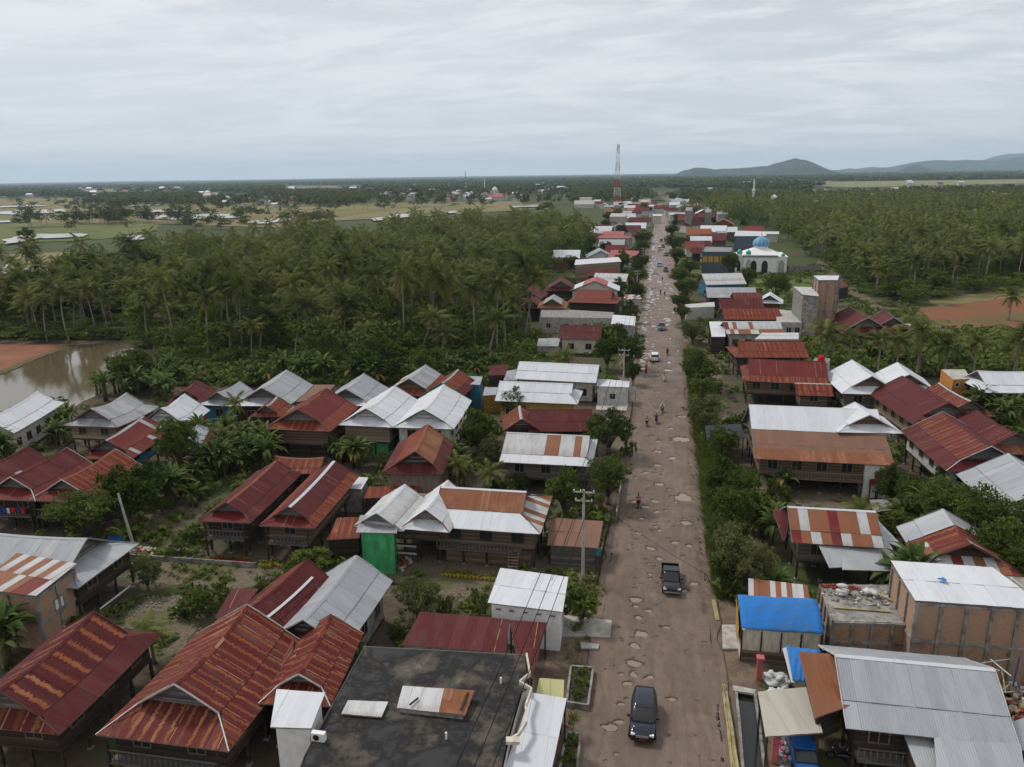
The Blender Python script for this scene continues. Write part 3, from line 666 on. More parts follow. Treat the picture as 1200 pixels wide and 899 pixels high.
house('long house with orange main roof, white eave and two small white gables at its end', (527, 571), (613, 576), (500, 617), (640, 629), roof={'m': 'rust', 'l': 'white', 'sb': 'white_rust'}, w=4.6, he=4.1, fl=2.1, ea=.9, eb=2.4, skA=False, skB=True, bf=.50, drop=.42, wall='wood_brown', under='wood_light', cap='trim_white' if False else 'white', extra=long_house, k=.5, sag=.0, fr='wood_dark')
block('bright green two storey box beside the long rust and white house', [(423, 624), (461, 625), (463, 611), (426, 610)], 4.3, 'green_wall', 'zinc', name='green_annex', cat='annex', sheet='zinc_old', overh=.5, slope=.25)
rt, P = shed('rusty tin roofed roadside kiosk with plank walls beside the utility pole', [(645, 607, 3.0), (707, 611, 3.0), (701, 643, 2.3), (641, 639, 2.3)], 'rust_brown', wall='wood_grey', name='kiosk', cat='kiosk', inset=.5)
shed('low maroon lean-to tucked left of the bright green box', [(395, 607, 2.9), (424, 606, 2.9), (421, 631, 2.3), (383, 633, 2.3)], 'red_rust', wall='wood_dark')
shed('low rust red roof strip behind the white cross gables', [(432, 571, 2.6), (492, 569, 2.6), (486, 583, 2.2), (426, 584, 2.2)], 'red_rust', wall='wood_dark')
block('small grey cubicle with a white lid, beside the right red stilt house', [(404, 573), (423, 574), (430, 563), (412, 562)], 2.8, 'concrete', 'white_paint', name='washroom', cat='outhouse', sheet='white', overh=.25, slope=.1)
block('tall narrow blue painted cubicle behind the white twin gables', [(546, 451), (562, 452), (565, 443), (550, 442)], 3.8, 'blue_wall', 'concrete', name='blue_cubicle', cat='outhouse', sheet='zinc', overh=.2)
# white annex and maroon sheds in front of the flat roof
rt, P = block('small whitewashed building with a flat white roof next to the concrete driveway', [(576, 707), (656, 717), (662, 681), (589, 671)], 3.6, 'white_paint', 'white_paint', name='white_building', cat='building', sheet='white', overh=.35, slope=.12)
wins_on(rt, P, 0, 5, .35, .12, 3.1, 'glass_dark', 'trim_white', 'vent')
shed('long low maroon roof with tan seams between the flat black roof and the white building', [(493, 717, 3.2), (597, 726, 3.2), (592, 766, 2.5), (471, 756, 2.5)], 'maroon', wall='concrete', wz=0)
shed('maroon porch roof sloping toward the white long roof beside the flat black roof', [(597, 727, 3.1), (641, 730, 3.1), (623, 793, 2.4), (604, 764, 2.6)], 'maroon', walls=False)
# the flat black roof
rt, P = block('large flat roofed house with a water stained black concrete roof', [(427, 757), (617, 767), (621, 806), (612, 812), (597, 866), (583, 930), (345, 915), (357, 884), (383, 836)], 4.4, 'plaster', 'concrete', name='flat_roof_house', cat='house')
FLAT = (rt, P)
rt2, _ = block('white tower block with a slanting pale roof at a corner of the flat black roof', [(323, 851), (362, 853), (376, 822), (328, 818)], 4.9, 'white_paint', 'white_paint', name='tower_block', cat='building', sheet='white', overh=.35, slope=.3)
shed('long white ribbed carport roof along the road side of the flat black roof', [(623, 812, 3.9), (664, 819, 3.7), (645, 910, 3.5), (588, 910, 3.7)], 'white', walls=False, name='carport', cat='carport')
shed('little pale yellow awning above the white ribbed carport', [(632, 795, 3.5), (661, 797, 3.4), (660, 818, 3.0), (628, 814, 3.1)], 'yellow_tin', walls=False, name='awning', cat='awning')
# brick block left
rt, P = block('unfinished bare brick block with grey concrete columns at the left edge', [(-25, 690), (42, 699), (86, 668), (22, 656)], 5.0, 'brick', 'concrete', name='brick_block', cat='building', sheet='white_rust', overh=.35, slope=.35)
BRICK_L = (rt, P)
# row between the white buildings and the road
house('long white roofed building, rear one of the two long white roofs', (612, 424), (699, 428), (607, 444), (698, 448), roof='white', w=3.8, he=3.6, fl=.2, skA=False, ea=.5, eb=.5, wall='concrete_light', cap='white', bf=.5, drop=.5, sag=0)
house('long white roofed building with yellow walls, front one of the two long white roofs', (590, 447), (669, 450), (581, 469), (683, 472), roof='white', w=3.8, he=3.6, fl=.2, skA=False, skB=True, ea=.6, eb=1.5, wall='yellow_wall', cap='white', bf=.5, drop=.5, fr='trim_white', sag=0)
shed('tiny yellow walled stall with a zinc roof left of the yellow building', [(568, 454, 3.2), (588, 454, 3.2), (587, 463, 2.9), (566, 464, 2.9)], 'zinc', wall='yellow_plank', name='stall', cat='stall')
shed('short zinc lean-to at the left end of the rear long white roof', [(594, 435, 3.6), (610, 432, 3.6), (606, 445, 3.0), (590, 446, 3.0)], 'zinc_old', wall='wood_brown')
shed('small maroon roof peeking out of the bananas behind the long white roofs', [(575, 429, 3.4), (596, 427, 3.4), (594, 439, 2.8), (572, 440, 2.8)], 'maroon', wall='wood_dark')
rt, P = shed('small white shop with a blue door facing the mud road', [(700, 444, 3.5), (738, 447, 3.5), (737, 455, 3.0), (699, 453, 3.0)], 'white', wall='plaster', name='roadside_shop', cat='shop', win=True)
house('small maroon gable facing the viewer, left of the maroon slope', (611, 492), (609, 479), (625, 499), roof='maroon_rust', w=2.5, he=3.3, fl=.3, wall='wood_dark', L=5, ea=.7, skA=False, gable='wood_dark')
house('smooth maroon slope behind the striped rust and white house', (624, 480), (690, 480), (622, 503), (691, 506), roof='maroon', w=3.6, he=3.2, fl=.2, skA=False, ea=.4, eb=.4, wall='wood_dark', bf=.55, drop=.45, sag=0, cap='maroon')
house('striped rust and white roofed house with raised plank floor beside the road trees', (598, 507), (688, 511), (592, 543), (683, 549), roof={'m': 'rust_strip', 'mr': 'white_rust', 'l': 'white'}, w=5.0, he=3.7, fl=1.6, skA=False, skB=True, ea=.5, eb=1.0, wall='wood_grey', k=.42, bf=.7, drop=.28, sag=0, cap='rust_strip')
# right of the road, near
rt, P = shed('cream tin canopy over the parked blue van', [(888, 811, 3.4), (950, 805, 3.4), (964, 859, 3.1), (897, 864, 3.1)], 'cream_tin', walls=False, name='canopy', cat='canopy')
def big_zinc(rt, F, q):
    x0, x1, y0 = q['x0'], q['x1'], q['y0']; fl = q['fl']
    mb = MB(); mb.box(x0, x1-3, y0-1.0, y0-.1, fl-.16, fl-.01, 'wood_grey', F); mb.build('balcony', rt); railing(rt, F, (x0, y0-.95), (x1-3, y0-.95), fl)
house('broad grey zinc house with a square of deep rust at its road end, bottom right', (984, 768), (1147, 783), (957, 841), (1187, 866), roof={'m': 'zinc', 'l': 'zinc', 'sa': 'rust'}, w=4.4, he=3.9, fl=1.9, skA=False, skB=False, ea=.3, eb=.9, wall='wood_dark', bf=.62, drop=.36, k=.5, extra=big_zinc, sag=0, cap='white', fr='wood_light', barge='trim_white')
shed('deep rust red roof square joined to the broad grey zinc house', [(936, 764, 5.3), (981, 767, 5.3), (1002, 829, 4.3), (955, 842, 4.3)], 'rust', wall='wood_dark', wz=1.9, inset=1.0)
shed('low zinc roof in front of the broad grey zinc house at the bottom edge', [(1057, 856, 3.6), (1094, 860, 3.6), (1100, 912, 3.0), (1074, 900, 3.0)], 'zinc', wall='wood_dark')
shed('wide zinc roof cut by the bottom edge, right of the blue van', [(1094, 858, 4.0), (1196, 872, 4.0), (1204, 925, 3.3), (1098, 912, 3.3)], 'zinc', wall='wood_dark')
shed('zinc roof corner cut by the right edge, bottom right', [(1180, 848, 4.2), (1210, 838, 4.2), (1230, 876, 3.6), (1192, 880, 3.6)], 'zinc', wall='wood_dark')
# tarpaulin shop
TARP = None
shed('rust and white striped roof behind the big blue tarpaulin', [(877, 678, 3.6), (946, 686, 3.6), (949, 704, 3.2), (877, 699, 3.2)], 'rust_strip', wall='wood_dark', sw=.42)
# brick ruin right
def pw(): pass
# patchwork house
def patch_extra(rt, F, q):
    o, P = flatq(rt, [(905, 597, 4.9), (926, 600, 4.9), (921, 631, 4.0), (918, 634, 3.9)], 'maroon')
    o, P = flatq(rt, [(985, 636, 4.0), (1040, 634, 4.0), (1063, 669, 3.2), (987, 668, 3.2)], 'zinc')
    o, P = flatq(rt, [(958, 637, 4.0), (985, 636, 4.0), (988, 664, 3.3), (972, 666, 3.2)], 'zinc')
    o, P = flatq(rt, [(1020, 600, 4.6), (1046, 628, 3.9), (1066, 652, 3.1), (1032, 632, 4.0)], 'zinc')
house('patchwork house with orange, white and maroon roof sheets above a glassed porch', (928, 594), (1018, 599), (921, 632), (1030, 637), roof={'m': 'patchwork', 'l': 'white_rust', 'lr': 'patchwork'}, w=3.6, he=4.1, fl=2.0, skA=False, ea=.4, eb=.6, wall='wood_grey', k=.55, bf=.66, drop=.34, extra=patch_extra, sag=0, cap='white')
def zm_extra(rt, F, q): sub_roof(rt, (1136, 638), (1108, 604), (1090, 662), roof={'m': 'maroon_rust', 'l': 'red_rust', 'll': 'white_rust', 'sa': 'white_rust'}, w=3.95, he=3.74, ea=1.5, eb=.05, L=3.4, k=.5, gable='wood_dark', cap='maroon_rust')
house('grey zinc house with a maroon front gable among dark mango trees on the right', (1136, 638), (1108, 604), (1090, 662), (1060, 620), roof={'m': 'zinc', 'l': 'zinc'}, w=3.9, he=3.6, fl=1.6, ea=1.5, eb=.8, wall='wood_dark', k=.5, extra=zm_extra, skA=True)
house('large plain grey zinc roof cut off by the right edge', (1232, 572), (1186, 538), (1180, 592), (1136, 557), roof='zinc', w=5.0, he=3.9, ea=1.0, eb=1.0, wall='wood_dark', k=.5)
# white and rust long house
def wr_extra(rt, F, q):
    sub_roof(rt, (1018, 487), (1003, 474), (1043, 502), roof='white', w=3.8, he=6.4, ea=1.2, eb=.4, k=.5, gable='wood_brown', cap='white', barge='trim_white')
    y0 = q['y0']; fl = q['fl']; w = q['w']; hb = q['he']+(q['hr']-q['he'])*.52; yy = lambda f: -(w*.45+w*.55*f); zz = lambda f: hb+(q['he']-hb)*f+.05
    mb = MB(); e0, e1 = -q['L']/2-q['ea'], q['L']/2+q['eb']; mb.sheets([(e0, yy(.66), zz(.66)), (e1, yy(.66), zz(.66)), (e1, yy(1.01), zz(1.01)), (e0, yy(1.01), zz(1.01))], 'rust', .85, 3, None, F); mb.build('roof', rt)
    mb = MB(); mb.box(q['x0']+1.5, q['x1']-2.5, y0-.9, y0-.1, fl-.16, fl-.01, 'wood_light', F); mb.build('balcony', rt); railing(rt, F, (q['x0']+1.5, y0-.85), (q['x1']-2.5, y0-.85), fl, mat='wood_light')
    mb = MB(); mb.box(q['x1']-2.3, q['x1']+.2, y0-.5, y0+1.5, -.02, q['he']+.2, 'white_paint', F); mb.build('lower_wall', rt)
house('long balconied stilt house, white sheets on top and rusty orange sheets on the lower roof', (889, 475), (978, 477), (897, 541), (1052, 541), roof={'m': 'white', 'l': 'rust_brown', 'lr': 'rust_brown', 'll': 'white', 'sa': 'white'}, he=4.2, fl=2.1, L=13.2, ang=0, wl=5.5, skA=False, skB=False, ea=1.2, eb=1.0, wall='wood_brown', k=.44, bf=.45, drop=.52, extra=wr_extra, sag=0, cap='white', fr='wood_light')
house('wide maroon stilt house with two stepped side roofs beside the row of road trees', (880, 421), (958, 424), (864, 454), (966, 449), roof={'m': 'red', 'l': 'maroon_rust', 'lr': 'red_rust'}, w=5.2, he=4.2, fl=2.1, ea=1.4, eb=1.2, skA=True, wall='wood_brown', k=.48, cap='trim_white' if False else 'maroon', bf=.7, drop=.3, sag=.1)
house('small red side roof attached to the right of the wide maroon stilt house', (935, 449), (970, 450), (929, 460), (977, 461), roof='red_rust', w=2.4, he=3.4, fl=1.6, skA=False, ea=.5, eb=.5, wall='wood_brown', sag=0)
block('grey white water tank block carrying a red water tank', [(950, 426), (970, 427), (973, 420), (955, 419)], 4.6, 'plaster', 'concrete', name='tank_block', cat='building')
house('white roofed house with brown pediment and grey plank walls beside the maroon roofs', (1021, 442), (1000, 425), (989, 459), (969, 438), roof='white', w=4.4, he=4.3, fl=2.1, ea=1.4, eb=.8, wall='wood_grey', gable='wood_brown', k=.55, barge='trim_white', cap='white')
house('second white roof with a pediment, right behind the first white pediment house', (1065, 440), (1054, 429), (1083, 451), roof='white', w=4.2, he=4.0, L=7, fl=2, ea=1.2, eb=.6, wall='wood_grey', gable='wood_brown', barge='trim_white', cap='white')
house('maroon stilt house with blue grey pediment, upper of the two big maroon roofs at right', (1110, 473), (1060, 444), (1072, 495), (1027, 460), roof={'m': 'maroon', 'l': 'maroon', 'sa': 'maroon_rust'}, w=4.8, he=4.3, fl=2.2, ea=1.5, eb=.8, wall='wood_light', k=.52, barge='trim_grey', cap='maroon', rail=False)
house('maroon roof with two white skylight sheets in front of the orange house', (1137, 471), (1107, 454), (1153, 481), roof='maroon_rust', w=3.3, he=3.4, fl=.6, ea=1.1, eb=.6, wall='wood_dark', L=9)
house('maroon stilt house with orange seams, lower of the two big maroon roofs at right', (1160, 524), (1108, 487), (1113, 548), (1067, 503), roof={'m': 'maroon', 'ml': 'maroon_rust', 'l': 'maroon'}, w=4.9, he=4.2, fl=2.1, ea=1.4, eb=.8, wall='plaster', k=.52, barge='trim_white', cap='maroon')
house('maroon roof with a rusty front eave at the right edge below the bananas', (1190, 509), (1167, 496), (1172, 521), roof={'m': 'maroon', 'l': 'maroon', 'sa': 'rust'}, w=3.9, he=4.0, fl=2, ea=1.2, eb=1, wall='wood_dark', L=8)
house('long white roofed stilt house with dark plank walls behind the orange house', (1148, 436), (1225, 436), (1148, 453), (1225, 455), roof='white', w=4.4, he=4.2, fl=2.0, skA=True, ea=1.2, eb=.6, wall='wood_dark', k=.5, cap='white', barge='trim_white')
rt, P = block('two storey orange painted house with a pale flat roof', [(1117, 445), (1138, 444), (1131, 433), (1103, 433)], 4.8, 'orange_wall', 'concrete_light', name='orange_house', cat='house')
wins_on(rt, P, 0, 2, .6, .5, 3.7, 'glass_dark', 'trim_white')
# mid distance, left of the road
house('maroon roofed house with cream walls beside bananas, behind the long white roofs', (660, 381), (703, 382), (656, 397), (708, 398), roof='maroon', w=3.8, he=3.6, fl=.3, skA=False, ea=.5, eb=.5, wall='cream', sag=0, bf=.5, drop=.5, cap='maroon')
shed('weathered grey shed at the left end of the cream walled maroon house', [(631, 397, 3.0), (657, 396, 3.0), (654, 406, 2.7), (629, 406, 2.7)], 'zinc_old', wall='concrete')
shed('pale zinc porch roof close to the road verge left of the first dark car', [(718, 369, 4.0), (745, 371, 4.0), (744, 382, 3.6), (716, 380, 3.6)], 'white', wall='concrete_light')
rt, P = block('half finished pale grey concrete house with flat stained roof among the palms', [(632, 372), (718, 373), (720, 366), (634, 361)], 3.8, 'concrete_light', 'concrete', name='concrete_house', cat='house')
wins_on(rt, P, 0, 4, 1.0, 1.1, 1.3)
house('small tan and zinc gable perched behind the pale concrete house', (647, 351), (650, 344), (664, 358), (668, 354), roof={'m': 'zinc_old', 'l': 'rust'}, w=3.8, he=4.2, fl=.2, L=7, wall='concrete_light', ea=1)
house('orange red roofed house with side wings, just below the broad red edged gable', (678, 339), (717, 340), (667, 360), (730, 361), roof='tile_red', w=5.2, he=3.7, fl=.4, ea=2.2, eb=2.2, skA=True, skB=True, wall='wood_dark', k=.55, sag=0, cap='tile_red')
house('maroon gabled house with grey pediment, left one of the maroon pair in the palm grove', (617, 340), (630, 332), (636, 349), (645, 343), roof='maroon', w=4.2, he=3.8, ea=1, eb=1, wall='wood_dark', L=9)
house('maroon gabled house with grey pediment, right one of the maroon pair in the palm grove', (657, 330), (659, 323), (672, 337), roof='maroon', w=4.8, he=3.9, ea=1, eb=1, wall='wood_dark', L=9)
house('small maroon roof in the shade just below the maroon pair in the palm grove', (622, 353), (628, 347), (634, 361), roof='maroon', w=3.4, he=3.2, fl=.3, L=6, wall='wood_dark')
house('wide pale house whose broad front gable is edged in red', (697, 330), (700, 322), (731, 340), roof={'m': 'pink', 'l': 'white'}, w=7.2, he=4.0, fl=.2, L=9, ea=.6, skA=False, wall='plaster', gable='plaster', k=.38, barge='trim_red', bf=.5, drop=.5, cap='white')
house('zinc white roof strip behind the broad red edged gable', (699, 320), (735, 321), (698, 328), (738, 328), roof='white_old', w=4.2, he=4.0, fl=.2, skA=False, ea=.4, eb=.4, wall='concrete_light', sag=0)
house('low maroon roof between the white strip and the long tan building', (689, 315), (725, 315), (687, 321), (727, 322), roof='maroon', w=3.6, he=3.8, fl=.2, skA=False, ea=.4, eb=.4, wall='wood_brown', sag=0)
rt, P = block('long tan boarded building under a thin white roof beside the road trees', [(674, 311), (727, 307), (724, 302), (676, 305)], 6.5, 'bamboo_wall', 'white_paint', name='tan_building', cat='building', sheet='white', overh=.5)
house('white roof over maroon walls standing alone at the palm grove edge', (650, 293), (679, 293), (648, 302), (683, 303), roof='white', w=5.0, he=4.5, fl=.2, skA=False, ea=.5, eb=.5, wall='rust_wall', sag=0)
house('two storey grey house with a salmon pink hipped roof', (708, 271), (731, 271), (701, 280), (738, 280), roof='pink', w=6.5, he=6.5, fl=.2, ea=3.0, eb=3.0, skA=True, skB=True, wall='concrete_light', k=.45, gable='pink_wall', sag=0, cap='pink', bf=.5, drop=.5)
house('salmon pink low roof in front of the two storey pink roofed house', (718, 293), (748, 294), (714, 301), (752, 301), roof='pink', w=5.0, he=3.8, fl=.2, skA=False, ea=.5, eb=.5, wall='plaster', sag=0)
house('faded red roof between the two salmon pink roofs', (711, 287), (735, 287), (710, 293), (738, 293), roof='red', w=4.5, he=4.0, fl=.2, skA=False, ea=.5, eb=.5, wall='plaster', sag=0)
house('maroon roof just beyond the salmon pink hipped roof', (724, 264), (750, 264), (722, 274), (752, 274), roof='maroon', w=6, he=4.2, fl=.2, skA=False, ea=.5, eb=.5, wall='plaster', sag=0)
house('white roof pair nearest the far end of the road on the left', (734, 261), (757, 261), (733, 267), (758, 267), roof='white', w=5.5, he=4.5, fl=.2, skA=False, ea=.5, eb=.5, wall='plaster', sag=0)
block('square pale grey building at the grove edge left of the telecom tower', [(714, 254), (734, 254), (735, 250), (716, 250)], 8, 'concrete_light', 'concrete_light', name='grey_building', cat='building')
shed('worn tan roof by the road verge beside the red edged gable', [(732, 345, 3.6), (750, 346, 3.6), (752, 351, 3.2), (731, 351, 3.2)], 'white_rust', wall='concrete_light')
rt, P = block('two little zinc roofed watch hut in the middle of the palm grove', [(573, 317), (582, 317), (582, 313), (574, 313)], 12, 'wood_dark', 'zinc', name='watch_hut', cat='hut', z0=0, sheet='white', overh=.3)
# mid distance, right of the road
house('red rusty long slope nearest the wide maroon stilt house, right of the road', (866, 400), (937, 400), (848, 420), (941, 424), roof={'m': 'red_rust', 'l': 'red_rust'}, w=4.6, he=4.2, fl=2, ea=1.5, eb=.6, skA=True, wall='wood_dark', k=.45, sag=0, cap='maroon')
house('rust and white striped roof with a plain white left bay', (850, 377), (912, 377), (849, 394), (916, 396), roof={'m': 'white_rust', 'l': 'rust_strip'}, w=4.2, he=4.0, fl=.6, skA=False, ea=.4, eb=.4, wall='concrete_light', sag=0, k=.45, cap='white')
shed('white bay roof joined to the left end of the striped rust roof', [(831, 377, 4.6), (850, 377, 4.6), (850, 395, 3.7), (834, 395, 3.7)], 'white', wall='wood_dark')
house('red rusty roof with a stepped left wing, second roof behind the striped one', (851, 361), (907, 361), (848, 374), (911, 375), roof='red_rust', w=4.4, he=4.0, fl=.6, ea=1, eb=1, skA=False, wall='wood_dark', sag=0, k=.45, cap='maroon')
house('maroon roof third behind the striped rust roof', (845, 350), (890, 350), (842, 361), (893, 362), roof='maroon', w=4.4, he=4.2, fl=.6, ea=.6, eb=.6, skA=False, wall='wood_dark', sag=0, k=.45, cap='maroon')
house('narrow maroon roof topmost in the red row before the two zinc roofs', (861, 343), (889, 343), (859, 350), (892, 350), roof='maroon_rust', w=3.6, he=4.2, fl=.6, ea=.6, eb=.6, skA=False, wall='wood_dark', sag=0, k=.45, cap='maroon')
shed('white walled long shed close to the road, left of the red row of roofs', [(803, 357, 3.6), (837, 354, 3.6), (838, 359, 3.2), (804, 361, 3.2)], 'white_old', wall='plaster')
house('zinc roofed house, nearer of the two zinc roofs beyond the red row', (829, 337), (883, 337), (826, 347), (886, 347), roof='zinc', w=4.0, he=4.0, fl=.4, ea=.5, eb=.5, skA=False, wall='wood_dark', sag=0, cap='zinc')
house('pale zinc house with a left porch, farther of two zinc roofs beyond the red row', (825, 321), (866, 320), (822, 332), (873, 333), roof='white_old', w=5.0, he=4.0, fl=.4, ea=.8, eb=.8, skA=False, wall='blue_wall', sag=0, cap='zinc')
house('small white peaked roof right of the red row', (902, 347), (903, 343), (912, 354), roof='white', w=3.4, he=3.8, fl=.4, ea=.8, eb=.8, L=5, wall='wood_brown')
shed('long white zinc strip roof between the two rusty long slopes', [(893, 390, 4.2), (936, 390, 4.2), (936, 398, 3.8), (884, 398, 3.8)], 'white_old', wall='concrete_light')
rt, P = block('pale whitewashed concrete house below the tan tower block', [(910, 378), (940, 378), (940, 366), (909, 362)], 4.5, 'concrete_light', 'concrete_light', name='concrete_house', cat='house')
wins_on(rt, P, 0, 3, 1.0, 1.2, 2.2)
rt, P = block('unfinished grey concrete three storey block with window holes', [(941, 346), (959, 348), (958, 338), (930, 337)], 10.5, 'concrete', 'concrete_light', name='concrete_block', cat='building', sheet='white_old', overh=.2)
TOWER_G = (rt, P)
rt, P = block('tall tan brick block, the highest building near the red pediment house', [(960, 329), (981, 329), (983, 324), (954, 324)], 13.5, 'brick', 'concrete_light', name='brick_tower', cat='building', sheet='white', overh=.2)
TOWER_B = (rt, P)
house('dark red house with two grey pediments at the corner of the red earth field', (1017, 373), (996, 361), (1004, 383), (976, 372), roof='maroon', w=5.4, he=4.0, fl=.4, ea=1.4, eb=.8, wall='wood_dark', barge='trim_white', cap='maroon')
house('smaller right wing of the dark red house by the red earth field', (1047, 373), (1034, 364), (1056, 381), roof='maroon', w=3.8, he=3.9, fl=.4, ea=1.2, eb=.8, L=8, wall='wood_dark', barge='trim_white', cap='maroon')
shed('short zinc porch roof at the right of the dark red pediment house', [(1053, 379, 3.2), (1072, 380, 3.2), (1073, 387, 2.8), (1055, 386, 2.8)], 'zinc', walls=False)
shed('small maroon roof behind the tan tower block', [(983, 328, 4.0), (990, 331, 4.0), (994, 338, 3.2), (984, 338, 3.2)], 'maroon', wall='wood_dark')
rt, P = block('dark blue grey market building with a row of yellow framed windows', [(823, 297), (857, 297), (859, 290), (825, 289)], 7.5, 'greenscreen', 'concrete', name='market_building', cat='building', parapet=.6)
wins_on(rt, P, 0, 5, 1.6, 2.2, 4.2, 'yellow_wall', 'yellow_plank')
block('big grey sheeted hall with a white roof edge behind the mosque', [(861, 277), (897, 277), (898, 272), (863, 271)], 12, 'greenscreen', 'white_paint', name='grey_hall', cat='hall', sheet='white', overh=.6)
house('orange roofed house beside the dark market building', (806, 268), (833, 268), (804, 274), (836, 274), roof='tile_orange', w=5.0, he=4.8, fl=.4, ea=1.2, eb=1.2, skA=True, skB=True, wall='plaster', sag=0)
house('white roof in front of the orange roofed house', (810, 277), (833, 277), (808, 284), (836, 284), roof='white', w=4.6, he=4.4, fl=.4, ea=.5, eb=.5, skA=False, wall='plaster', sag=0)
house('red roof just beyond the dark market building, road side', (804, 283), (823, 283), (802, 290), (826, 290), roof='tile_red', w=5, he=4.2, fl=.4, ea=.8, eb=.8, skA=False, wall='plaster', sag=0)
house('red roof with a curved ridge in front of the market building', (812, 290), (820, 290), (806, 297), (824, 297), roof='maroon', w=4.0, he=4.2, fl=.4, ea=.8, eb=.8, skA=False, wall='wood_dark', sag=0)
house('maroon roof behind the orange roofed house', (798, 258), (819, 257), (795, 265), (822, 265), roof='maroon', w=6, he=4.8, fl=.4, ea=.8, eb=.8, skA=False, wall='plaster', sag=0)
house('wide maroon roof second behind the orange roofed house', (796, 252), (812, 252), (793, 259), (816, 258), roof='maroon_rust', w=6, he=4.8, fl=.4, ea=.8, eb=.8, skA=False, wall='plaster', sag=0)
house('tan roofed house right of the grey sheeted hall', (872, 265), (894, 265), (870, 270), (896, 270), roof='tile_red', w=5, he=5, fl=.4, ea=1, eb=1, wall='plaster', sag=0, skA=True, skB=True)
house('white pyramid like roof left of the grey sheeted hall', (853, 266), (862, 266), (851, 272), (868, 272), roof='white', w=4.5, he=5, fl=.4, ea=1, eb=1, wall='wood_brown', sag=0)
block('left one of two bare concrete shells above the red roofs', [(803, 247), (811, 247), (812, 243), (804, 243)], 14, 'concrete', 'concrete', name='concrete_shell', cat='building')
block('right one of two bare concrete shells above the red roofs', [(826, 249), (833, 249), (834, 245), (827, 245)], 12, 'concrete', 'concrete', name='concrete_shell', cat='building')
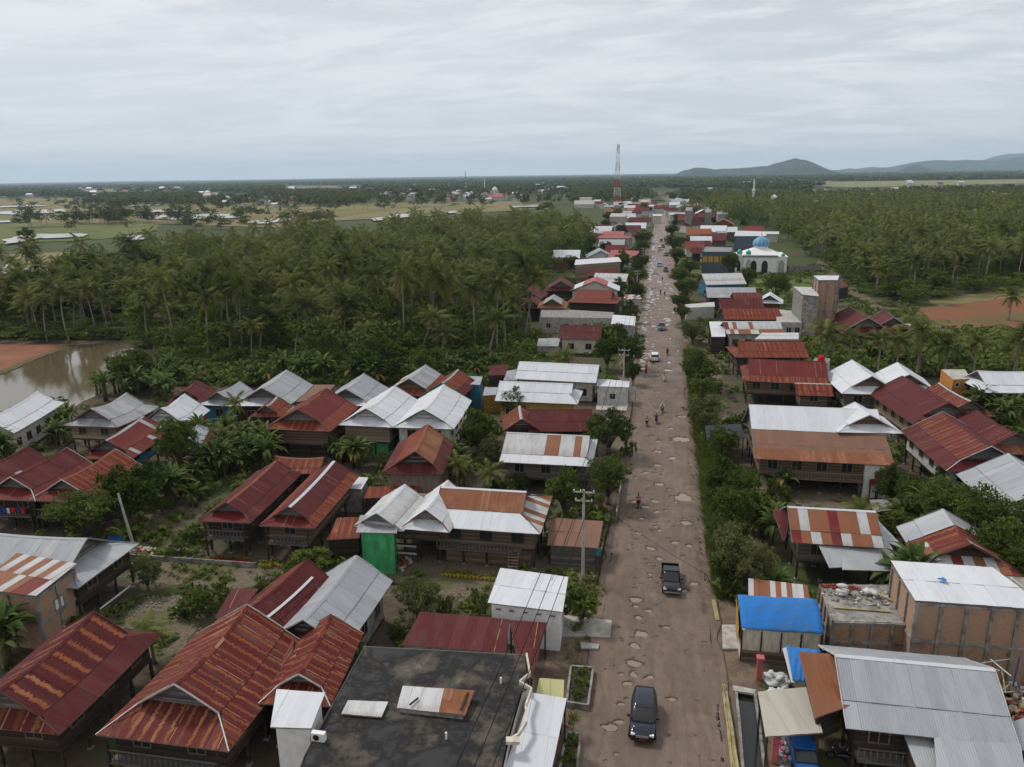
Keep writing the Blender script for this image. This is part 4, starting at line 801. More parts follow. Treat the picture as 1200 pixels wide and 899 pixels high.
# ------------------------------------------------------------------ extra materials
def special_mats():
    t = NT('roof_black'); o = t.geo(); n = t.noise(o, .38, 6, .62); n2 = t.noise(o, 1.7, 5, .7)
    f = t.math('ADD', t.math('MULTIPLY', n, .75), t.math('MULTIPLY', n2, .25))
    c = t.mix(t.ss(f, .47, .60), (.016, .015, .015), (.075, .065, .052)); c = t.mix(t.ss(f, .60, .70), c, (.20, .175, .14))
    t.bump(n2, .03); r = t.math('SUBTRACT', 1.0, t.math('MULTIPLY', t.ss(f, .5, .4), .45)); MATS['roof_black'] = t.done(c, r, 0, .3)
    # ground
    t = NT('village_ground'); o = t.geo(); x, y, z = t.sep(o)
    n = t.noise(o, .055, 6, .65); n2 = t.noise(o, .9, 6, .7); n3 = t.noise(o, 7.0, 4, .7)
    soil = t.mix(t.ss(n2, .35, .7), (.105, .080, .056), (.062, .046, .034)); soil = t.mix(t.math('MULTIPLY', t.ss(n3, .55, .75), .5), soil, (.20, .17, .14))
    grass = t.mix(n2, (.030, .048, .014), (.075, .092, .030))
    near = t.ss(y, 330.0, 120.0)
    f = t.math('ADD', n, t.math('MULTIPLY', t.math('SUBTRACT', n2, .5), .35)); f = t.math('ADD', f, t.math('MULTIPLY', near, .13))
    c = t.mix(t.ss(f, .52, .62), grass, soil)
    far = t.ss(y, 400.0, 2500.0); nf = t.noise(t.mapping(o, (.35, 1, 1)), .006, 7, .65)
    farc = t.mix(t.ss(nf, .4, .65), (.030, .042, .018), (.085, .095, .040)); c = t.mix(far, c, farc)
    t.bump(n2, .12); MATS['village_ground'] = t.done(c, .95, 0, .15)
    t = NT('mud_road'); o = t.geo(); x, y, z = t.sep(o)
    wx = t.math('MULTIPLY', t.math('SUBTRACT', t.noise(o, .12, 3), .5), 3.0)
    tr = t.noise(t.comb(t.math('MULTIPLY', t.math('ADD', x, wx), 2.2), t.math('MULTIPLY', y, .14), 0.0), 1.0, 6, .6)
    tr = t.math('ADD', t.math('MULTIPLY', tr, .6), t.math('MULTIPLY', t.noise(o, 1.3, 6, .7), .4))
    n2 = t.noise(o, .35, 5, .6); n3 = t.noise(o, 5.0, 5, .7)
    c = t.mix(t.ss(tr, .3, .7), (.120, .083, .062), (.188, .138, .108))
    c = t.mix(t.math('MULTIPLY', t.ss(n2, .45, .7), .6), c, (.115, .088, .068)); c = t.mix(t.math('MULTIPLY', t.ss(n3, .55, .75), .4), c, (.27, .205, .16))
    pt = t.noise(t.mapping(o, (.5, .22, 1)), .5, 3, .4); c = t.mix(t.math('MULTIPLY', t.ss(pt, .52, .56), .35), c, (.105, .078, .06))
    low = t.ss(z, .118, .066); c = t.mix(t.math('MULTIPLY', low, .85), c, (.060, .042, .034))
    c = t.mix(t.math('MULTIPLY', t.ss(y, 110, 300), .4), c, (.27, .22, .20))  # far stretch paler: sky reflection on the wet road put into the colour
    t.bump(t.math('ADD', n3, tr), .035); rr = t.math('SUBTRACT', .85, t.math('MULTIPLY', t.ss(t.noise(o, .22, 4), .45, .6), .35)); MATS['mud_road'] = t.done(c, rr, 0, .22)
    t = NT('mud_verge'); o = t.geo(); n = t.noise(o, .5, 6, .7); n2 = t.noise(o, 4, 5, .75); c = t.mix(t.ss(n, .35, .65), (.10, .070, .048), (.19, .138, .10)); c = t.mix(t.math('MULTIPLY', t.ss(n2, .55, .72), .5), c, (.27, .22, .18)); c = t.mix(t.math('MULTIPLY', t.ss(n, .58, .68), .6), c, (.06, .075, .025)); t.bump(n2, .08); MATS['mud_verge'] = t.done(c, .9, 0, .2)
    t = NT('mud_water'); o = t.geo(); n = t.noise(o, 1.2, 4); t.bump(t.noise(o, 6, 3), .002)
    MATS['mud_water'] = t.done(t.mix(n, (.26, .195, .135), (.20, .145, .10)), .10, 0, .5)
    t = NT('pond_water'); o = t.geo(); n = t.noise(o, .12, 5); t.bump(t.noise(t.mapping(o, (1, 2.5, 1)), 1.5, 3), .004)
    MATS['pond_water'] = t.done(t.mix(n, (.085, .062, .035), (.13, .10, .06)), .04, 0, .5)
    t = NT('paddy_water'); o = t.geo(); n = t.noise(o, .03, 5)
    MATS['paddy_water'] = t.done(t.mix(n, (.36, .34, .31), (.30, .28, .25)), .25, 0, .6)  # pale base: reflected sky put into the water colour
    t = NT('ditch_water'); MATS['ditch_water'] = t.done((.014, .016, .012), .12, 0, .5)
    for nm, a, b, sc in (('field_green', (.075, .10, .03), (.14, .14, .055), .06), ('field_tan', (.20, .165, .085), (.13, .125, .05), .02), ('field_plain', (.15, .165, .07), (.21, .19, .10), .01),
                         ('field_bund', (.085, .085, .035), (.12, .09, .05), .3)):
        t = NT(nm); o = t.geo(); n = t.noise(t.mapping(o, (1, .5, 1)), sc, 6, .65); MATS[nm] = t.done(t.mix(t.ss(n, .35, .65), a, b), .95, 0, .1)
    t = NT('gravel'); o = t.geo(); n = t.noise(o, 3.5, 6, .75); n2 = t.noise(o, .25, 4); c = t.mix(t.ss(n, .35, .65), (.095, .070, .048), (.185, .150, .112)); c = t.mix(t.math('MULTIPLY', t.ss(n2, .46, .6), .75), c, t.mix(n, (.05, .065, .02), (.115, .115, .045))); t.bump(n, .06); MATS['gravel'] = t.done(c, .95, 0, .15)
    t = NT('red_field'); o = t.geo(); n = t.noise(t.mapping(o, (.6, 1, 1)), .06, 6, .65); c = t.mix(t.ss(n, .44, .64), (.185, .080, .045), (.115, .095, .042)); MATS['red_field'] = t.done(c, .95, 0, .1)
    t = NT('hill_green'); o = t.geo(); n = t.noise(o, .004, 7, .7); c = t.mix(t.ss(n, .45, .66), (.020, .034, .018), (.085, .085, .045)); t.bump(n, 60); MATS['hill_green'] = t.done(c, .95, 0, .1)
special_mats()

# ------------------------------------------------------------------ terrain
def strip(name, pts, z, mat, kind='structure', jitter=0.0, sub=10, skirt=0.0):
    """a ground sheet with a slightly irregular outline from world points"""
    out = []
    n = len(pts)
    for i in range(n):
        a, b = Vector((*pts[i], 0)), Vector((*pts[(i+1) % n], 0))
        L_ = (b-a).length; nk = max(1, int(L_/max(.6, 3.2*jitter, L_/80)))
        for k in range(nk):
            p = a.lerp(b, k/nk)
            if jitter: p += Vector((random.uniform(-1, 1), random.uniform(-1, 1), 0))*jitter
            out.append((p.x, p.y, z))
    mb = MB(); mb.poly(out, mat)
    if skirt:
        lo = [(x, y, z-skirt) for x, y, _ in out]
        for i in range(len(out)):
            j = (i+1) % len(out); mb.poly([out[i], lo[i], lo[j], out[j]], mat)
    o = mb.build(name); tag(o, kind=kind); return o
def px_strip(name, px, z, mat, jitter=0.0, sub=10):
    return strip(name, [tuple(at(a, b, 0))[:2] for a, b in px], z, mat, jitter=jitter, sub=sub)
mb = MB(); B = 60000.0
xs = [-B, -3000, -400, 400, 3000, B]; ys = [-3000, 0, 400, 3000, B]
for i in range(5):
    for j in range(4): mb.poly([(xs[i], ys[j], 0), (xs[i+1], ys[j], 0), (xs[i+1], ys[j+1], 0), (xs[i], ys[j+1], 0)], 'village_ground')
tag(mb.build('ground'), kind='structure')
# road as a height field with real potholes; standing water is a level sheet under it
RX0, RX1 = -4.6, 6.2
def build_road():
    ys = [28.0]
    while ys[-1] < 1010: ys.append(ys[-1]+min(1.6, .11+max(0, ys[-1]-60)*.0022))
    ys = np.array(ys); xs = np.linspace(RX0, RX1, 84); X, Y = np.meshgrid(xs, ys)
    def vn(X, Y, sx, sy, seed):
        r = np.random.default_rng(seed); T = r.random((256, 256)); u = X/sx; v = Y/sy; i = np.floor(u).astype(int); j = np.floor(v).astype(int); a = u-i; b = v-j
        a = a*a*(3-2*a); b = b*b*(3-2*b); g = lambda p, q: T[p % 256, q % 256]
        return (g(i, j)*(1-a)+g(i+1, j)*a)*(1-b)+(g(i, j+1)*(1-a)+g(i+1, j+1)*a)*b-.5
    Hh = .13+.035*vn(X, Y, .45, 9, 1)+.04*vn(X, Y, 1.2, 2.2, 2)+.03*vn(X, Y, .35, .5, 3)+.012*vn(X, Y, .22, .25, 4)
    xc = (X-.8)/4.6; Hh += .03*(1-xc**2)-.02
    holes = []
    for px, py, w in ((745, 703, 13), (746, 711, 8), (759, 716, 8), (748, 724, 11), (780, 735, 11), (753, 743, 16), (743, 757, 16), (813, 684, 10), (763, 643, 13), (750, 625, 9), (792, 636, 9), (772, 655, 11),
                      (768, 617, 8), (772, 622, 7), (742, 777, 19), (743, 791, 9), (728, 790, 7), (761, 794, 11), (737, 801, 11), (787, 820, 11), (716, 853, 15), (727, 825, 8), (735, 820, 8), (725, 846, 8), (722, 884, 6),
                      (744, 678, 4), (762, 678, 5), (804, 613, 12), (808, 640, 7), (770, 600, 9), (752, 608, 9), (745, 690, 4), (800, 583, 24), (797, 515, 22), (799, 488, 12), (784, 434, 13), (756, 414, 10), (755, 424, 10), (754, 432, 9),
                      (771, 568, 9), (770, 545, 11), (758, 554, 9), (774, 568, 8), (772, 517, 8), (771, 529, 10), (788, 537, 10), (786, 502, 8), (769, 588, 9), (757, 594, 8), (747, 597, 8), (742, 588, 8)):
        p = at(px, py, .05); d = depth(p); holes.append((p.x, p.y, w*d/FPX/2*1.15, w*d/FPX/2*.95, .17))
    rr = random.Random(5)
    y = 64
    while y < 150:
        y += rr.uniform(.25, .9)
        x = rr.gauss(.2, 1.3) if rr.random() < .7 else rr.uniform(-3, 5); r = rr.uniform(.12, .48); holes.append((x, y, r, r*rr.uniform(.6, 1.1), rr.uniform(.05, .11)))
    while y < 1000:
        y += rr.uniform(.12, .6)*(1+y/900); x = rr.uniform(-3.6, 5.4)
        if rr.random() < .35: x = rr.uniform(-3.7, -1.2)
        r = rr.uniform(.2, 1.0)*(1.0 if y > 190 else .7); holes.append((x, y, r, r*rr.uniform(.8, 3.0), rr.uniform(.09, .15)))
    for k in range(40):
        yy = rr.uniform(38, 66); holes.append((rr.uniform(-3, 5), yy, rr.uniform(.12, .25), rr.uniform(.1, .22), .07))
    H2 = []
    for hx, hy, rx, ry, dp in holes:
        H2.append((hx, hy, rx*.85, ry*.8, dp))
        for _ in range(rr.choice((1, 2, 3))): H2.append((hx+rr.uniform(-1, 1)*rx*.9, hy+rr.uniform(-1, 1)*ry*.7, rx*rr.uniform(.25, .6), ry*rr.uniform(.25, .6), dp*rr.uniform(.5, 1)))
        for _ in range(rr.choice((0, 1, 2))): H2.append((hx+rr.uniform(-1, 1)*rx*2.2, hy+rr.uniform(-1, 1)*ry*2.0, rx*rr.uniform(.1, .3), ry*rr.uniform(.1, .3), dp*rr.uniform(.4, .8)))
    holes = H2
    for hx, hy, rx, ry, dp in holes:
        j0, j1 = np.searchsorted(ys, (hy-ry*2, hy+ry*2)); 
        if j1 <= j0: continue
        xx = X[j0:j1]; yy = Y[j0:j1]; wob = 1+.9*vn(xx+hx, yy+hy, .45, .4, 9)+.5*vn(xx, yy, .2, .2, 10)
        q = np.sqrt(((xx-hx)/rx)**2+((yy-hy)/ry)**2)/wob
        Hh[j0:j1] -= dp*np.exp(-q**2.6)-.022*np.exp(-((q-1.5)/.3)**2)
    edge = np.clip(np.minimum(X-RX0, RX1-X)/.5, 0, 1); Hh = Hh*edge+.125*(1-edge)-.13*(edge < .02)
    ny, nx = X.shape; V = np.stack([X, Y, Hh], -1).reshape(-1, 3)
    jag = vn(V[:, 0]*0, V[:, 1], 1, 2.5, 20)*.9; side = np.where(np.abs(V[:, 0]-.8) > 4.6, 1.0, 0.0); V[:, 0] += jag*side
    idx = np.arange(ny*nx).reshape(ny, nx); Q = np.stack([idx[:-1, :-1], idx[:-1, 1:], idx[1:, 1:], idx[1:, :-1]], -1).reshape(-1, 4)
    me = bpy.data.meshes.new('mud_road'); me.vertices.add(len(V)); me.vertices.foreach_set('co', V.ravel().astype(np.float32))
    me.loops.add(Q.size); me.loops.foreach_set('vertex_index', Q.ravel().astype(np.int32)); me.polygons.add(len(Q)); me.polygons.foreach_set('loop_start', (np.arange(len(Q))*4).astype(np.int32))
    me.polygons.foreach_set('use_smooth', np.ones(len(Q), bool)); me.update(calc_edges=True); me.materials.append(MATS['mud_road'])
    o = bpy.data.objects.new('mud_road', me); COL.objects.link(o); tag(o, kind='structure')
build_road()
mb = MB(); mb.poly([(RX0+.6, 28, .035), (RX1-.6, 28, .035), (RX1-.6, 1008, .035), (RX0+.6, 1008, .035)], 'mud_water'); tag(mb.build('puddle_water'), kind='structure')
# verges
strip('road_verge', [(-7.5, 30), (-4.2, 30), (-4.2, 420), (-6.5, 420)], .022, 'mud_verge', jitter=.3)
strip('road_verge', [(5.6, 30), (9.5, 30), (9.2, 58), (7.0, 64), (6.6, 420), (5.6, 420)], .022, 'mud_verge', jitter=.3)
# yards, lanes
lane = [tuple(at(*p))[:2] for p in ((-10, 668), (135, 652), (300, 664), (440, 680), (585, 690), (660, 704), (655, 722), (575, 706), (440, 697), (290, 690), (120, 680), (-10, 690))]
strip('lane', lane, .008, 'gravel', jitter=.3, sub=8)
px_strip('dirt_yard', ((170, 700), (255, 700), (215, 762), (180, 780), (135, 735)), .012, 'gravel', .4)
px_strip('dirt_yard', ((180, 590), (250, 600), (240, 650), (190, 650)), .010, 'gravel', .5)
px_strip('dirt_yard', ((360, 630), (640, 650), (700, 665), (690, 700), (360, 680)), .004, 'gravel', .4)
px_strip('dirt_yard', ((230, 488), (300, 492), (310, 520), (240, 545)), .01, 'gravel', .5)
px_strip('dirt_yard', ((860, 560), (1070, 575), (1060, 600), (900, 600)), .01, 'gravel', .5)
px_strip('dirt_yard', ((790, 400), (840, 400), (860, 520), (820, 520)), .01, 'gravel', .5)
px_strip('dirt_yard', ((815, 720), (870, 770), (860, 899), (830, 899)), .016, 'gravel', .3)
px_strip('dirt_yard', ((800, 300), (860, 312), (860, 322), (800, 322)), .02, 'field_green', .5)
px_strip('mosque_lawn', ((820, 318), (935, 322), (990, 335), (985, 350), (880, 350), (830, 335)), .03, 'field_green', .6)
px_strip('dirt_lane', ((960, 303), (972, 312), (1000, 335), (1040, 365), (1110, 385), (1150, 395), (1120, 392), (1040, 374), (990, 340), (955, 311)), .04, 'gravel', .5)
# pond and red earth at the left, red field at the right
px_strip('pond', ((-40, 452), (78, 406), (120, 402), (185, 412), (150, 440), (90, 478), (0, 484)), .06, 'pond_water', .6)
px_strip('red_earth', ((-60, 455), (-60, 404), (85, 404), (75, 410), (-10, 441)), .10, 'red_earth', .5)
strip('pond_bank', [tuple(at(*p))[:2] for p in ((-40, 450), (82, 403), (92, 402), (60, 415), (-40, 457))], .16, 'field_bund', jitter=.4, sub=10)
px_strip('red_field', ((1070, 362), (1200, 345), (1330, 348), (1330, 400), (1190, 400), (1120, 388), (1085, 372)), .06, 'red_field', .8)
px_strip('field', ((1085, 352), (1200, 338), (1330, 335), (1330, 346), (1190, 348), (1100, 360)), .09, 'field_tan', .8)
px_strip('undergrowth_floor', ((940, 400), (1220, 395), (1220, 425), (1000, 430), (940, 415)), .05, 'field_bund', .8)
# distant fields and paddies
FZ = .2
for nm, px, mt in (('field', ((-60, 234), (80, 232), (140, 236), (240, 240), (350, 236), (340, 250), (120, 262), (-60, 262)), 'field_tan'),
                   ('field', ((-60, 258), (90, 262), (190, 262), (185, 270), (130, 280), (-60, 290)), 'field_green'),
                   ('field', ((150, 240), (300, 244), (345, 243), (420, 245), (350, 268), (160, 262)), 'field_tan'),
                   ('field', ((330, 240), (610, 236), (620, 246), (470, 256), (330, 262)), 'field_tan'),
                   ('field', ((590, 240), (650, 238), (650, 246), (590, 246)), 'field_tan'),
                   ('plain_field', ((950, 213.5), (1270, 209.5), (1280, 214), (1140, 216.5), (1000, 220), (950, 218)), 'field_plain'),
                   ('field', ((90, 222), (200, 220.5), (290, 222), (200, 224.5), (100, 225)), 'field_tan'), ('field', ((330, 219), (430, 217.5), (440, 219.5), (340, 221)), 'field_tan'), ('field', ((20, 226), (70, 225), (75, 228), (20, 229)), 'field_green'),
                   ('plain_field', ((730, 232), (800, 230), (800, 235), (735, 236)), 'field_green'),
                   ('field', ((10, 300), (100, 296), (110, 345), (20, 348)), 'field_tan')):
    FZ += .06; px_strip(nm, px, FZ, MATS[mt].name, 3)
for px in (((0, 283), (30, 276), (100, 275.5), (98, 279), (40, 282), (10, 288)), ((-30, 251), (20, 248), (76, 246), (76, 249.5), (20, 253)), ((155, 256), (200, 253), (275, 252), (278, 257), (200, 259)), ((288, 263), (300, 260), (340, 257), (342, 260), (310, 264)),
           ((455, 254), (476, 252), (478, 256), (456, 258)), ((150, 279), (167, 277), (166, 283), (150, 284)), ((-10, 261), (12, 260), (12, 262), (-10, 263)), ((152, 242), (190, 240.5), (190, 241.5), (152, 243)), ((440, 258), (450, 256), (446, 260), (440, 261)), ((525, 250), (535, 248.5), (535, 251), (525, 252)),
           ((160, 248), (215, 247), (240, 249), (165, 250.5)), ((0, 243), (40, 241.5), (60, 242.5), (0, 244.5)),
           ((3, 318), (20, 312), (28, 330), (10, 345)), ((38, 322), (62, 315), (60, 342), (40, 340)), ((62, 330), (88, 327), (85, 336), (64, 338)), ((600, 243.5), (640, 242), (640, 243.5), (600, 245))):
    FZ += .04; px_strip('paddy_water', px, FZ+.3, 'paddy_water', 3.2, 6)
# hills
def hill(name, cx0, cy, segs, depthm, mat='hill_green', seed=1):
    """segs: (photo x, crest px above the horizon) at distance cy; a ridge with real depth"""
    rr = np.random.default_rng(seed); xs = []; 
    for px, hpx in segs:
        # world direction through that column
        d = fwd*FPX+rgt*(px-600)-upv*(208-.0147*(px-600)-449.5); k = cy/d.y; xs.append((d.x*k, hpx*cy/ (FPX*.93) ))
    X = np.array([a for a, b in xs]); Hc = np.array([b for a, b in xs]); n = 160; u = np.linspace(X[0], X[-1], n); h = np.interp(u, X, Hc)*(1.0 if cy < 9000 else .88)
    h = h*(1+.0*u); kk = np.cumsum(rr.normal(size=n)); kk -= np.linspace(kk[0], kk[-1], n); h += kk/np.abs(kk).max()*h.max()*.05*(h > 1)
    m = 26; V = []; F_ = []
    T = rr.random((40, 200))
    for j in range(m):
        f = j/(m-1)*2-1; prof = max(0, 1-abs(f)**1.4)
        for i in range(n):
            spur = .22*math.sin(u[i]/depthm*9+3*math.sin(f*2+i*.02))*abs(f)*(1-abs(f))*2
            V.append((u[i], cy+f*depthm+spur*depthm*.3, max(-3, h[i]*(prof+spur*prof)-2+T[j % 40, i % 200]*h[i]*.01)))
    for j in range(m-1):
        for i in range(n-1): F_.append((j*n+i, j*n+i+1, (j+1)*n+i+1, (j+1)*n+i))
    me = bpy.data.meshes.new(name); me.from_pydata(V, [], F_); me.polygons.foreach_set('use_smooth', [True]*len(F_)); me.materials.append(MATS[mat]); me.update()
    o = bpy.data.objects.new(name, me); COL.objects.link(o); tag(o, kind='structure')
hill('hills', 0, 8500, [(770, 0), (790, 2), (800, 6), (815, 9), (825, 8.5), (840, 6), (860, 7), (880, 8), (900, 10), (915, 13), (930, 16), (940, 14.5), (955, 9), (968, 3), (975, 0)], 1100, seed=2)
hill('hills', 0, 9500, [(1045, 0), (1055, 3), (1068, 8.5), (1076, 9), (1088, 4), (1096, 0)], 400, seed=3)
hill('hills', 0, 13500, [(960, 0), (975, 3.5), (985, 2.5), (995, 5), (1005, 3), (1020, 6), (1040, 5.5), (1060, 9), (1075, 11.5), (1095, 12.5), (1110, 11.5), (1130, 12.5), (1150, 12), (1165, 10.5), (1180, 12.5), (1200, 15), (1230, 16), (1270, 13), (1330, 8)], 1600, seed=4)
hill('hills', 0, 18200, [(1130, 0), (1150, 9), (1165, 15), (1180, 18), (1195, 17.5), (1220, 17), (1260, 14), (1320, 9)], 1200, seed=5)
hill('hills', 0, 18500, [(-150, 0), (0, 1.3), (150, 1.8), (300, 1.2), (450, 1.6), (600, 1.5), (760, 1.2), (900, 1.5), (1100, 1.5), (1400, 0)], 1200, seed=6)

# ------------------------------------------------------------------ roadside and yard things
def W0(p): return Vector(p)
# flat black roof fittings
rt, P = FLAT
for o in COL.objects:
    if o.parent == rt and o.name.startswith('roof'): o.data.materials[0] = MATS['roof_black']
mb = MB()
edge = [(617, 767), (621, 790), (609, 800), (623, 808), (616, 828), (617, 846), (607, 862), (596, 868)]
for a, b in zip(edge, edge[1:]): mb.beam(at(*a, 4.55), at(*b, 4.55), .12, .28, 'cream')
mb.build('parapet', rt)
mb = MB(); a = at(593, 868, 4.6); mb.beam(a, at(609, 868, 4.6), .45, .22, 'cream'); mb.build('cornice', rt)
def panel(label, pts, mat, name='roof_sheet', cat='metal sheet'):
    mb = MB(); Q = [at(*p) for p in pts]; mb.sheets(Q, mat, .75, 1.8); o = mb.build(name); tag(o, label, cat); return o
mb = MB(); c = at(494, 838, 4.4)
Q = [at(463+20, 815, 4.4), at(552, 822, 4.4), at(545, 838, 4.4), at(468, 831, 4.4)]
q0, q1, q2, q3 = [at(*p) for p in ((472, 804, 4.95), (556, 810, 4.95), (545, 839, 4.75), (465, 830, 4.75))]
hb = root('hatch_cover', ((q0+q2)/2).to_tuple()[:2]+(4.4,), 'raised stair hatch with half white, half rusty corrugated sheets on the flat black roof', 'hatch')
mb = MB(); z0 = 4.4
I = [q.lerp((q0+q2)/2, .08) for q in (q0, q1, q2, q3)]
mb.hexa([Vector((q.x, q.y, z0)) for q in I]+[Vector((q.x, q.y, q.z-.08)) for q in I], 'concrete'); mb.build('wall', hb)
mid0 = q0.lerp(q1, .58); mid1 = q3.lerp(q2, .62)
mb = MB(); mb.sheets([q0, mid0, mid1, q3], 'white_old', .7, 1.5); mb.build('white_sheet', hb)
mb = MB(); mb.sheets([mid0+Vector((.03, 0, .02)), q1+Vector((0, 0, .02)), q2+Vector((0, 0, .02)), mid1+Vector((.03, 0, .02))], 'rust', .7, 1.0); mb.build('rusty_sheet', hb)
mb = MB(); mb.beam(at(480, 826, 5.0), at(490, 818, 5.0), .1, .08, 'dark_wood'); mb.beam(at(540, 832, 5.0), at(548, 812, 5.05), .12, .08, 'dark_wood'); mb.build('timber', hb)
panel('loose white corrugated sheet lying on the flat black roof', [(408, 821, 4.62), (455, 823, 4.62), (447, 841, 4.55), (400, 837, 4.55)], 'white_old')
for px, lab in (((523, 866), 'left one of two small white pipes standing on the black roof near the hatch'), ((587, 801), 'right one of the small white pipes standing on the black roof')):
    mb = MB(); p = at(*px, 4.4); mb.tube([p, p+Vector((0, 0, .45))], .07, 8, 'white_paint'); tag(mb.build('vent_pipe'), lab, 'pipe')
ac = root('air_conditioner', tuple(at(374, 868, 4.4)), 'white air conditioner unit at the left corner of the flat black roof', 'air conditioner')
p = at(374, 868, 4.4); mb = MB(); mb.box(p.x-.42, p.x+.42, p.y-.16, p.y+.16, 4.45, 5.0, 'white_paint'); mb.build('casing', ac)
mb = MB(); mb.tube([(p.x-.1, p.y-.165, 4.72), (p.x-.1, p.y-.19, 4.72)], .2, 14, 'dark_cloth'); mb.build('fan_grille', ac)
# brick blocks: column grids
def col_grid(rt, P, k, n, z, mid=True, n0=0, w=.22):
    a, b = P[k], P[(k+1) % len(P)]; d = (b-a); d.z = 0; L_ = d.length; d.normalize(); nr = Vector((d.y, -d.x, 0))
    for i in range(n0, n+1):
        mb = MB(); p = Vector((a.x, a.y, 0))+d*(L_*i/n)+nr*.02; mb.beam(Vector((p.x, p.y, 0)), Vector((p.x, p.y, z+.02)), w, w, 'concrete'); mb.build('column', rt)
    if mid:
        for zz in (z*.5, z-.12):
            mb = MB(); mb.beam(Vector((a.x, a.y, zz))+nr*.03, Vector((b.x, b.y, zz))+nr*.03, .16, .2, 'concrete'); mb.build('ring_beam', rt)
for k in range(4): col_grid(TOWER_B[0], TOWER_B[1], k, 2, 13.5, w=.35)
rt, P = BRICK_L
for k in range(4): col_grid(rt, P, k, 2, 5.0)
for k in range(4):
    if (P[k].y+P[(k+1) % 4].y)/2 < min(p.y for p in P)+3: wins_on(rt, P, k, 1, .9, .9, 2.7, 'lamp_glass', 'trim_grey')
rt, P = block('tall unfinished brick building with a clean white roof, right of the rubble terrace', [(1075, 705), (1225, 716), (1160, 671), (1047, 663)], 6.4, 'brick', 'concrete', name='brick_building', cat='building', sheet='white', overh=.25, slope=.2)
for k in range(4): col_grid(rt, P, k, 5 if k % 2 == 0 else 3, 6.4)
mb = MB(); c = at(1105, 679, 6.9); mb.poly([c+Vector((math.cos(a)*random.uniform(.2, .42), math.sin(a)*random.uniform(.2, .42), 0)) for a in [i*.63 for i in range(10)]], 'tarp_blue'); o = mb.build('blue_patch', rt)
rt, P = block('low brick block with a rubble covered concrete terrace, left of the white roofed brick building', [(976, 728), (1070, 731), (1041, 686), (962, 685)], 3.6, 'brick', 'concrete', name='brick_block', cat='building')
for k in range(4): col_grid(rt, P, k, 4, 3.6)
Lr = rt
rt, P = block('roofless brick shell with bare roof beams, right of the white roofed brick building', [(1205, 712), (1260, 716), (1210, 678), (1165, 673)], 5.4, 'brick', 'concrete', name='brick_shell', cat='building')
for i in range(3):
    mb = MB(); mb.beam(at(1168+i*16, 676+i*1, 6.0), at(1202+i*18, 704, 6.0), .09, .12, 'trim_white'); mb.build('roof_beam', rt)
def heap(label, c, r, h, mats, n, name='rubble_heap', cat='rubble', kind=None, sz=(.08, .28)):
    mb = MB(); c = Vector(c)
    for i in range(n):
        a = random.uniform(0, 6.28); q = math.sqrt(random.random()); x = c.x+math.cos(a)*q*r[0]; y = c.y+math.sin(a)*q*r[1]; z = c.z+h*(1-q)*random.random()
        s = random.uniform(*sz); v = [Vector((x, y, z))+Vector((random.uniform(-s, s), random.uniform(-s, s), random.uniform(-s*.5, s*.6))) for _ in range(8)]
        s2 = s; base = [(-s2, -s2*.6, -.5*s2), (s2, -s2*.6, -.5*s2), (s2, s2*.6, -.5*s2), (-s2, s2*.6, -.5*s2), (-s2, -s2*.6, .5*s2), (s2, -s2*.6, .5*s2), (s2, s2*.6, .5*s2), (-s2, s2*.6, .5*s2)]
        Rm = Matrix.Rotation(random.uniform(0, 3), 3, 'Z') @ Matrix.Rotation(random.uniform(-.5, .5), 3, 'X')
        mb.hexa([Vector((x, y, z+s*.4))+Rm @ Vector(b) for b in base], random.choice(mats))
    o = mb.build(name); tag(o, label, cat, kind=kind); return o
heap('heap of broken red bricks on the rubble terrace', at(985, 689, 3.62), (1.6, .4), .25, ['debris_red'], 130, cat='rubble', sz=(.05, .14))
heap('scattered grey rubble on the brick block terrace', at(1010, 700, 3.62), (3.2, 1.5), .1, ['debris_grey', 'concrete', 'debris_grey', 'sack'], 120, kind='stuff', sz=(.04, .13))
for px, L_, a, lab in (((1032, 697), 2.2, -.9, 'pale short plank leaning on the rubble terrace'), ((1010, 714), 4.2, .02, 'long pale plank lying at the front of the rubble terrace')):
    mb = MB(); p = at(*px, 3.7); d = Vector((math.cos(a), math.sin(a), 0))*L_/2; mb.beam(p-d, p+d, .25, .06, 'bamboo'); tag(mb.build('plank'), lab, 'plank')
def sackpile(label, c, r, n, mat='sack'):
    mb = MB()
    for i in range(n):
        a = random.uniform(0, 6.28); q = math.sqrt(random.random()); p = Vector(c)+Vector((math.cos(a)*q*r[0], math.sin(a)*q*r[1], .3+.8*(1-q)*random.random()))
        Rm = Matrix.Rotation(random.uniform(0, 3), 3, 'Z'); rings = []
        for k in range(5):
            f = -1+k*.5; rad = .26*math.sqrt(max(.05, 1-f*f*.9)); rings.append([mb.vert(p+Rm @ Vector((f*.45, rad*math.cos(t*1.047), rad*.7*math.sin(t*1.047)))) for t in range(6)])
        for A_, B_ in zip(rings, rings[1:]):
            for t in range(6): mb.face([A_[t], A_[(t+1) % 6], B_[(t+1) % 6], B_[t]], mat)
        mb.face(rings[0][::-1], mat); mb.face(rings[-1], mat)
    o = mb.build('sack_pile', smooth=True); tag(o, label, 'sacks'); return o
sackpile('pile of bulging white plastic sacks between the tarpaulin shop and the tin canopy', at(911, 806, 0), (.7, 1.6), 26)
sackpile('white plastic sacks dumped on the rubble terrace', at(985, 698, 3.6), (.5, .3), 4)
sackpile('small white plastic bag on the rubble terrace', at(1022, 698, 3.6), (.5, .3), 4)
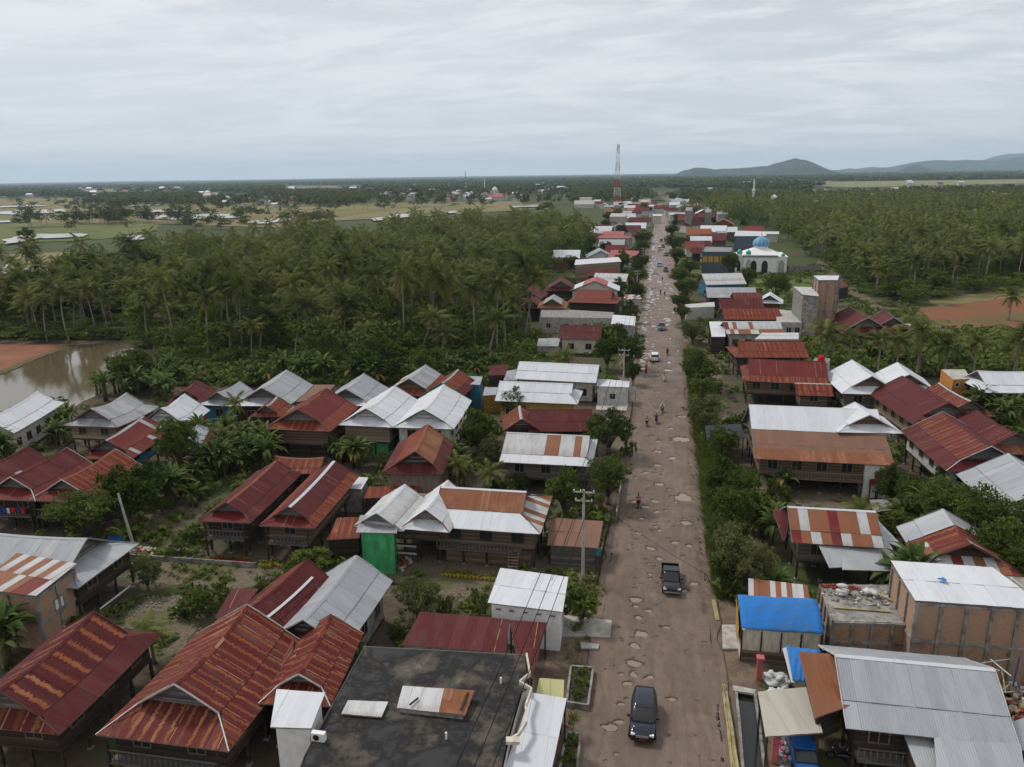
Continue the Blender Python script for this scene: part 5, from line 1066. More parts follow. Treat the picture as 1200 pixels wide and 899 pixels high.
# blue tarpaulin shop
def tarp(label, pts, name, cat, parent=None, mat='tarp_blue', sag=.25, n=14, curve=.5, thick=.015):
    P = [at(*p) for p in pts]; V = []; mb = MB(); rr = random.Random(3)
    def S(u, v):
        a = P[0].lerp(P[1], u); b = P[3].lerp(P[2], u); p = a.lerp(b, v); p = p.copy(); p.z = a.z+(b.z-a.z)*(v**(1+curve)); p.z -= sag*.2*math.sin(u*math.pi*5)**2*v; p.z += .03*math.sin(u*23+v*7)+.02*math.sin(v*31+u*11); return p
    top = [[mb.vert(S(i/n, j/n)) for i in range(n+1)] for j in range(n+1)]; bot = [[mb.vert(S(i/n, j/n)-Vector((0, 0, thick))) for i in range(n+1)] for j in range(n+1)]
    for j in range(n):
        for i in range(n):
            mb.face([top[j][i], top[j+1][i], top[j+1][i+1], top[j][i+1]], mat); mb.face([bot[j][i], bot[j][i+1], bot[j+1][i+1], bot[j+1][i]], mat)
    for i in range(n): mb.face([top[0][i], top[0][i+1], bot[0][i+1], bot[0][i]], mat); mb.face([top[n][i+1], top[n][i], bot[n][i], bot[n][i+1]], mat)
    for j in range(n): mb.face([top[j+1][0], top[j][0], bot[j][0], bot[j+1][0]], mat); mb.face([top[j][n], top[j+1][n], bot[j+1][n], bot[j][n]], mat)
    o = mb.build(name, parent, smooth=True)
    if not parent: tag(o, label, cat)
    return o
c = at(915, 760, 0)
ts = root('tarpaulin_shop', tuple(c), 'roadside shop covered by a big bright blue tarpaulin above a cream board wall', 'shop')
tarp('', [(864, 697, 4.3), (957, 702, 4.3), (966, 742, 3.0), (869, 736, 3.0)], 'tarpaulin', '', ts)
a, b = at(870, 738, 2.75), at(963, 744, 2.75); a2, b2 = at(866, 700, 4.0), at(955, 705, 4.0)
mb = MB(); mb.hexa([Vector((q.x, q.y, 0)) for q in (a, b, b2, a2)]+[Vector((a.x, a.y, 2.75)), Vector((b.x, b.y, 2.75)), Vector((b2.x, b2.y, 4.0)), Vector((a2.x, a2.y, 4.0))], 'cream'); mb.build('wall', ts)
for i in range(5):
    p = a.lerp(b, i/4); mb = MB(); mb.box(p.x-.05, p.x+.05, p.y-.09, p.y, 0, 2.7, 'wood_dark'); mb.build('post', ts)
mb = MB(); mb.box(a.x-.03, b.x, a.y-.07, a.y-.02, 0, 1.0, 'wood_brown'); mb.build('lower_board', ts)
mb = MB(); q = at(864, 697, 4.28); mb.poly([q+Vector((-.06, 0, 0)), a2+Vector((-.06, .1, -3)), a+Vector((-.3, -.1, -1.2)), a+Vector((-.25, 0, .2))], 'yellow_wall'); mb.poly([q+Vector((-.08, 0, 0)), a+Vector((-.27, 0, .2)), a+Vector((-.32, -.1, -1.2)), a2+Vector((-.08, .1, -3))], 'yellow_wall'); mb.build('yellow_side_sheet', ts)
PTS.append((c.x, c.y+2, 5, 4, 0))
tarp('second, smaller blue tarpaulin awning beside the deep rust red roof', [(921, 757, 3.8), (963, 762, 3.8), (950, 799, 3.0), (929, 798, 3.0)], 'tarpaulin_awning', 'tarpaulin')
mb = MB(); p = at(917, 760, 3.7); q = at(927, 800, 2.9); mb.sheets([p, at(923, 758, 3.75), at(931, 800, 2.95), q], 'white'); o = mb.build('awning_edge'); tag(o, 'white cloth edge strip hanging along the smaller blue tarpaulin', 'cloth strip')
def slab(label, pts, z, mat, name, cat, h=.15, kind=None):
    P = [at(*p, z) for p in pts]; mb = MB(); A = [mb.vert((p.x, p.y, z-h)) for p in P]; Bt = [mb.vert((p.x, p.y, z)) for p in P]
    n = len(P); mb.face(Bt, mat); mb.face(A[::-1], mat)
    for k in range(n): mb.face([A[k], A[(k+1) % n], Bt[(k+1) % n], Bt[k]], mat)
    o = mb.build(name)
    if kind: tag(o, kind=kind)
    else: tag(o, label, cat)
    return o
slab('', [(647, 719), (717, 727), (715, 747), (640, 744)], .16, 'concrete_light', 'pavement', '', kind='structure')
slab('', [(846, 732), (866, 732), (866, 760), (847, 760)], .2, 'concrete_light', 'pavement', '', kind='structure')
slab('', [(700, 470), (737, 472), (734, 481), (698, 480)], .15, 'concrete_light', 'pavement', '', kind='structure')
slab('broken concrete slab lying in the mud beside the driveway', [(680, 752), (702, 755), (701, 760), (681, 759)], .3, 'concrete_light', 'concrete_slab', 'slab')
slab('concrete bridge slab across the roadside ditch at the bottom right', [(859, 803), (886, 808), (884, 813), (859, 809)], .42, 'concrete_light', 'bridge_slab', 'slab')
# ditches with low kerb walls
def ditch(pts_l, pts_r, lab1, lab2):
    A = [at(*p, 0) for p in pts_l]; Bq = [at(*p, 0) for p in pts_r]
    mb = MB()
    for i in range(len(A)-1): mb.poly([(A[i].x, A[i].y, .035), (Bq[i].x, Bq[i].y, .035), (Bq[i+1].x, Bq[i+1].y, .035), (A[i+1].x, A[i+1].y, .035)], 'ditch_water')
    tag(mb.build('ditch_water'), kind='structure')
    for S, lb in ((A, lab1), (Bq, lab2)):
        mb = MB()
        for p, q in zip(S, S[1:]): mb.beam((p.x, p.y, .17), (q.x, q.y, .17), .18, .45, 'concrete')
        tag(mb.build('ditch_wall'), lb, 'low wall')
ditch([(862, 812), (866, 850), (872, 930)], [(884, 815), (889, 850), (899, 930)], 'low concrete wall along the road side of the black ditch, bottom right', 'low concrete wall along the house side of the black ditch, bottom right')
ditch([(817, 502), (821, 525), (823, 548)], [(827, 502), (832, 525), (834, 548)], 'low pale kerb wall on the road side of the narrow ditch by the dark canopy', 'low pale kerb wall on the house side of the narrow ditch by the dark canopy')
# bamboo bundle
mb = MB()
for i in range(26):
    a = at(849+random.uniform(-3, 4), 812+random.uniform(-8, 14), .1); b = at(864+random.uniform(-6, 8), 915+random.uniform(-10, 30), .1); z = random.uniform(.05, .35)
    mb.tube([(a.x, a.y, z), ((a.x+b.x)/2+random.uniform(-.05, .05), (a.y+b.y)/2, z+.03), (b.x, b.y, z*.8)], .045, 6, 'bamboo')
tag(mb.build('bamboo_bundle'), 'bundle of long bamboo poles lying along the road verge, bottom right', 'bamboo poles')
mb = MB(); mb.beam(at(836, 703, .3), at(841, 727, .15), .35, .12, 'bamboo'); tag(mb.build('plank'), 'pale board lying in the grass left of the blue tarpaulin shop', 'plank')
mb = MB(); mb.beam(at(113, 717, .5), at(152, 687, .9), .13, .1, 'white_paint'); tag(mb.build('pole'), 'long white pole lying across the shrubs in the left garden', 'pole')
tarp('small blue sheet peeking out behind the zinc roof on the left', [(128, 628, 1.6), (143, 628, 1.6), (145, 635, .9), (124, 634, .9)], 'blue_sheet', 'tarpaulin', sag=.05)
heap('pile of cut stones and bricks at the foot of the leaning pole', at(165, 648, 0), (2.6, .8), .5, ['debris_red', 'debris_grey', 'concrete_light'], 150, name='stone_pile', cat='stones')
heap('loose grey stones spread over the gravel yard', at(185, 712, 0), (4.2, 2.2), .05, ['debris_grey', 'debris_grey', 'concrete'], 260, name='stone_scatter', cat='stones', sz=(.03, .1))
heap('jumble of firewood and scrap behind the bright green box', at(473, 662, 0), (.6, 1.2), 1.1, ['bamboo', 'wood_light', 'debris_red', 'sack'], 70, name='scrap_pile', cat='scrap')
# roadside planter boxes
for pts, lab in (([(669, 780), (695, 782), (689, 826), (664, 822)], 'concrete planter box full of weeds beside the yellow awning'), ([(664, 858), (680, 860), (676, 905), (656, 900)], 'concrete planter box at the bottom edge beside the carport')):
    P = [at(*p, .5) for p in pts]; c = sum(P, Vector())/4; rt = root('planter_box', (c.x, c.y, 0), lab, 'planter')
    for k in range(4): mb = MB(); mb.beam(Vector((P[k].x, P[k].y, .25)), Vector((P[(k+1) % 4].x, P[(k+1) % 4].y, .25)), .16, .55, 'concrete'); mb.build('wall', rt)
    mb = MB(); mb.poly([Vector((p.x, p.y, .3)) for p in P][::1], 'village_ground'); mb.build('soil', rt)
BPL = [(682, 790), (680, 803), (676, 815), (670, 872), (666, 890)]
# gate posts
for px, lab in (((889, 797), 'far pink gate post with a cap beside the tin canopy'), ((907, 893), 'near pink gate post at the bottom edge left of the blue van')):
    p = at(*px, 0); rt = root('gate_post', tuple(p), lab, 'gate post'); mb = MB(); mb.box(p.x-.2, p.x+.2, p.y-.2, p.y+.2, 0, 1.9, 'pink_wall'); mb.build('shaft', rt)
    mb = MB(); mb.box(p.x-.28, p.x+.28, p.y-.28, p.y+.28, 1.9, 2.02, 'pink_wall'); mb.build('cap', rt)
# flower pots
def pot_proto(matp, leaf, lab, grp, p, fl=None):
    rt = root('flower_pot', tuple(p), lab, 'flower pot', grp); q = []
    mb = MB(); mb.lathe([(.10, 0), (.15, .22), (.17, .24), (.17, .28), (.13, .28)], 10, matp); q.append(mb.build('pot', rt, local=True))
    mb = MB()
    for i in range(60):
        a = random.uniform(0, 6.28); e = random.uniform(.2, 1.4); r = random.uniform(.1, .3); c = Vector((math.cos(a)*math.cos(e)*r, math.sin(a)*math.cos(e)*r, .32+math.sin(e)*r))
        s = .07; d = Vector((random.uniform(-1, 1), random.uniform(-1, 1), random.uniform(-1, 1))).normalized(); t_ = d.orthogonal().normalized()
        mb.poly([c-d*s, c+t_*s*.5, c+d*s, c-t_*s*.5], leaf if random.random() < .86 or not fl else fl, c=(random.random(), 0, 0))
    q.append(mb.build('plant', rt, local=True, attr='tint')); reg(rt, q); return rt
pr = pot_proto('pot_red', 'weed_leaf', 'red flower pot in the row before the two narrow red houses', 'red flower pots in a row', at(248, 658), 'pot_red')
for i in range(1, 15): copy_tree(pr, at(248+i*3.2, 658+.15*i+random.uniform(-.5, .5)), random.uniform(0, 6), random.uniform(.9, 1.3))
py = pot_proto('pot_yellow', 'weed_leaf', 'yellow potted plant in the row in front of the long rust and white house', 'yellow potted plants in a row', at(519, 675), 'cloth_yellow')
for i in range(1, 15): copy_tree(py, at(519+i*4.5, 675+i*.42), random.uniform(0, 6), random.uniform(.9, 1.25))
pr2 = copy_tree(pr, at(585, 682), 1, 1.2, label='single red pot at the right end of the yellow potted plants', group='yellow potted plants in a row')
for i in range(8): copy_tree(py, at(306+i*3.4, 663+random.uniform(-1, 2)), random.uniform(0, 6), 1.2, label='yellow flowering pot beside the shrub below the right narrow red house', group='yellow pots below the narrow red houses')
# plant shelf
def shelf():
    p = at(478, 657, 0); rt = root('plant_shelf', tuple(p), 'two tier shelf with white scalloped edges under the long rust and white house', 'shelf')
    for k, z in enumerate((.9, 1.7)):
        mb = MB(); mb.box(p.x-1.1, p.x+1.1, p.y-.2, p.y+.3, z, z+.05, 'wood_dark'); mb.build('board', rt); mb = MB()
        for i in range(14): x = p.x-1.05+i*.155; mb.tube([(x, p.y-.24, z-.05), (x, p.y-.24, z+.12)], .06, 6, 'white_paint')
        mb.build('edging', rt)
    for s in (-1.05, 1.05): mb = MB(); mb.box(p.x+s-.03, p.x+s+.03, p.y-.1, p.y, 0, 1.9, 'wood_dark'); mb.build('leg', rt)
shelf()
mb = MB(); p = at(543, 652, 0); mb.box(p.x-1.5, p.x+1.5, p.y-.4, p.y+.5, 1.6, 1.72, 'white_paint')
for sx in (-1.4, 1.4): mb.box(p.x+sx-.04, p.x+sx+.04, p.y, p.y+.08, 0, 1.6, 'wood_dark')
tag(mb.build('awning'), 'small white awning under the floor of the long rust and white house', 'awning')
# boundary walls by the road near the kiosk
def fence_line(label, pts, h, mat='wood_dark', name='fence', rails=True, sp=.22, cat='fence', n=None):
    P = [at(*p, 0) for p in pts]; c = sum(P, Vector())/len(P); rt = root(name, (c.x, c.y, 0), label, cat)
    for a, b in zip(P, P[1:]):
        L_ = (b-a).length; k = max(2, int(L_/2.0))
        for i in range(k+1):
            p = a.lerp(b, i/k); mb = MB(); mb.box(p.x-.06, p.x+.06, p.y-.06, p.y+.06, -.02, h+.05, mat); mb.build('post', rt)
        mb = MB(); d = (b-a).normalized()
        if rails:
            for z in (h*.3, h*.85): mb.beam(a+Vector((0, 0, z)), b+Vector((0, 0, z)), .05, .06, mat)
            m_ = int(L_/sp)
            for i in range(m_): p = a.lerp(b, (i+.5)/m_); mb.beam(p+Vector((0, 0, .1)), p+Vector((0, 0, h+random.uniform(-.1, .06))), .05, .07, mat)
            mb.build('pickets', rt)
        else: mb.beam(a+Vector((0, 0, h/2)), b+Vector((0, 0, h/2)), .12, h, mat); mb.build('panel', rt)
    return rt
fence_line('dark picket fence between the kiosk yard and the road', [(716, 612), (709, 640), (700, 690)], 1.1)
fence_line('concrete block wall along the shaded garden left of the road', [(730, 560), (722, 612)], 1.2, 'concrete', 'garden_wall', False, cat='wall')
fence_line('thin fence in front of the trees beside the upper left stretch of road', [(741, 480), (733, 530)], 1.0)
fence_line('grey perimeter wall on the right of the mosque', [(924, 318), (962, 318)], 2.0, 'concrete', 'perimeter_wall', False, cat='wall')
fence_line('bamboo fence along the green lane right of the dark red pediment house', [(1058, 396), (1110, 404)], 1.3, 'bamboo', sp=.6)
fence_line('pale low wall beside the pair of narrow red houses and the lane', [(300, 665), (130, 653)], .5, 'concrete', 'lane_wall', False, cat='wall')
fence_line('wooden garden fence below the wide maroon stilt house', [(802, 420), (850, 420)], 1.3, 'wood_dark', sp=.5)
shed('flat dark net canopy among the trees right of the narrow ditch', [(826, 499, 3.0), (868, 497, 3.0), (873, 514, 2.9), (829, 516, 2.9)], 'dark_tin', walls=False, name='canopy', cat='canopy')
shed('small mauve grey shed roof below the long balcony house', [(1019, 586, 2.5), (1048, 585, 2.5), (1050, 598, 2.1), (1024, 601, 2.1)], 'asbestos', wall='wood_dark')
shed('red scrap roof in the yard below the white pediment, upper of two', [(1024, 554, 3.0), (1048, 556, 3.0), (1047, 566, 2.6), (1026, 563, 2.6)], 'red', walls=False)
shed('red scrap roof in the yard below the white pediment, lower of two', [(1019, 560, 2.4), (1032, 562, 2.4), (1031, 570, 2.0), (1018, 568, 2.0)], 'red', walls=False)
shed('dark timber platform roof in the palms, an unroofed wooden frame beside the big zinc house', [(368, 451, 3.3), (393, 451, 3.3), (378, 468, 3.2), (341, 472, 3.2)], 'rust_brown', wall='wood_light')
for (px, py, z, w, h, mt, lab) in ((742, 458, 1.9, 1.0, 1.3, 'trim_white', 'white sign board on a post at the road edge beside the small white shop'), (733, 463, 1.2, 1.3, 1.6, 'pink', 'pink and white poster board leaning on the wall of the small white shop'), (687, 645, 1.5, 1.1, .8, 'cloth_pink', 'bright pink cloth sign hanging at the end of the rusty roadside kiosk'), (699, 646, 1.5, .8, .9, 'dome_teal', 'small teal cloth hanging beside the pink cloth at the kiosk')):
    p = at(px, py, z); rt = root('sign_board', (p.x, p.y, 0), lab, 'sign'); mb = MB(); mb.box(p.x-w/2, p.x+w/2, p.y-.03, p.y+.03, z-h/2, z+h/2, mt); mb.build('panel', rt)
    for s in (-1, 1): mb = MB(); mb.box(p.x+s*w*.42-.03, p.x+s*w*.42+.03, p.y+.03, p.y+.09, -.02, z+h/2, 'wood_dark'); mb.build('post', rt)
# red water tank
p = at(962, 425, 4.6); rt = root('water_tank', tuple(p), 'red plastic water tank on top of the grey white block', 'water tank'); mb = MB(); mb.lathe([(.55, 0), (.6, .1), (.6, 1.0), (.4, 1.2), (.15, 1.28)], 16, 'cloth_red', p); mb.build('tank_body', rt, smooth=True)
mb = MB(); mb.lathe([(.18, 1.28), (.18, 1.36), (.02, 1.38)], 10, 'cloth_red', p); mb.build('lid', rt)
# bamboo scaffold, bottom right
p0 = at(1170, 812, 0); rt = root('bamboo_scaffold', tuple(p0), 'criss crossed bamboo and steel scaffold poles beside the broad zinc roof, right edge', 'scaffold')
for i in range(12):
    a = at(1150+i*5, 795+(i % 4)*6, 0); mb = MB(); mb.tube([a, a+Vector((random.uniform(-.3, .3), random.uniform(-.3, .3), random.uniform(2.5, 4.6)))], .05, 6, random.choice(['bamboo', 'paint_blue', 'bamboo'])); mb.build('pole', rt)
for i in range(12):
    a = at(1148+random.uniform(0, 40), 790+random.uniform(-14, 25), random.uniform(1.5, 4)); b = a+Vector((random.uniform(-3, 3), random.uniform(-3, 3), random.uniform(-.4, .4))); mb = MB(); mb.tube([a, b], .045, 6, random.choice(['bamboo', 'bamboo', 'sack', 'paint_blue'])); mb.build('cross_pole', rt)
heap('pile of planks and rubbish under the scaffold at the right edge', at(1180, 826, 0), (3.5, 2.5), 1.2, ['bamboo', 'debris_grey', 'wood_light', 'sack', 'debris_red'], 220, name='debris_pile', cat='rubbish', sz=(.1, .4))
heap('coiled pale pink rings piled left of the blue van', at(919, 888, 0), (.5, 1.6), .8, ['trim_grey', 'cloth_pink', 'concrete_light'], 90, name='ring_pile', cat='scrap', sz=(.08, .2))

# ------------------------------------------------------------------ utility poles, wires, towers
def pole(label, px, h, lean=(0, 0), arm=True, grp='concrete utility poles beside the road', cat='utility pole'):
    p = Vector(px) if isinstance(px, Vector) else at(*px, 0); rt = root('utility_pole', tuple(p), label, cat, grp); top = p+Vector((lean[0], lean[1], h))
    mb = MB(); mb.tube([p, p.lerp(top, .5), top], [.17, .14, .11], 10, 'concrete_light'); mb.build('shaft', rt, smooth=False)
    if arm:
        for dz, w in ((-.25, 1.0), (-1.1, .8)):
            mb = MB(); mb.beam(top+Vector((-w, 0, dz)), top+Vector((w, 0, dz)), .1, .1, 'concrete_light'); mb.build('crossarm', rt)
            for s in (-w*.9, -w*.3, w*.9):
                mb = MB(); mb.lathe([(.04, 0), (.07, .06), (.04, .12), (.06, .18)], 8, 'white_paint', top+Vector((s, 0, dz+.05))); mb.build('insulator', rt)
    return top
tops = []
for lab, px, h in (('concrete utility pole beside the rusty roadside kiosk', (683, 680), 9.2),
                   ('concrete utility pole by the small white shop', (730, 470), 9.0), ('utility pole in the trees left of the road near the worn tan roof', (746, 352), 9.0), ('farther utility pole in the trees left of the road, by the salmon pink roofs', (753, 318), 9.0), ('distant utility pole at the left edge of the road beyond the red roofs', (763, 282), 9.0)):
    tops.append(pole(lab, px, h))
tops.insert(0, Vector((-9.5, 12, 9.3)))
tops.insert(2, None)
pole('short leaning pale pole in the garden by the stone pile', (158, 645), 6.3, (-.9, 0), False, 'garden poles', 'pole')
tp = [t for t in tops if t]
for a, b in zip(tp, tp[1:]):
    for s in (-.9, 0, .9):
        pts = [a.lerp(b, i/14)+Vector((s, 0, -(.6+(b-a).length*.006)*4*(i/14)*(1-i/14)-.1)) for i in range(15)]
        mb = MB(); mb.tube(pts, .026, 4, 'rubber'); tag(mb.build('power_line'), 'thin dark power line strung along the left side of the road', 'power line', 'power lines along the road')
for k, (ti, q) in enumerate(((1, (640, 607, 3.2)), (1, (627, 612, 4.2)), (1, (640, 690, 3.7)), (1, (880, 697, 3.8)), (2, (700, 445, 3.4)), (2, (683, 470, 3.8)), (2, (866, 455, 4.2)), (3, (720, 372, 4.0)), (3, (831, 378, 4.4)))):
    a = tp[ti]; b = at(*q); pts = [a.lerp(b, i/12)+Vector((0, 0, -2.2*(i/12)*(1-i/12)-.3)) for i in range(13)]; mb = MB(); mb.tube(pts, .02, 4, 'rubber'); tag(mb.build('service_wire'), 'thin dark service wire sagging from a roadside pole to a roof', 'wire', 'service wires from the poles to the roofs')
def lattice_tower(label, px, h, w0, w1, n):
    p = at(*px, 0); rt = root('telecom_tower', tuple(p), label, 'telecom tower')
    lv = [(i/n) for i in range(n+1)]; W = lambda f: (w0+(w1-w0)*min(1, f*1.08)**.8)/2
    cs = ((-1, -1), (1, -1), (1, 1), (-1, 1)); t = max(.16, w0*.022)
    for i in range(n):
        mt = 'tower_red' if (i//max(1, n//7)) % 2 == 0 else 'tower_white'; mb = MB(); f0, f1 = lv[i], lv[i+1]
        for k in range(4):
            a = p+Vector((cs[k][0]*W(f0), cs[k][1]*W(f0), f0*h)); b = p+Vector((cs[k][0]*W(f1), cs[k][1]*W(f1), f1*h)); c2 = cs[(k+1) % 4]
            a2 = p+Vector((c2[0]*W(f0), c2[1]*W(f0), f0*h)); b2 = p+Vector((c2[0]*W(f1), c2[1]*W(f1), f1*h))
            mb.beam(a, b, t*1.6, t*1.6, mt); mb.beam(a, b2, t, t, mt); mb.beam(a2, b, t, t, mt); mb.beam(b, b2, t, t, mt)
        mb.build('lattice_section', rt)
    for z, a in ((h*.97, .4), (h*.93, 2.2), (h*.88, 3.9), (h*.97, 4.8)):
        mb = MB(); q = p+Vector((math.cos(a)*w1*.7, math.sin(a)*w1*.7, z)); mb.box(q.x-.4, q.x+.4, q.y-.4, q.y+.4, q.z-1.6, q.z+1.6, 'white_paint'); mb.build('antenna', rt)
    mb = MB(); mb.tube([p+Vector((0, 0, h)), p+Vector((0, 0, h+4))], .15, 6, 'tower_white'); mb.build('mast', rt)
lattice_tower('tall red and white lattice telecom tower rising above the far end of the road', (723, 240), 71, 9.5, 2.6, 21)
lattice_tower('faint small lattice tower over the distant village', (546, 226), 46, 4.0, 1.2, 12)
# ------------------------------------------------------------------ mosque
def arch_panel(rt, x, y, nx_, w, h, z, mat='glass_dark', name='arched_window'):
    mb = MB(); pts = [(x-w/2, z), (x+w/2, z), (x+w/2, z+h*.6)]+[(x+w/2*math.cos(a)*1.0, z+h*.6+h*.4*math.sin(a)) for a in [math.pi*i/10 for i in range(1, 10)]]+[(x-w/2, z+h*.6)]
    A = [mb.vert((q, y, zz)) for q, zz in pts]; B2 = [mb.vert((q, y+.2, zz)) for q, zz in pts]; mb.face(A, mat); mb.face(B2[::-1], mat)
    for k in range(len(A)): mb.face([A[k], A[(k+1) % len(A)], B2[(k+1) % len(A)], B2[k]], mat)
    mb.build(name, rt)
def mosque():
    a = at(861, 320, 0); b = at(921, 320, 0); x0, x1 = a.x, b.x; y0 = (a.y+b.y)/2; y1 = y0+17; cx, cy = (x0+x1)/2+.7, y0+9
    rt = root('mosque', (cx, cy, 0), 'white mosque with pointed arches and a blue and gold ribbed dome', 'mosque')
    mb = MB(); mb.box(x0, x1, y0, y1, 0, 5.8, 'white_paint'); mb.build('wall', rt); mb = MB(); mb.box(x0+3, x1-4, y0-2.2, y0-.01, 0, 6.2, 'white_paint'); mb.build('porch', rt)
    mb = MB(); mb.box(x0+2.6, x1-3.6, y0-2.5, y0+.2, 6.2, 6.7, 'trim_grey'); mb.build('cornice', rt); mb = MB(); mb.box(x0-.3, x1+.3, y0-.0, y1+.3, 5.8, 6.2, 'white_paint'); mb.build('roof', rt)
    # low pyramid
    mb = MB(); q = [(x0+2, y0+1.5), (x1-1, y0+1.5), (x1-1, y1-1), (x0+2, y1-1)]; L2 = [mb.vert((*c, 6.2)) for c in q]; T = [mb.vert((cx+(c[0]-cx)*.3, cy+(c[1]-cy)*.3, 8.6)) for c in q]
    mb.face(T, 'white_paint'); [mb.face([L2[k], L2[(k+1) % 4], T[(k+1) % 4], T[k]], 'white_paint') for k in range(4)]; mb.build('pyramid_roof', rt)
    mb = MB(); mb.lathe([(2.7, 8.5), (2.7, 9.3), (2.4, 9.35)], 24, 'white_paint', (cx, cy, 0)); mb.build('drum', rt)
    def dome(nm, c, r, h, mats, n=24):
        mb = MB(); prof = [(r*.92, 0), (r*1.0, h*.12), (r*1.03, h*.28), (r*.97, h*.45), (r*.8, h*.64), (r*.52, h*.82), (r*.2, h*.95), (.03, h*1.04)]; rings = []
        for rad, z in prof: rings.append([mb.vert(Vector(c)+Vector((rad*math.cos(t*2*math.pi/n), rad*math.sin(t*2*math.pi/n), z))) for t in range(n)])
        for A, Bq in zip(rings, rings[1:]):
            for t in range(n): mb.face([A[t], A[(t+1) % n], Bq[(t+1) % n], Bq[t]], mats[t % len(mats)])
        mb.build(nm, rt, smooth=False); mb = MB(); mb.tube([Vector(c)+Vector((0, 0, h)), Vector(c)+Vector((0, 0, h*1.45))], [.09*r**.3, .02], 6, 'dome_gold'); mb.build('finial', rt)
    dome('dome', (cx, cy, 9.3), 3.1, 3.9, ['tile_blue_dome', 'tile_blue_dome', 'tile_blue_dome', 'dome_gold'], 48)
    dome('small_dome', (x0+1.5, y0+.8, 7.2), 1.0, 1.7, ['dome_teal']); dome('small_dome', (x0+4.5, y0-1.2, 7.2), .95, 1.6, ['dome_teal'])
    dome('small_dome', (x1-1.5, y0+.8, 6.3), .7, 1.1, ['dome_teal'])
    for c in ((x0+1.5, y0+.8), (x0+4.5, y0-1.2)): mb = MB(); mb.box(c[0]-.9, c[0]+.9, c[1]-.9, c[1]+.9, 6.2, 7.2, 'white_paint'); mb.build('turret', rt)
    for x in (x0+6.5, x0+10.5): arch_panel(rt, x, y0-2.35, 0, 2.2, 4.6, .3)
    for x in (x0+1.4,): arch_panel(rt, x, y0-.12, 0, 1.2, 4.0, .6)
    arch_panel(rt, x0+4.6, y0-2.35, 0, 1.7, 4.8, .5, 'concrete_light', 'blind_arch'); arch_panel(rt, x1-1.9, y0-.12, 0, 2.0, 4.4, .4, 'concrete_light', 'blind_arch')
    PTS.append((cx, cy, 11, 11, 0))
mosque()
def minaret(label, px, h, r):
    p = at(*px, 0); rt = root('minaret', tuple(p), label, 'minaret'); mb = MB(); mb.lathe([(r, 0), (r*.9, h*.55), (r*1.5, h*.58), (r*1.5, h*.62), (r*.7, h*.63), (r*.65, h*.8)], 10, 'white_paint', p); mb.build('shaft', rt)
    mb = MB(); mb.lathe([(r*.7, h*.8), (r*.8, h*.84), (r*.4, h*.92), (.05, h)], 10, 'white_paint', p); mb.build('cap', rt)
minaret('slim white minaret poking out of the forest right of the road', (882, 243), 30, 1.3)
minaret('tiny pale minaret beside the far white dome of the distant village', (568, 226), 32, 1.2)
def dome_house(label, px, w, h):
    p = at(*px, 0); rt = root('domed_building', tuple(p), label, 'mosque'); mb = MB(); mb.box(p.x-w/2, p.x+w/2, p.y-w/2, p.y+w/2, 0, h, 'white_paint'); mb.build('wall', rt)
    mb = MB(); mb.lathe([(w*.34, h), (w*.38, h+w*.12), (w*.3, h+w*.3), (w*.12, h+w*.42), (.05, h+w*.5)], 14, 'white_paint', p); mb.build('dome', rt, smooth=True)
dome_house('small white domed mosque in the forest right of the minaret', (906, 247), 9, 11)
dome_house('far white domed mosque in the distant village left of the road', (580, 229), 15, 9)
# ------------------------------------------------------------------ far villages
FV = []
def vh(px, py, wpx, roof, wall='plaster', h=None, box=False, where='', deep=.7):
    p = at(px, py, 0); d = depth(p); w = wpx*d/FPX; dp = w*deep; h = h or random.uniform(4.2, 5.8)
    col = {'white': 'white', 'zinc': 'grey', 'maroon': 'dark red', 'red': 'red', 'pink': 'pink', 'tile_orange': 'orange', 'white_old': 'pale', 'cream_tin': 'tan', 'blue_tin': 'blue', 'concrete_light': 'grey', 'white_paint': 'white'}[roof]
    rt = root('village_house', (p.x, p.y, 0), 'small %s roofed house %s' % (col, where), 'house', 'small houses '+where)
    an = random.uniform(-.15, .15)+(math.pi/2 if random.random() < .25 and not box else 0); F = frame(p.x, p.y+dp/2, an); mb = MB(); mb.box(-w/2, w/2, -dp/2, dp/2, 0, h, wall, F); mb.build('wall', rt)
    mb = MB(); hr = h+dp*.27
    if box: mb.box(-w/2-.1, w/2+.1, -dp/2-.1, dp/2+.1, h, h+.4, roof, F)
    else:
        for s in (1, -1):
            P = [(-w/2-.6, 0, hr), (w/2+.6, 0, hr), (w/2+.6, s*(dp/2+.8), h-.15), (-w/2-.6, s*(dp/2+.8), h-.15)]
            i = [mb.vert(F(q)) for q in P]; k = [mb.vert(F((q[0], q[1], q[2]-.15))) for q in P]; uv = [(0, 0), (w, 0), (w, dp/2), (0, dp/2)]
            mb.face(i, roof, uv, (random.random(), .3, .3)); mb.face(k[::-1], roof)
            for t in range(4): mb.face([i[t], i[(t+1) % 4], k[(t+1) % 4], k[t]], roof)
        for s in (1, -1): mb.poly([F((s*w/2, -dp/2, h)), F((s*w/2, dp/2, h)), F((s*w/2, 0, hr-.05))], wall)
    mb.build('roof', rt); PTS.append((p.x, p.y+dp/2, w/2+3, dp/2+3, 0)); FV.append((p.x, p.y, w))
W1 = 'of the distant village beyond the paddies'
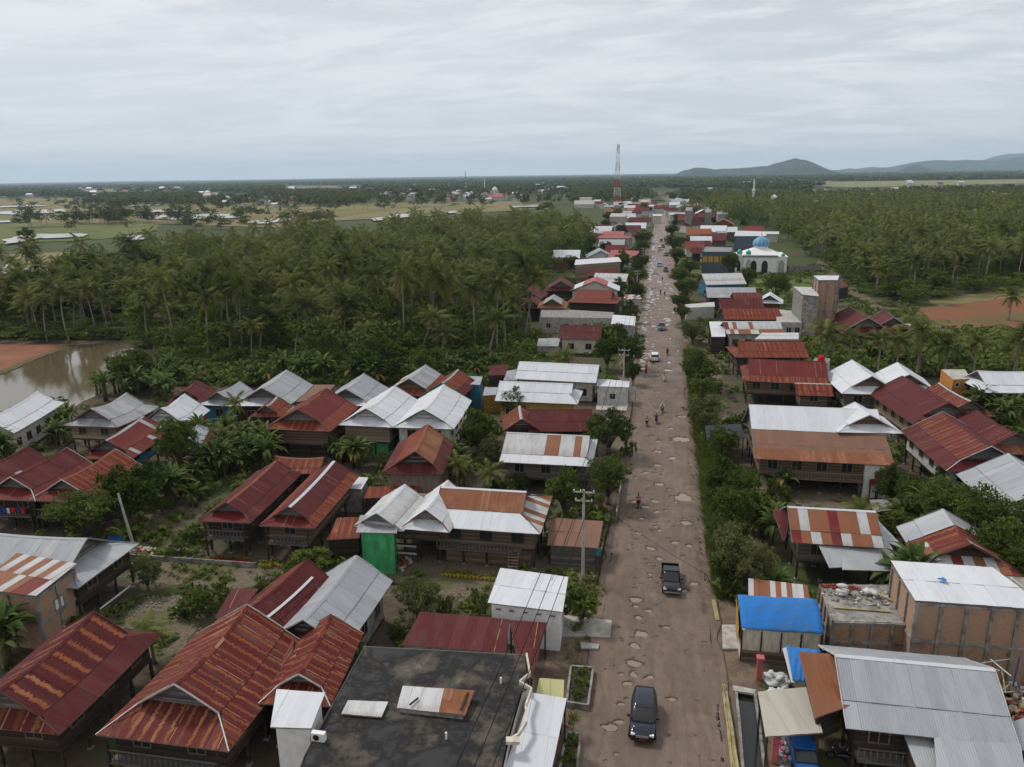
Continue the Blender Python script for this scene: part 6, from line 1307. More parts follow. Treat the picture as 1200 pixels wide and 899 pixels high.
for a in ((245, 232, 16, 'cream_tin'), (265, 241, 9, 'white'), (270, 237, 8, 'cream_tin'), (275, 234, 9, 'maroon'), (284, 244, 9, 'pink'), (258, 236, 7, 'red'), (305, 240, 7, 'blue_tin'), (313, 240, 6, 'white'), (322, 243, 7, 'white'), (331, 233, 9, 'white'), (350, 236, 9, 'white'), (347, 241, 7, 'red'), (318, 236, 7, 'pink'), (338, 239, 6, 'maroon'), (172, 234, 6, 'blue_tin'), (5, 231, 9, 'zinc'), (292, 236, 6, 'white')): vh(*a, where=W1)
W2 = 'of the distant village beyond the palm grove'
for a in ((446, 231, 11, 'white'), (449, 229, 9, 'pink'), (487, 227, 10, 'red'), (503, 226, 11, 'white'), (516, 224, 7, 'white'), (519, 238, 16, 'pink'), (522, 236, 9, 'red'), (537, 227, 8, 'white'), (549, 235, 15, 'zinc'), (546, 230, 9, 'white'), (551, 229, 7, 'white'), (567, 231, 10, 'pink'), (562, 234, 7, 'maroon'), (583, 235, 20, 'pink'), (572, 237, 7, 'white'), (597, 231, 8, 'white'), (600, 227, 6, 'white'), (470, 231, 8, 'cream_tin'), (535, 233, 7, 'maroon'), (603, 236, 7, 'red'), (613, 233, 7, 'white')): vh(*a, where=W2)
W3 = 'in the white cluster left of the telecom tower'
for a in ((632, 223, 9, 'pink'), (630, 219, 8, 'white'), (636, 218, 9, 'white'), (641, 220, 7, 'white'), (645, 224, 6, 'concrete_light'), (636, 228, 11, 'white'), (657, 222, 9, 'white'), (661, 225, 10, 'white'), (665, 221, 6, 'white'), (654, 226, 7, 'zinc'), (680, 219, 7, 'cream_tin'), (674, 223, 6, 'white'), (662, 232, 7, 'red'), (637, 235, 7, 'zinc'), (604, 230, 8, 'white')): vh(*a, where=W3)
vh(686, 241, 13, 'white_paint', 'white_paint', h=9, box=True, where='standing tall between grove and tower'); vh(684, 244, 22, 'cream_tin', where='just below the tall white box'); vh(770, 235, 10, 'concrete_light', 'concrete_light', h=9, box=True, where='alone in the green field right of the tower')
vh(875, 219, 9, 'white_paint', 'white_paint', h=13, box=True, where='high in the forest right of the tower')
W4 = 'packed around the far end of the road'
for a in ((707, 245, 12, 'white'), (713, 248, 9, 'zinc'), (702, 243, 8, 'red'), (730, 247, 11, 'white'), (738, 249, 12, 'white_old'), (745, 245, 9, 'zinc'), (753, 247, 8, 'cream_tin'), (755, 242, 6, 'white'), (752, 253, 16, 'red'), (764, 255, 9, 'blue_tin'), (775, 250, 16, 'red'), (777, 246, 7, 'tile_orange'), (786, 253, 14, 'maroon'), (762, 247, 8, 'white'), (741, 253, 10, 'pink'), (746, 257, 10, 'maroon'), (730, 252, 11, 'tile_orange'), (790, 259, 12, 'white_old'), (700, 240, 7, 'white'), (720, 243, 8, 'maroon'), (795, 239, 6, 'white'), (782, 240, 8, 'white'), (766, 243, 7, 'maroon'), (736, 243, 6, 'white')): vh(*a, where=W4)
W5 = 'showing through the forest at the right'
for a in ((1083, 251, 11, 'white'), (1090, 253, 7, 'white'), (1123, 251, 8, 'white'), (1126, 258, 13, 'white'), (1140, 253, 12, 'white'), (1161, 256, 13, 'cream_tin'), (916, 246, 7, 'white'), (1118, 256, 7, 'zinc')): vh(*a, where=W5)
W6 = 'between the red roofs at the far end of the road'
for a in ((770, 262, 9, 'white'), (748, 270, 10, 'maroon'), (800, 246, 8, 'white_old'), (756, 285, 9, 'maroon'), (846, 259, 11, 'zinc'), (742, 279, 13, 'white_old'), (747, 288, 12, 'maroon'), (845, 285, 9, 'zinc'), (905, 284, 12, 'white')): vh(*a, where=W6)

def clear_(x, y): return not any(abs(x-c_[0]) < c_[2]+4 and abs(y-c_[1]) < c_[3]+4 for c_ in PTS)
for sd, wh in ((-1, 'in the row of roofs left of the far road'), (1, 'in the row of roofs right of the far road')):
    n_ = 0
    for _ in range(900):
        y = random.uniform(330, 1000); x = sd*random.uniform(13, 26+y*.03)
        if not clear_(x, y) or (sd > 0 and y < 400 and x > 26): continue
        u, v = proj((x, y, 0)); d_ = depth((x, y, 0)); vh(u, v, random.uniform(9, 15)/d_*FPX, random.choice(['maroon', 'red', 'white', 'zinc', 'maroon', 'white_old', 'tile_orange', 'zinc']), random.choice(['plaster', 'concrete_light', 'wood_brown', 'cream']), h=random.uniform(2.8, 3.8), where=wh, deep=.85); n_ += 1
        if n_ > 24: break
n_ = 0
for _ in range(900):
    px, py = random.uniform(0, 690), random.triangular(216, 240, 222)
    if random.random() < .35: px, py = random.uniform(820, 1190), random.uniform(212, 258)
    p = at(px, py)
    if not clear_(p.x, p.y) or (px > 400 and py > 236 and px < 700): continue
    vh(px, py, random.uniform(4.5, 8), random.choice(['white', 'white', 'white', 'zinc', 'red', 'maroon', 'pink', 'cream_tin']), h=random.uniform(6, 8) if px < 700 else 9, where='scattered over the far plain' if px < 700 else 'scattered in the forest right of the road'); n_ += 1
    if n_ > 85: break
# ------------------------------------------------------------------ vehicles
def loft(mb, st, mat, n=12, pw=3.2):
    """st: (x, halfwidth, z0, z1) stations, superellipse sections"""
    rings = []
    for x, hw, z0, z1 in st:
        zc, hh = (z0+z1)/2, (z1-z0)/2; r = []
        for t in range(n):
            a = 2*math.pi*(t+.5)/n; c, s = math.cos(a), math.sin(a)
            r.append(mb.vert((x, hw*math.copysign(abs(c)**(2/pw), c), zc+hh*math.copysign(abs(s)**(2/pw), s))))
        rings.append(r)
    for A, B_ in zip(rings, rings[1:]):
        for t in range(n): mb.face([A[t], A[(t+1) % n], B_[(t+1) % n], B_[t]], mat)
    mb.face(rings[0][::-1], mat); mb.face(rings[-1], mat)
def wheel(rt, x, y, r=.34, w=.22, nm='wheel'):
    mb = MB(); n = 16
    mb.tube([(x, y-w/2, r), (x, y+w/2, r)], r, n, 'rubber'); o = mb.build(nm, rt, local=True); q = [o]
    mb = MB(); s = 1 if y > 0 else -1; mb.tube([(x, y+s*w*.5, r), (x, y+s*w*.56, r)], r*.6, n, 'chrome'); k = mb.build('rim', rt, local=True); k.parent = o; reg(o, [k]); return o
def suv(loc, rz, label, paint='paint_navy'):
    rt = root('car', loc, label, 'car', None, rz); ks = []
    def add(nm, f, smooth=False): mb = MB(); f(mb); o = mb.build(nm, rt, smooth, local=True); ks.append(o); return o
    add('body', lambda m: loft(m, [(-2.25, .72, .42, .85), (-2.2, .84, .34, 1.0), (-1.6, .90, .28, 1.08), (-.5, .91, .26, 1.06), (.6, .91, .26, 1.03), (1.3, .89, .28, 1.0), (1.9, .86, .32, .93), (2.15, .76, .38, .82), (2.22, .6, .45, .7)], paint, 16, 4), True)
    add('windows', lambda m: loft(m, [(-2.05, .70, .95, 1.1), (-1.85, .76, .95, 1.5), (-1.2, .78, .95, 1.64), (-.2, .78, .95, 1.66), (.35, .76, .95, 1.60), (.75, .74, .95, 1.3), (1.15, .74, .92, 1.02)], 'glass_dark', 16, 4.5), True)
    add('roof_panel', lambda m: loft(m, [(-1.95, .66, 1.50, 1.56), (-1.5, .70, 1.56, 1.69), (-.2, .70, 1.58, 1.72), (.3, .66, 1.54, 1.64), (.4, .6, 1.54, 1.58)], paint, 12, 3), True)
    add('bonnet', lambda m: loft(m, [(1.02, .66, .97, 1.035), (1.5, .68, .93, 1.02), (2.0, .64, .84, .93)], paint, 12, 3), True)
    for s in (-1, 1):
        add('headlight', lambda m: m.box(2.03, 2.19, s*.62-.14, s*.62+.14, .68, .82, 'lamp_glass')); add('tail_light', lambda m: m.box(-2.27, -2.2, s*.68-.1, s*.68+.1, .75, 1.0, 'paint_red'))
        add('mirror', lambda m: m.box(.65, .8, s*.98-.1, s*.98+.1, 1.0, 1.16, paint))
    add('grille', lambda m: m.box(2.17, 2.24, -.42, .42, .58, .74, 'chrome')); add('bumper', lambda m: m.box(2.1, 2.28, -.74, .74, .36, .54, 'paint_black')); add('number_plate', lambda m: m.box(2.28, 2.295, -.2, .2, .42, .53, 'paint_red'))
    for x in (-1.4, 1.4):
        for y in (-.82, .82): ks.append(wheel(rt, x, y))
    reg(rt, ks); return rt
def pickup(loc, rz, label, paint='paint_black', load=None):
    rt = root('pickup_truck', loc, label, 'pickup truck', None, rz); ks = []
    def add(nm, f, smooth=False): mb = MB(); f(mb); o = mb.build(nm, rt, smooth, local=True); ks.append(o); return o
    add('body', lambda m: loft(m, [(-.55, .82, .35, .98), (.3, .84, .3, 1.0), (1.2, .82, .3, .98), (1.9, .80, .34, .92), (2.1, .74, .4, .84)], paint, 16, 5), True)
    add('cab', lambda m: loft(m, [(-.6, .70, .9, 1.5), (-.45, .74, .9, 1.62), (.35, .74, .9, 1.64), (.6, .72, .9, 1.5), (1.15, .70, .9, 1.0)], 'glass_dark', 14, 5), True)
    add('cab_roof', lambda m: m.box(-.5, .42, -.68, .68, 1.62, 1.68, paint)); add('windscreen', lambda m: m.hexa([(.62, -.6, 1.50), (1.12, -.62, 1.03), (1.12, .62, 1.03), (.62, .6, 1.50), (.64, -.6, 1.52), (1.14, -.62, 1.05), (1.14, .62, 1.05), (.64, .6, 1.52)], 'lamp_glass' if False else 'glass_dark'))
    def bed(m):
        m.box(-2.3, -.62, -.84, .84, .55, .62, 'paint_black'); m.box(-2.3, -.62, -.84, -.78, .62, 1.02, paint); m.box(-2.3, -.62, .78, .84, .62, 1.02, paint); m.box(-2.3, -2.24, -.78, .78, .62, 1.02, paint); m.box(-.68, -.62, -.78, .78, .62, 1.02, paint)
    add('cargo_bed', bed)
    for s in (-1, 1): add('headlight', lambda m: m.box(2.0, 2.12, s*.62-.14, s*.62+.14, .66, .82, 'lamp_glass')); add('mirror', lambda m: m.box(.7, .82, s*.95-.12, s*.95+.12, 1.0, 1.18, paint))
    add('bumper', lambda m: m.box(2.05, 2.18, -.76, .76, .36, .52, 'chrome'))
    for x in (-1.45, 1.4):
        for y in (-.75, .75): ks.append(wheel(rt, x, y, .33, .2))
    if load: add('load', lambda m: m.box(-2.1, -.8, -.7, .7, .63, 1.6, load))
    reg(rt, ks); return rt
def van(loc, rz, label, paint='paint_blue'):
    rt = root('minivan', loc, label, 'van', None, rz); ks = []
    def add(nm, f, smooth=False): mb = MB(); f(mb); o = mb.build(nm, rt, smooth, local=True); ks.append(o); return o
    add('body', lambda m: loft(m, [(-1.8, .70, .4, 1.0), (-1.75, .74, .3, 1.1), (1.3, .74, .3, 1.08), (1.7, .70, .32, .98), (1.8, .6, .4, .85)], paint, 16, 5), True)
    add('windows', lambda m: loft(m, [(-1.75, .66, 1.0, 1.65), (.9, .68, 1.0, 1.66), (1.5, .66, 1.0, 1.15)], 'glass_dark', 14, 6), True); add('roof_panel', lambda m: m.box(-1.78, .98, -.7, .7, 1.66, 1.74, paint))
    for s in (-1, 1): add('headlight', lambda m: m.box(1.7, 1.8, s*.5-.12, s*.5+.12, .7, .84, 'lamp_glass'))
    for x in (-1.2, 1.2):
        for y in (-.66, .66): ks.append(wheel(rt, x, y, .28, .16))
    reg(rt, ks); return rt
S_ = at(754, 840, .2); suv((S_.x, 46.2, .10), R(-91), 'dark navy car driving toward the viewer between puddles, nearest on the road')
pp = at(786, 686, .2); pickup((pp.x, pp.y+.3, .10), R(-88), 'black pickup truck with an empty cargo bed, driving toward the viewer')
vp = at(938, 884, .2); van((vp.x, vp.y-.3, 0), R(-88), 'bright blue minivan half hidden under the cream tin canopy')
def roadcar(px, py, f, lab, paint, rz=-90, **k):
    p = at(px, py, .1); return f((p.x, p.y, .10), R(rz), lab, paint, **k)
roadcar(767, 422, suv, 'white car on the wet road beyond the motorbikes', 'paint_white', 92)
roadcar(775, 386, pickup, 'dark grey pickup on the puddled middle stretch of road', 'paint_grey', -90)
roadcar(780, 318, suv, 'dark car on the right lane near the market building', 'paint_black', -90)
roadcar(773, 293, van, 'white van on the far road left lane', 'paint_white', 90)
roadcar(777, 290, suv, 'black car right beside the white van on the far road', 'paint_black', -90)
roadcar(773, 312, pickup, 'small truck with a blue load on the far left lane', 'paint_white', 90, load='paint_blue')
roadcar(780, 300, suv, 'grey car between the black car and the dark car on the far road', 'paint_grey', -90)
roadcar(775, 283, van, 'red minivan farthest along the road', 'paint_red', -90)
# ------------------------------------------------------------------ people (skinned figures)
def skin(name, V, E, rad, parent, mat, colz=None, sub=2):
    me = bpy.data.meshes.new(name+'_sk'); me.from_pydata([tuple(v) for v in V], E, []); o = bpy.data.objects.new(name+'_sk', me); COL.objects.link(o)
    md = o.modifiers.new('s', 'SKIN'); ly = me.skin_vertices[0] if me.skin_vertices else None
    if ly is None: 
        bpy.context.view_layer.objects.active = o; ly = me.skin_vertices[0]
    for i, r in enumerate(rad): ly.data[i].radius = (r, r) if not isinstance(r, tuple) else r; ly.data[i].use_root = (i == 0)
    o.modifiers.new('d', 'SUBSURF').levels = sub; o.modifiers['d'].render_levels = sub
    bpy.context.view_layer.update(); dg = bpy.context.evaluated_depsgraph_get(); nm = bpy.data.meshes.new_from_object(o.evaluated_get(dg)); nm.name = name
    bpy.data.objects.remove(o); bpy.data.meshes.remove(me); nm.materials.clear(); nm.materials.append(MATS[mat]); nm.polygons.foreach_set('use_smooth', [True]*len(nm.polygons))
    ob = bpy.data.objects.new(name, nm); COL.objects.link(ob); ob.parent = parent; return ob
def person(loc, rz, label, shirt, trousers, pose='stand', hat=None, robe=False):
    rt = root('person', loc, label, 'person', None, rz); ks = []
    if pose == 'stand':
        hip = .92; K = dict(pel=(0, 0, .95), sp=(0, 0, 1.15), ch=(0.01, 0, 1.36), nk=(0, 0, 1.50), hd=(.02, 0, 1.62), ht=(.02, 0, 1.70))
        leg = lambda s: [(0, s*.1, .88), (.03+.06*s, s*.11, .48), (-.02+.10*s, s*.11, .09), (.10+.1*s, s*.12, .03)]
        arm = lambda s: [(0, s*.19, 1.42), (-.02, s*.25, 1.14), (.08, s*.24, .90), (.11, s*.23, .80)]
    else:
        K = dict(pel=(-.12, 0, .82), sp=(-.10, 0, 1.0), ch=(-.02, 0, 1.2), nk=(.02, 0, 1.34), hd=(.06, 0, 1.46), ht=(.06, 0, 1.54))
        leg = lambda s: [(-.08, s*.11, .80), (.30, s*.16, .74), (.22, s*.15, .36), (.36, s*.15, .30)]
        arm = lambda s: [(0, s*.19, 1.28), (.10, s*.27, 1.04), (.36, s*.26, 1.04), (.45, s*.25, 1.05)]
    V = [K['pel'], K['sp'], K['ch'], K['nk'], K['hd'], K['ht']]; E = [(0, 1), (1, 2), (2, 3), (3, 4), (4, 5)]; r = [(.14, .10), (.12, .09), (.15, .10), .055, (.085, .10), (.07, .08)]
    for s in (-1, 1):
        b = len(V); V += leg(s); E += [(0, b), (b, b+1), (b+1, b+2), (b+2, b+3)]; r += [.085, .06, .04, .035]
        b = len(V); V += arm(s); E += [(2, b), (b, b+1), (b+1, b+2), (b+2, b+3)]; r += [.055, .042, .032, .035]
    ks.append(skin('body', V, E, r, rt, 'skin'))
    sl = [K['pel'], K['sp'], K['ch'], tuple(Vector(K['nk'])-Vector((0, 0, .05)))]; Es = [(0, 1), (1, 2), (2, 3)]; rs = [(.165, .13), (.15, .12), (.18, .13), .07]
    for s in (-1, 1):
        b = len(sl); a = arm(s); sl += [a[0], a[1], tuple(Vector(a[1]).lerp(Vector(a[2]), .5))]; Es += [(2, b), (b, b+1), (b+1, b+2)]; rs += [.075, .06, .055]
    ks.append(skin('shirt', sl, Es, rs, rt, shirt))
    if robe: mb = MB(); mb.lathe([(.27, .06), (.24, .5), (.17, .95), (.15, 1.05)], 12, trousers); ks.append(mb.build('skirt', rt, True, local=True))
    else:
        tl = [K['pel']]; Et = []; rt_ = [(.155, .125)]
        for s in (-1, 1): b = len(tl); a = leg(s); tl += a[:3]; Et += [(0, b), (b, b+1), (b+1, b+2)]; rt_ += [.10, .075, .06]
        ks.append(skin('trousers', tl, Et, rt_, rt, trousers))
    h = Vector(K['hd'])+Vector((0, 0, .03))
    mb = MB(); rr = .125 if hat else .105; prof = [(rr*math.cos(a), rr*math.sin(a)) for a in [math.radians(q) for q in (-15, 10, 35, 60, 80, 89)]]; mb.lathe(prof, 14, hat or 'rubber', h+Vector((-.015, 0, .0))); ks.append(mb.build('helmet' if hat else 'hair', rt, True, local=True))
    reg(rt, ks); return rt
def motorbike(loc, rz, label, paint):
    rt = root('motorbike', loc, label, 'motorbike', None, rz); ks = []
    def add(nm, f, smooth=False): mb = MB(); f(mb); o = mb.build(nm, rt, smooth, local=True); ks.append(o); return o
    for x in (-.6, .62):
        def wf(m, x=x):
            n = 18; prof = [(.23, -.05), (.29, -.05), (.29, .05), (.23, .05)]; rings = [[m.vert((x+a*math.cos(2*math.pi*t/n), y, .29+a*math.sin(2*math.pi*t/n))) for t in range(n)] for a, y in prof]
            for k in range(4):
                for t in range(n): m.face([rings[k][t], rings[k][(t+1) % n], rings[(k+1) % 4][(t+1) % n], rings[(k+1) % 4][t]], 'rubber')
            m.tube([(x, -.03, .29), (x, .03, .29)], .06, 8, 'chrome')
            for t in range(6): a = t*1.047; m.beam((x, 0, .29), (x+.25*math.cos(a), 0, .29+.25*math.sin(a)), .02, .02, 'chrome', (0, 1, 0))
        add('wheel', wf)
    add('frame', lambda m: loft(m, [(-.75, .05, .55, .66), (-.4, .13, .42, .72), (0, .12, .30, .66), (.22, .10, .28, .5), (.36, .16, .35, .95), (.5, .10, .6, 1.0), (.56, .05, .7, .9)], paint, 10, 2.5), True)
    add('seat', lambda m: loft(m, [(-.72, .08, .70, .76), (-.4, .13, .68, .79), (.05, .11, .66, .74)], 'rubber', 10, 2.5), True)
    add('handlebar', lambda m: (m.tube([(.36, -.33, 1.02), (.44, -.1, 1.0), (.44, .1, 1.0), (.36, .33, 1.02)], .018, 6, 'rubber'), m.tube([(.62, 0, .32), (.45, 0, .98)], .03, 6, 'chrome')))
    add('mudguard', lambda m: loft(m, [(.36, .06, .5, .55), (.6, .07, .58, .62), (.86, .05, .48, .52)], paint, 8, 2.5)); add('headlight', lambda m: m.lathe([(.07, 0), (.08, .05), (.04, .09)], 10, 'lamp_glass', (.52, 0, .86)))
    reg(rt, ks); return rt
def bike(px, py, rz, who, shirt, tr, paint, hat=None):
    p = at(px, py, .1); motorbike((p.x, p.y, .09), R(rz), 'motorbike ridden by %s' % who, paint); person((p.x, p.y, .09), R(rz), '%s riding a motorbike' % who, shirt, tr, 'sit', hat)
bike(758, 499, 92, 'a rider in bright yellow on the wet road', 'cloth_yellow', 'cloth_black', 'paint_black')
bike(769, 496, 90, 'a rider in dark clothes beside the yellow rider', 'cloth_black', 'cloth_blue', 'paint_black', 'rubber')
bike(776, 483, -90, 'a rider in a white top ahead of the yellow rider', 'cloth_white', 'cloth_black', 'paint_black', 'cloth_white')
bike(778, 447, -90, 'a rider in white beside the large puddle', 'cloth_white', 'cloth_white', 'paint_white')
bike(782, 416, 88, 'a dark rider right of the white car', 'cloth_black', 'cloth_black', 'paint_black', 'rubber')
bike(748, 594, 90, 'a rider in pink at the left edge of the road', 'cloth_pink', 'cloth_black', 'paint_red')
bike(774, 345, 90, 'left of two dark riders side by side far up the road', 'cloth_black', 'cloth_blue', 'paint_black', 'rubber')
bike(779, 347, 90, 'right of two dark riders side by side far up the road', 'cloth_blue', 'cloth_black', 'paint_red', 'rubber')
bike(776, 329, -90, 'a lone rider between the far cars and the two dark riders', 'cloth_red', 'cloth_black', 'paint_black')
p = at(757, 437, .1); person((p.x, p.y, .1), R(-80), 'person in a long dark red dress walking beside the left puddles of the road', 'cloth_red', 'cloth_red', robe=True)
p = at(242, 499, 0); person((p.x, p.y, .01), R(-60), 'person in a long red robe standing before the white tented roof', 'cloth_red', 'cloth_red', robe=True)
p = at(236, 505, 0); person((p.x, p.y, .01), R(-30), 'person in dark clothes standing left of the person in red', 'cloth_black', 'cloth_black')
p = at(985, 893, 0); motorbike((p.x, p.y, 0), R(160), 'black motorbike parked under the broad zinc house, left of two', 'paint_black')
p = at(1002, 897, 0); motorbike((p.x, p.y, 0), R(150), 'black motorbike parked under the broad zinc house, right of two', 'paint_black')

# ------------------------------------------------------------------ vegetation prototypes
def to_arr(mb):
    V = np.array([tuple(v) for v in mb.v]); return V
def mesh_of(mb, name, smooth=False):
    o = mb.build(name, None, smooth, attr='tint', local=True); me = o.data; bpy.data.objects.remove(o); return me
def frond(mb, base, az, el, L_, droop, nl, ll, lw, mat, rr, dry=0.0, mid=True):
    pts = []; p = Vector(base); n = 9; e = el; d0 = Vector((math.cos(az), math.sin(az), 0)); prev = p
    for i in range(n+1):
        pts.append(p.copy()); p = p+(d0*math.cos(e)+Vector((0, 0, math.sin(e))))*(L_/n); e -= droop/n*(0.5+i/n)
    side = Vector((-d0.y, d0.x, 0)); tint = rr.random()
    def P(t): x = t*n; i = min(n-1, int(x)); return pts[i].lerp(pts[i+1], x-i), (pts[i+1]-pts[i]).normalized()
    if mid:
        for i in range(n): w = .05*(1-i/n)+.012; a, b = pts[i], pts[i+1]; mb.poly([a-side*w, b-side*w*.8, b+side*w*.8, a+side*w], mat, c=(min(1, tint+.2), dry, 0))
    for k in range(nl):
        t = .1+.9*(k+.5)/nl; q, d = P(t); l = ll*(math.sin(math.pi*(t*.8+.12))**.7)
        for s in (-1, 1):
            hang = rr.uniform(.25, .75)+.25*t; dr = (side*s*math.cos(hang)+Vector((0, 0, -math.sin(hang)))+d*.45).normalized(); w = d*lw*.5
            tip = q+dr*l*rr.uniform(.8, 1.1); m_ = q.lerp(tip, .5)+Vector((0, 0, .04*l))
            mb.poly([q-w, m_-w*.8, tip, m_+w*.8, q+w], mat, c=(min(1, max(0, tint*.7+.3*t+rr.uniform(-.25, .25))), dry, 0))  # tint rises along the frond: shaded crown, light-catching tips put into colour
def palm(seed, h, nf=22, nl=15, ll=1.1, lw=.2, L_=4.7, lean=.12):
    rr = random.Random(seed); tb = MB(); az = rr.uniform(0, 6.28); off = Vector((math.cos(az), math.sin(az), 0))*h*lean*rr.uniform(.3, 1.3)
    path = [Vector((0, 0, 0))+off*(t**2)+Vector((0, 0, h*t)) for t in (0, .15, .35, .55, .75, .9, 1.0)]; path[0].z = -.2
    tb.tube(path, [.26, .19, .16, .15, .14, .13, .15], 8, 'palm_bark', True)
    cb = MB(); top = path[-1]
    for i in range(nf):
        f = i/nf; el = 1.35-2.0*f+rr.uniform(-.12, .12); az = i*2.4+rr.uniform(-.2, .2)
        frond(cb, top+Vector((0, 0, .1)), az, el, L_*rr.uniform(.85, 1.08)*(.75+.25*math.sin(math.pi*min(1, f+.2))), rr.uniform(1.0, 1.7), nl, ll, lw, 'palm_leaf', rr, dry=(.75 if f > .88 and rr.random() < .7 else 0))
    for i in range(7): a = rr.uniform(0, 6.28); c = top+Vector((math.cos(a)*.25, math.sin(a)*.25, -.2-rr.random()*.2)); cb.lathe([(.03, -.12), (.11, -.03), (.11, .05), (.03, .12)], 6, 'bamboo', c)
    return mesh_of(tb, 'palm_trunk', True), mesh_of(cb, 'palm_crown'), h
def broadleaf(seed, h, r, leaf='tree_leaf', nl=3600, ls=.30, lobes=12, dens=1.7, dry=.0, flat=.9, trunk=.15):
    rr = random.Random(seed); tb = MB(); zt = h*trunk; cz = h-r*flat*1.08; tr = .045*h**.9+.05
    tb.tube([(0, 0, -.2), (rr.uniform(-.1, .1), rr.uniform(-.1, .1), zt*.5), (0, 0, zt)], [tr*1.3, tr, tr*.85], 8, 'bark'); C = []
    for i in range(lobes):
        a = i*2.4+rr.uniform(-.4, .4); q = r*(.62*math.sqrt((i+.5)/lobes)+.08); lz = cz+rr.uniform(-.28, .42)*r*flat+(.25*r*flat if q < r*.3 else 0); c = Vector((math.cos(a)*q, math.sin(a)*q, max(lz, zt*.9))); lr = r*rr.uniform(.30, .50); C.append((c, lr))
        m_ = Vector((c.x*.4, c.y*.4, zt+(c.z-zt)*.5)); tb.tube([(0, 0, zt*.9), m_, c], [tr*.6, tr*.35, tr*.12], 5, 'bark')
        for _ in range(3):
            e = c+Vector((rr.uniform(-1, 1), rr.uniform(-1, 1), rr.uniform(-.3, 1)))*lr*.8; tb.tube([m_.lerp(c, .6), e], [tr*.16, tr*.05], 4, 'bark')
    cb = MB(); tot = sum(l**2 for c, l in C)
    for c, lr in C:
        n = int(nl*dens*lr*lr/tot); tint = rr.random()
        # twig clumps
        cl = []
        for _ in range(max(4, n//22)):
            d = Vector((rr.gauss(0, 1), rr.gauss(0, 1), rr.gauss(0, 1)+.35)).normalized(); cl.append(c+d*lr*(rr.random()**.35)*Vector((1, 1, flat)).length/1.6)
        for k in range(n):
            q = rr.choice(cl)+Vector((rr.gauss(0, 1), rr.gauss(0, 1), rr.gauss(0, .7)))*lr*.14
            nrm = (Vector((rr.gauss(0, .7), rr.gauss(0, .7), rr.gauss(.7, .5)))).normalized(); u = nrm.orthogonal().normalized(); u.rotate(Matrix.Rotation(rr.uniform(0, 6.28), 3, nrm)); v = nrm.cross(u); s = ls*rr.uniform(.7, 1.4)
            cb.poly([q-u*s*.6, q+v*s*.28, q+u*s*.6, q-v*s*.28], leaf, c=(min(1, max(0, tint*.6+rr.uniform(0, .4))), dry*rr.random(), 0))
    return mesh_of(tb, 'trunk', True), mesh_of(cb, 'crown'), h
def banana(seed, h=3.2):
    rr = random.Random(seed); tb = MB(); cb = MB()
    for s in range(rr.choice([2, 3, 3])):
        b = Vector((rr.uniform(-.7, .7), rr.uniform(-.7, .7), 0)) if s else Vector((0, 0, 0)); hh = h*rr.uniform(.5, .75) if s else h*.62
        tb.tube([b-Vector((0, 0, .1)), b+Vector((0, 0, hh))], [.16, .09], 8, 'banana_stem')
        for i in range(9):
            az = i*2.4+rr.uniform(-.3, .3); e = 1.35-i*.13+rr.uniform(-.15, .15); L_ = h*rr.uniform(.55, .75); p = b+Vector((0, 0, hh)); d0 = Vector((math.cos(az), math.sin(az), 0)); side = Vector((-d0.y, d0.x, 0)); n = 7; pts = []; dr = rr.uniform(1.3, 2.3); dry = .8 if i > 7 and rr.random() < .6 else 0; tint = rr.random()
            for k in range(n+1): pts.append(p.copy()); p = p+(d0*math.cos(e)+Vector((0, 0, math.sin(e))))*(L_/n); e -= dr/n*(.4+k/n)
            W = [.03, .13, .20, .23, .23, .20, .13, .02]
            for k in range(n):
                for sd in (-1, 1):
                    w0, w1 = W[k]*h*.28, W[k+1]*h*.28; up0 = Vector((0, 0, .25*w0)); up1 = Vector((0, 0, .25*w1)); g = rr.uniform(.0, .12)
                    cb.poly([pts[k], pts[k]+side*sd*w0+up0, pts[k+1]+side*sd*w1*(1-g)+up1, pts[k+1]][::sd], 'banana_leaf', c=(min(1, tint*.7+rr.uniform(0, .3)), dry, 0))
    return mesh_of(tb, 'pseudostem', True), mesh_of(cb, 'leaves'), h
PALMS = [palm(i, h, L_=L) for i, (h, L) in enumerate(((12, 4.9), (13.5, 4.8), (10, 4.9), (15, 4.6), (11, 5.1), (12.5, 4.6), (8, 4.7)))]
SPALM = [palm(30+i, h, 18, 14, .8, .16, 3.3, .03) for i, h in enumerate((5.5, 7.0, 4.2))]
TREES = [broadleaf(50, 8, 3.9), broadleaf(51, 7, 3.3), broadleaf(52, 10, 4.2, nl=4200), broadleaf(53, 6, 2.9), broadleaf(54, 12, 4.6, nl=4600, ls=.36)]
OLIVE = [broadleaf(60, 4.4, 2.3, 'olive_leaf', 2600, .20, 8, dry=.3), broadleaf(61, 7.5, 3.6, 'olive_leaf', 3800, .24, 10, dry=.5)]
BUSH = [broadleaf(70, 2.4, 1.9, 'tree_leaf', 1500, .20, 6, trunk=.1), broadleaf(71, 1.6, 1.3, 'weed_leaf', 900, .18, 5, trunk=.1), broadleaf(72, 3.2, 1.7, 'tree_leaf', 1500, .22, 6, trunk=.15)]
BAN = [banana(80+i, h) for i, h in enumerate((3.4, 3.9, 3.0))]
NPL = [0]
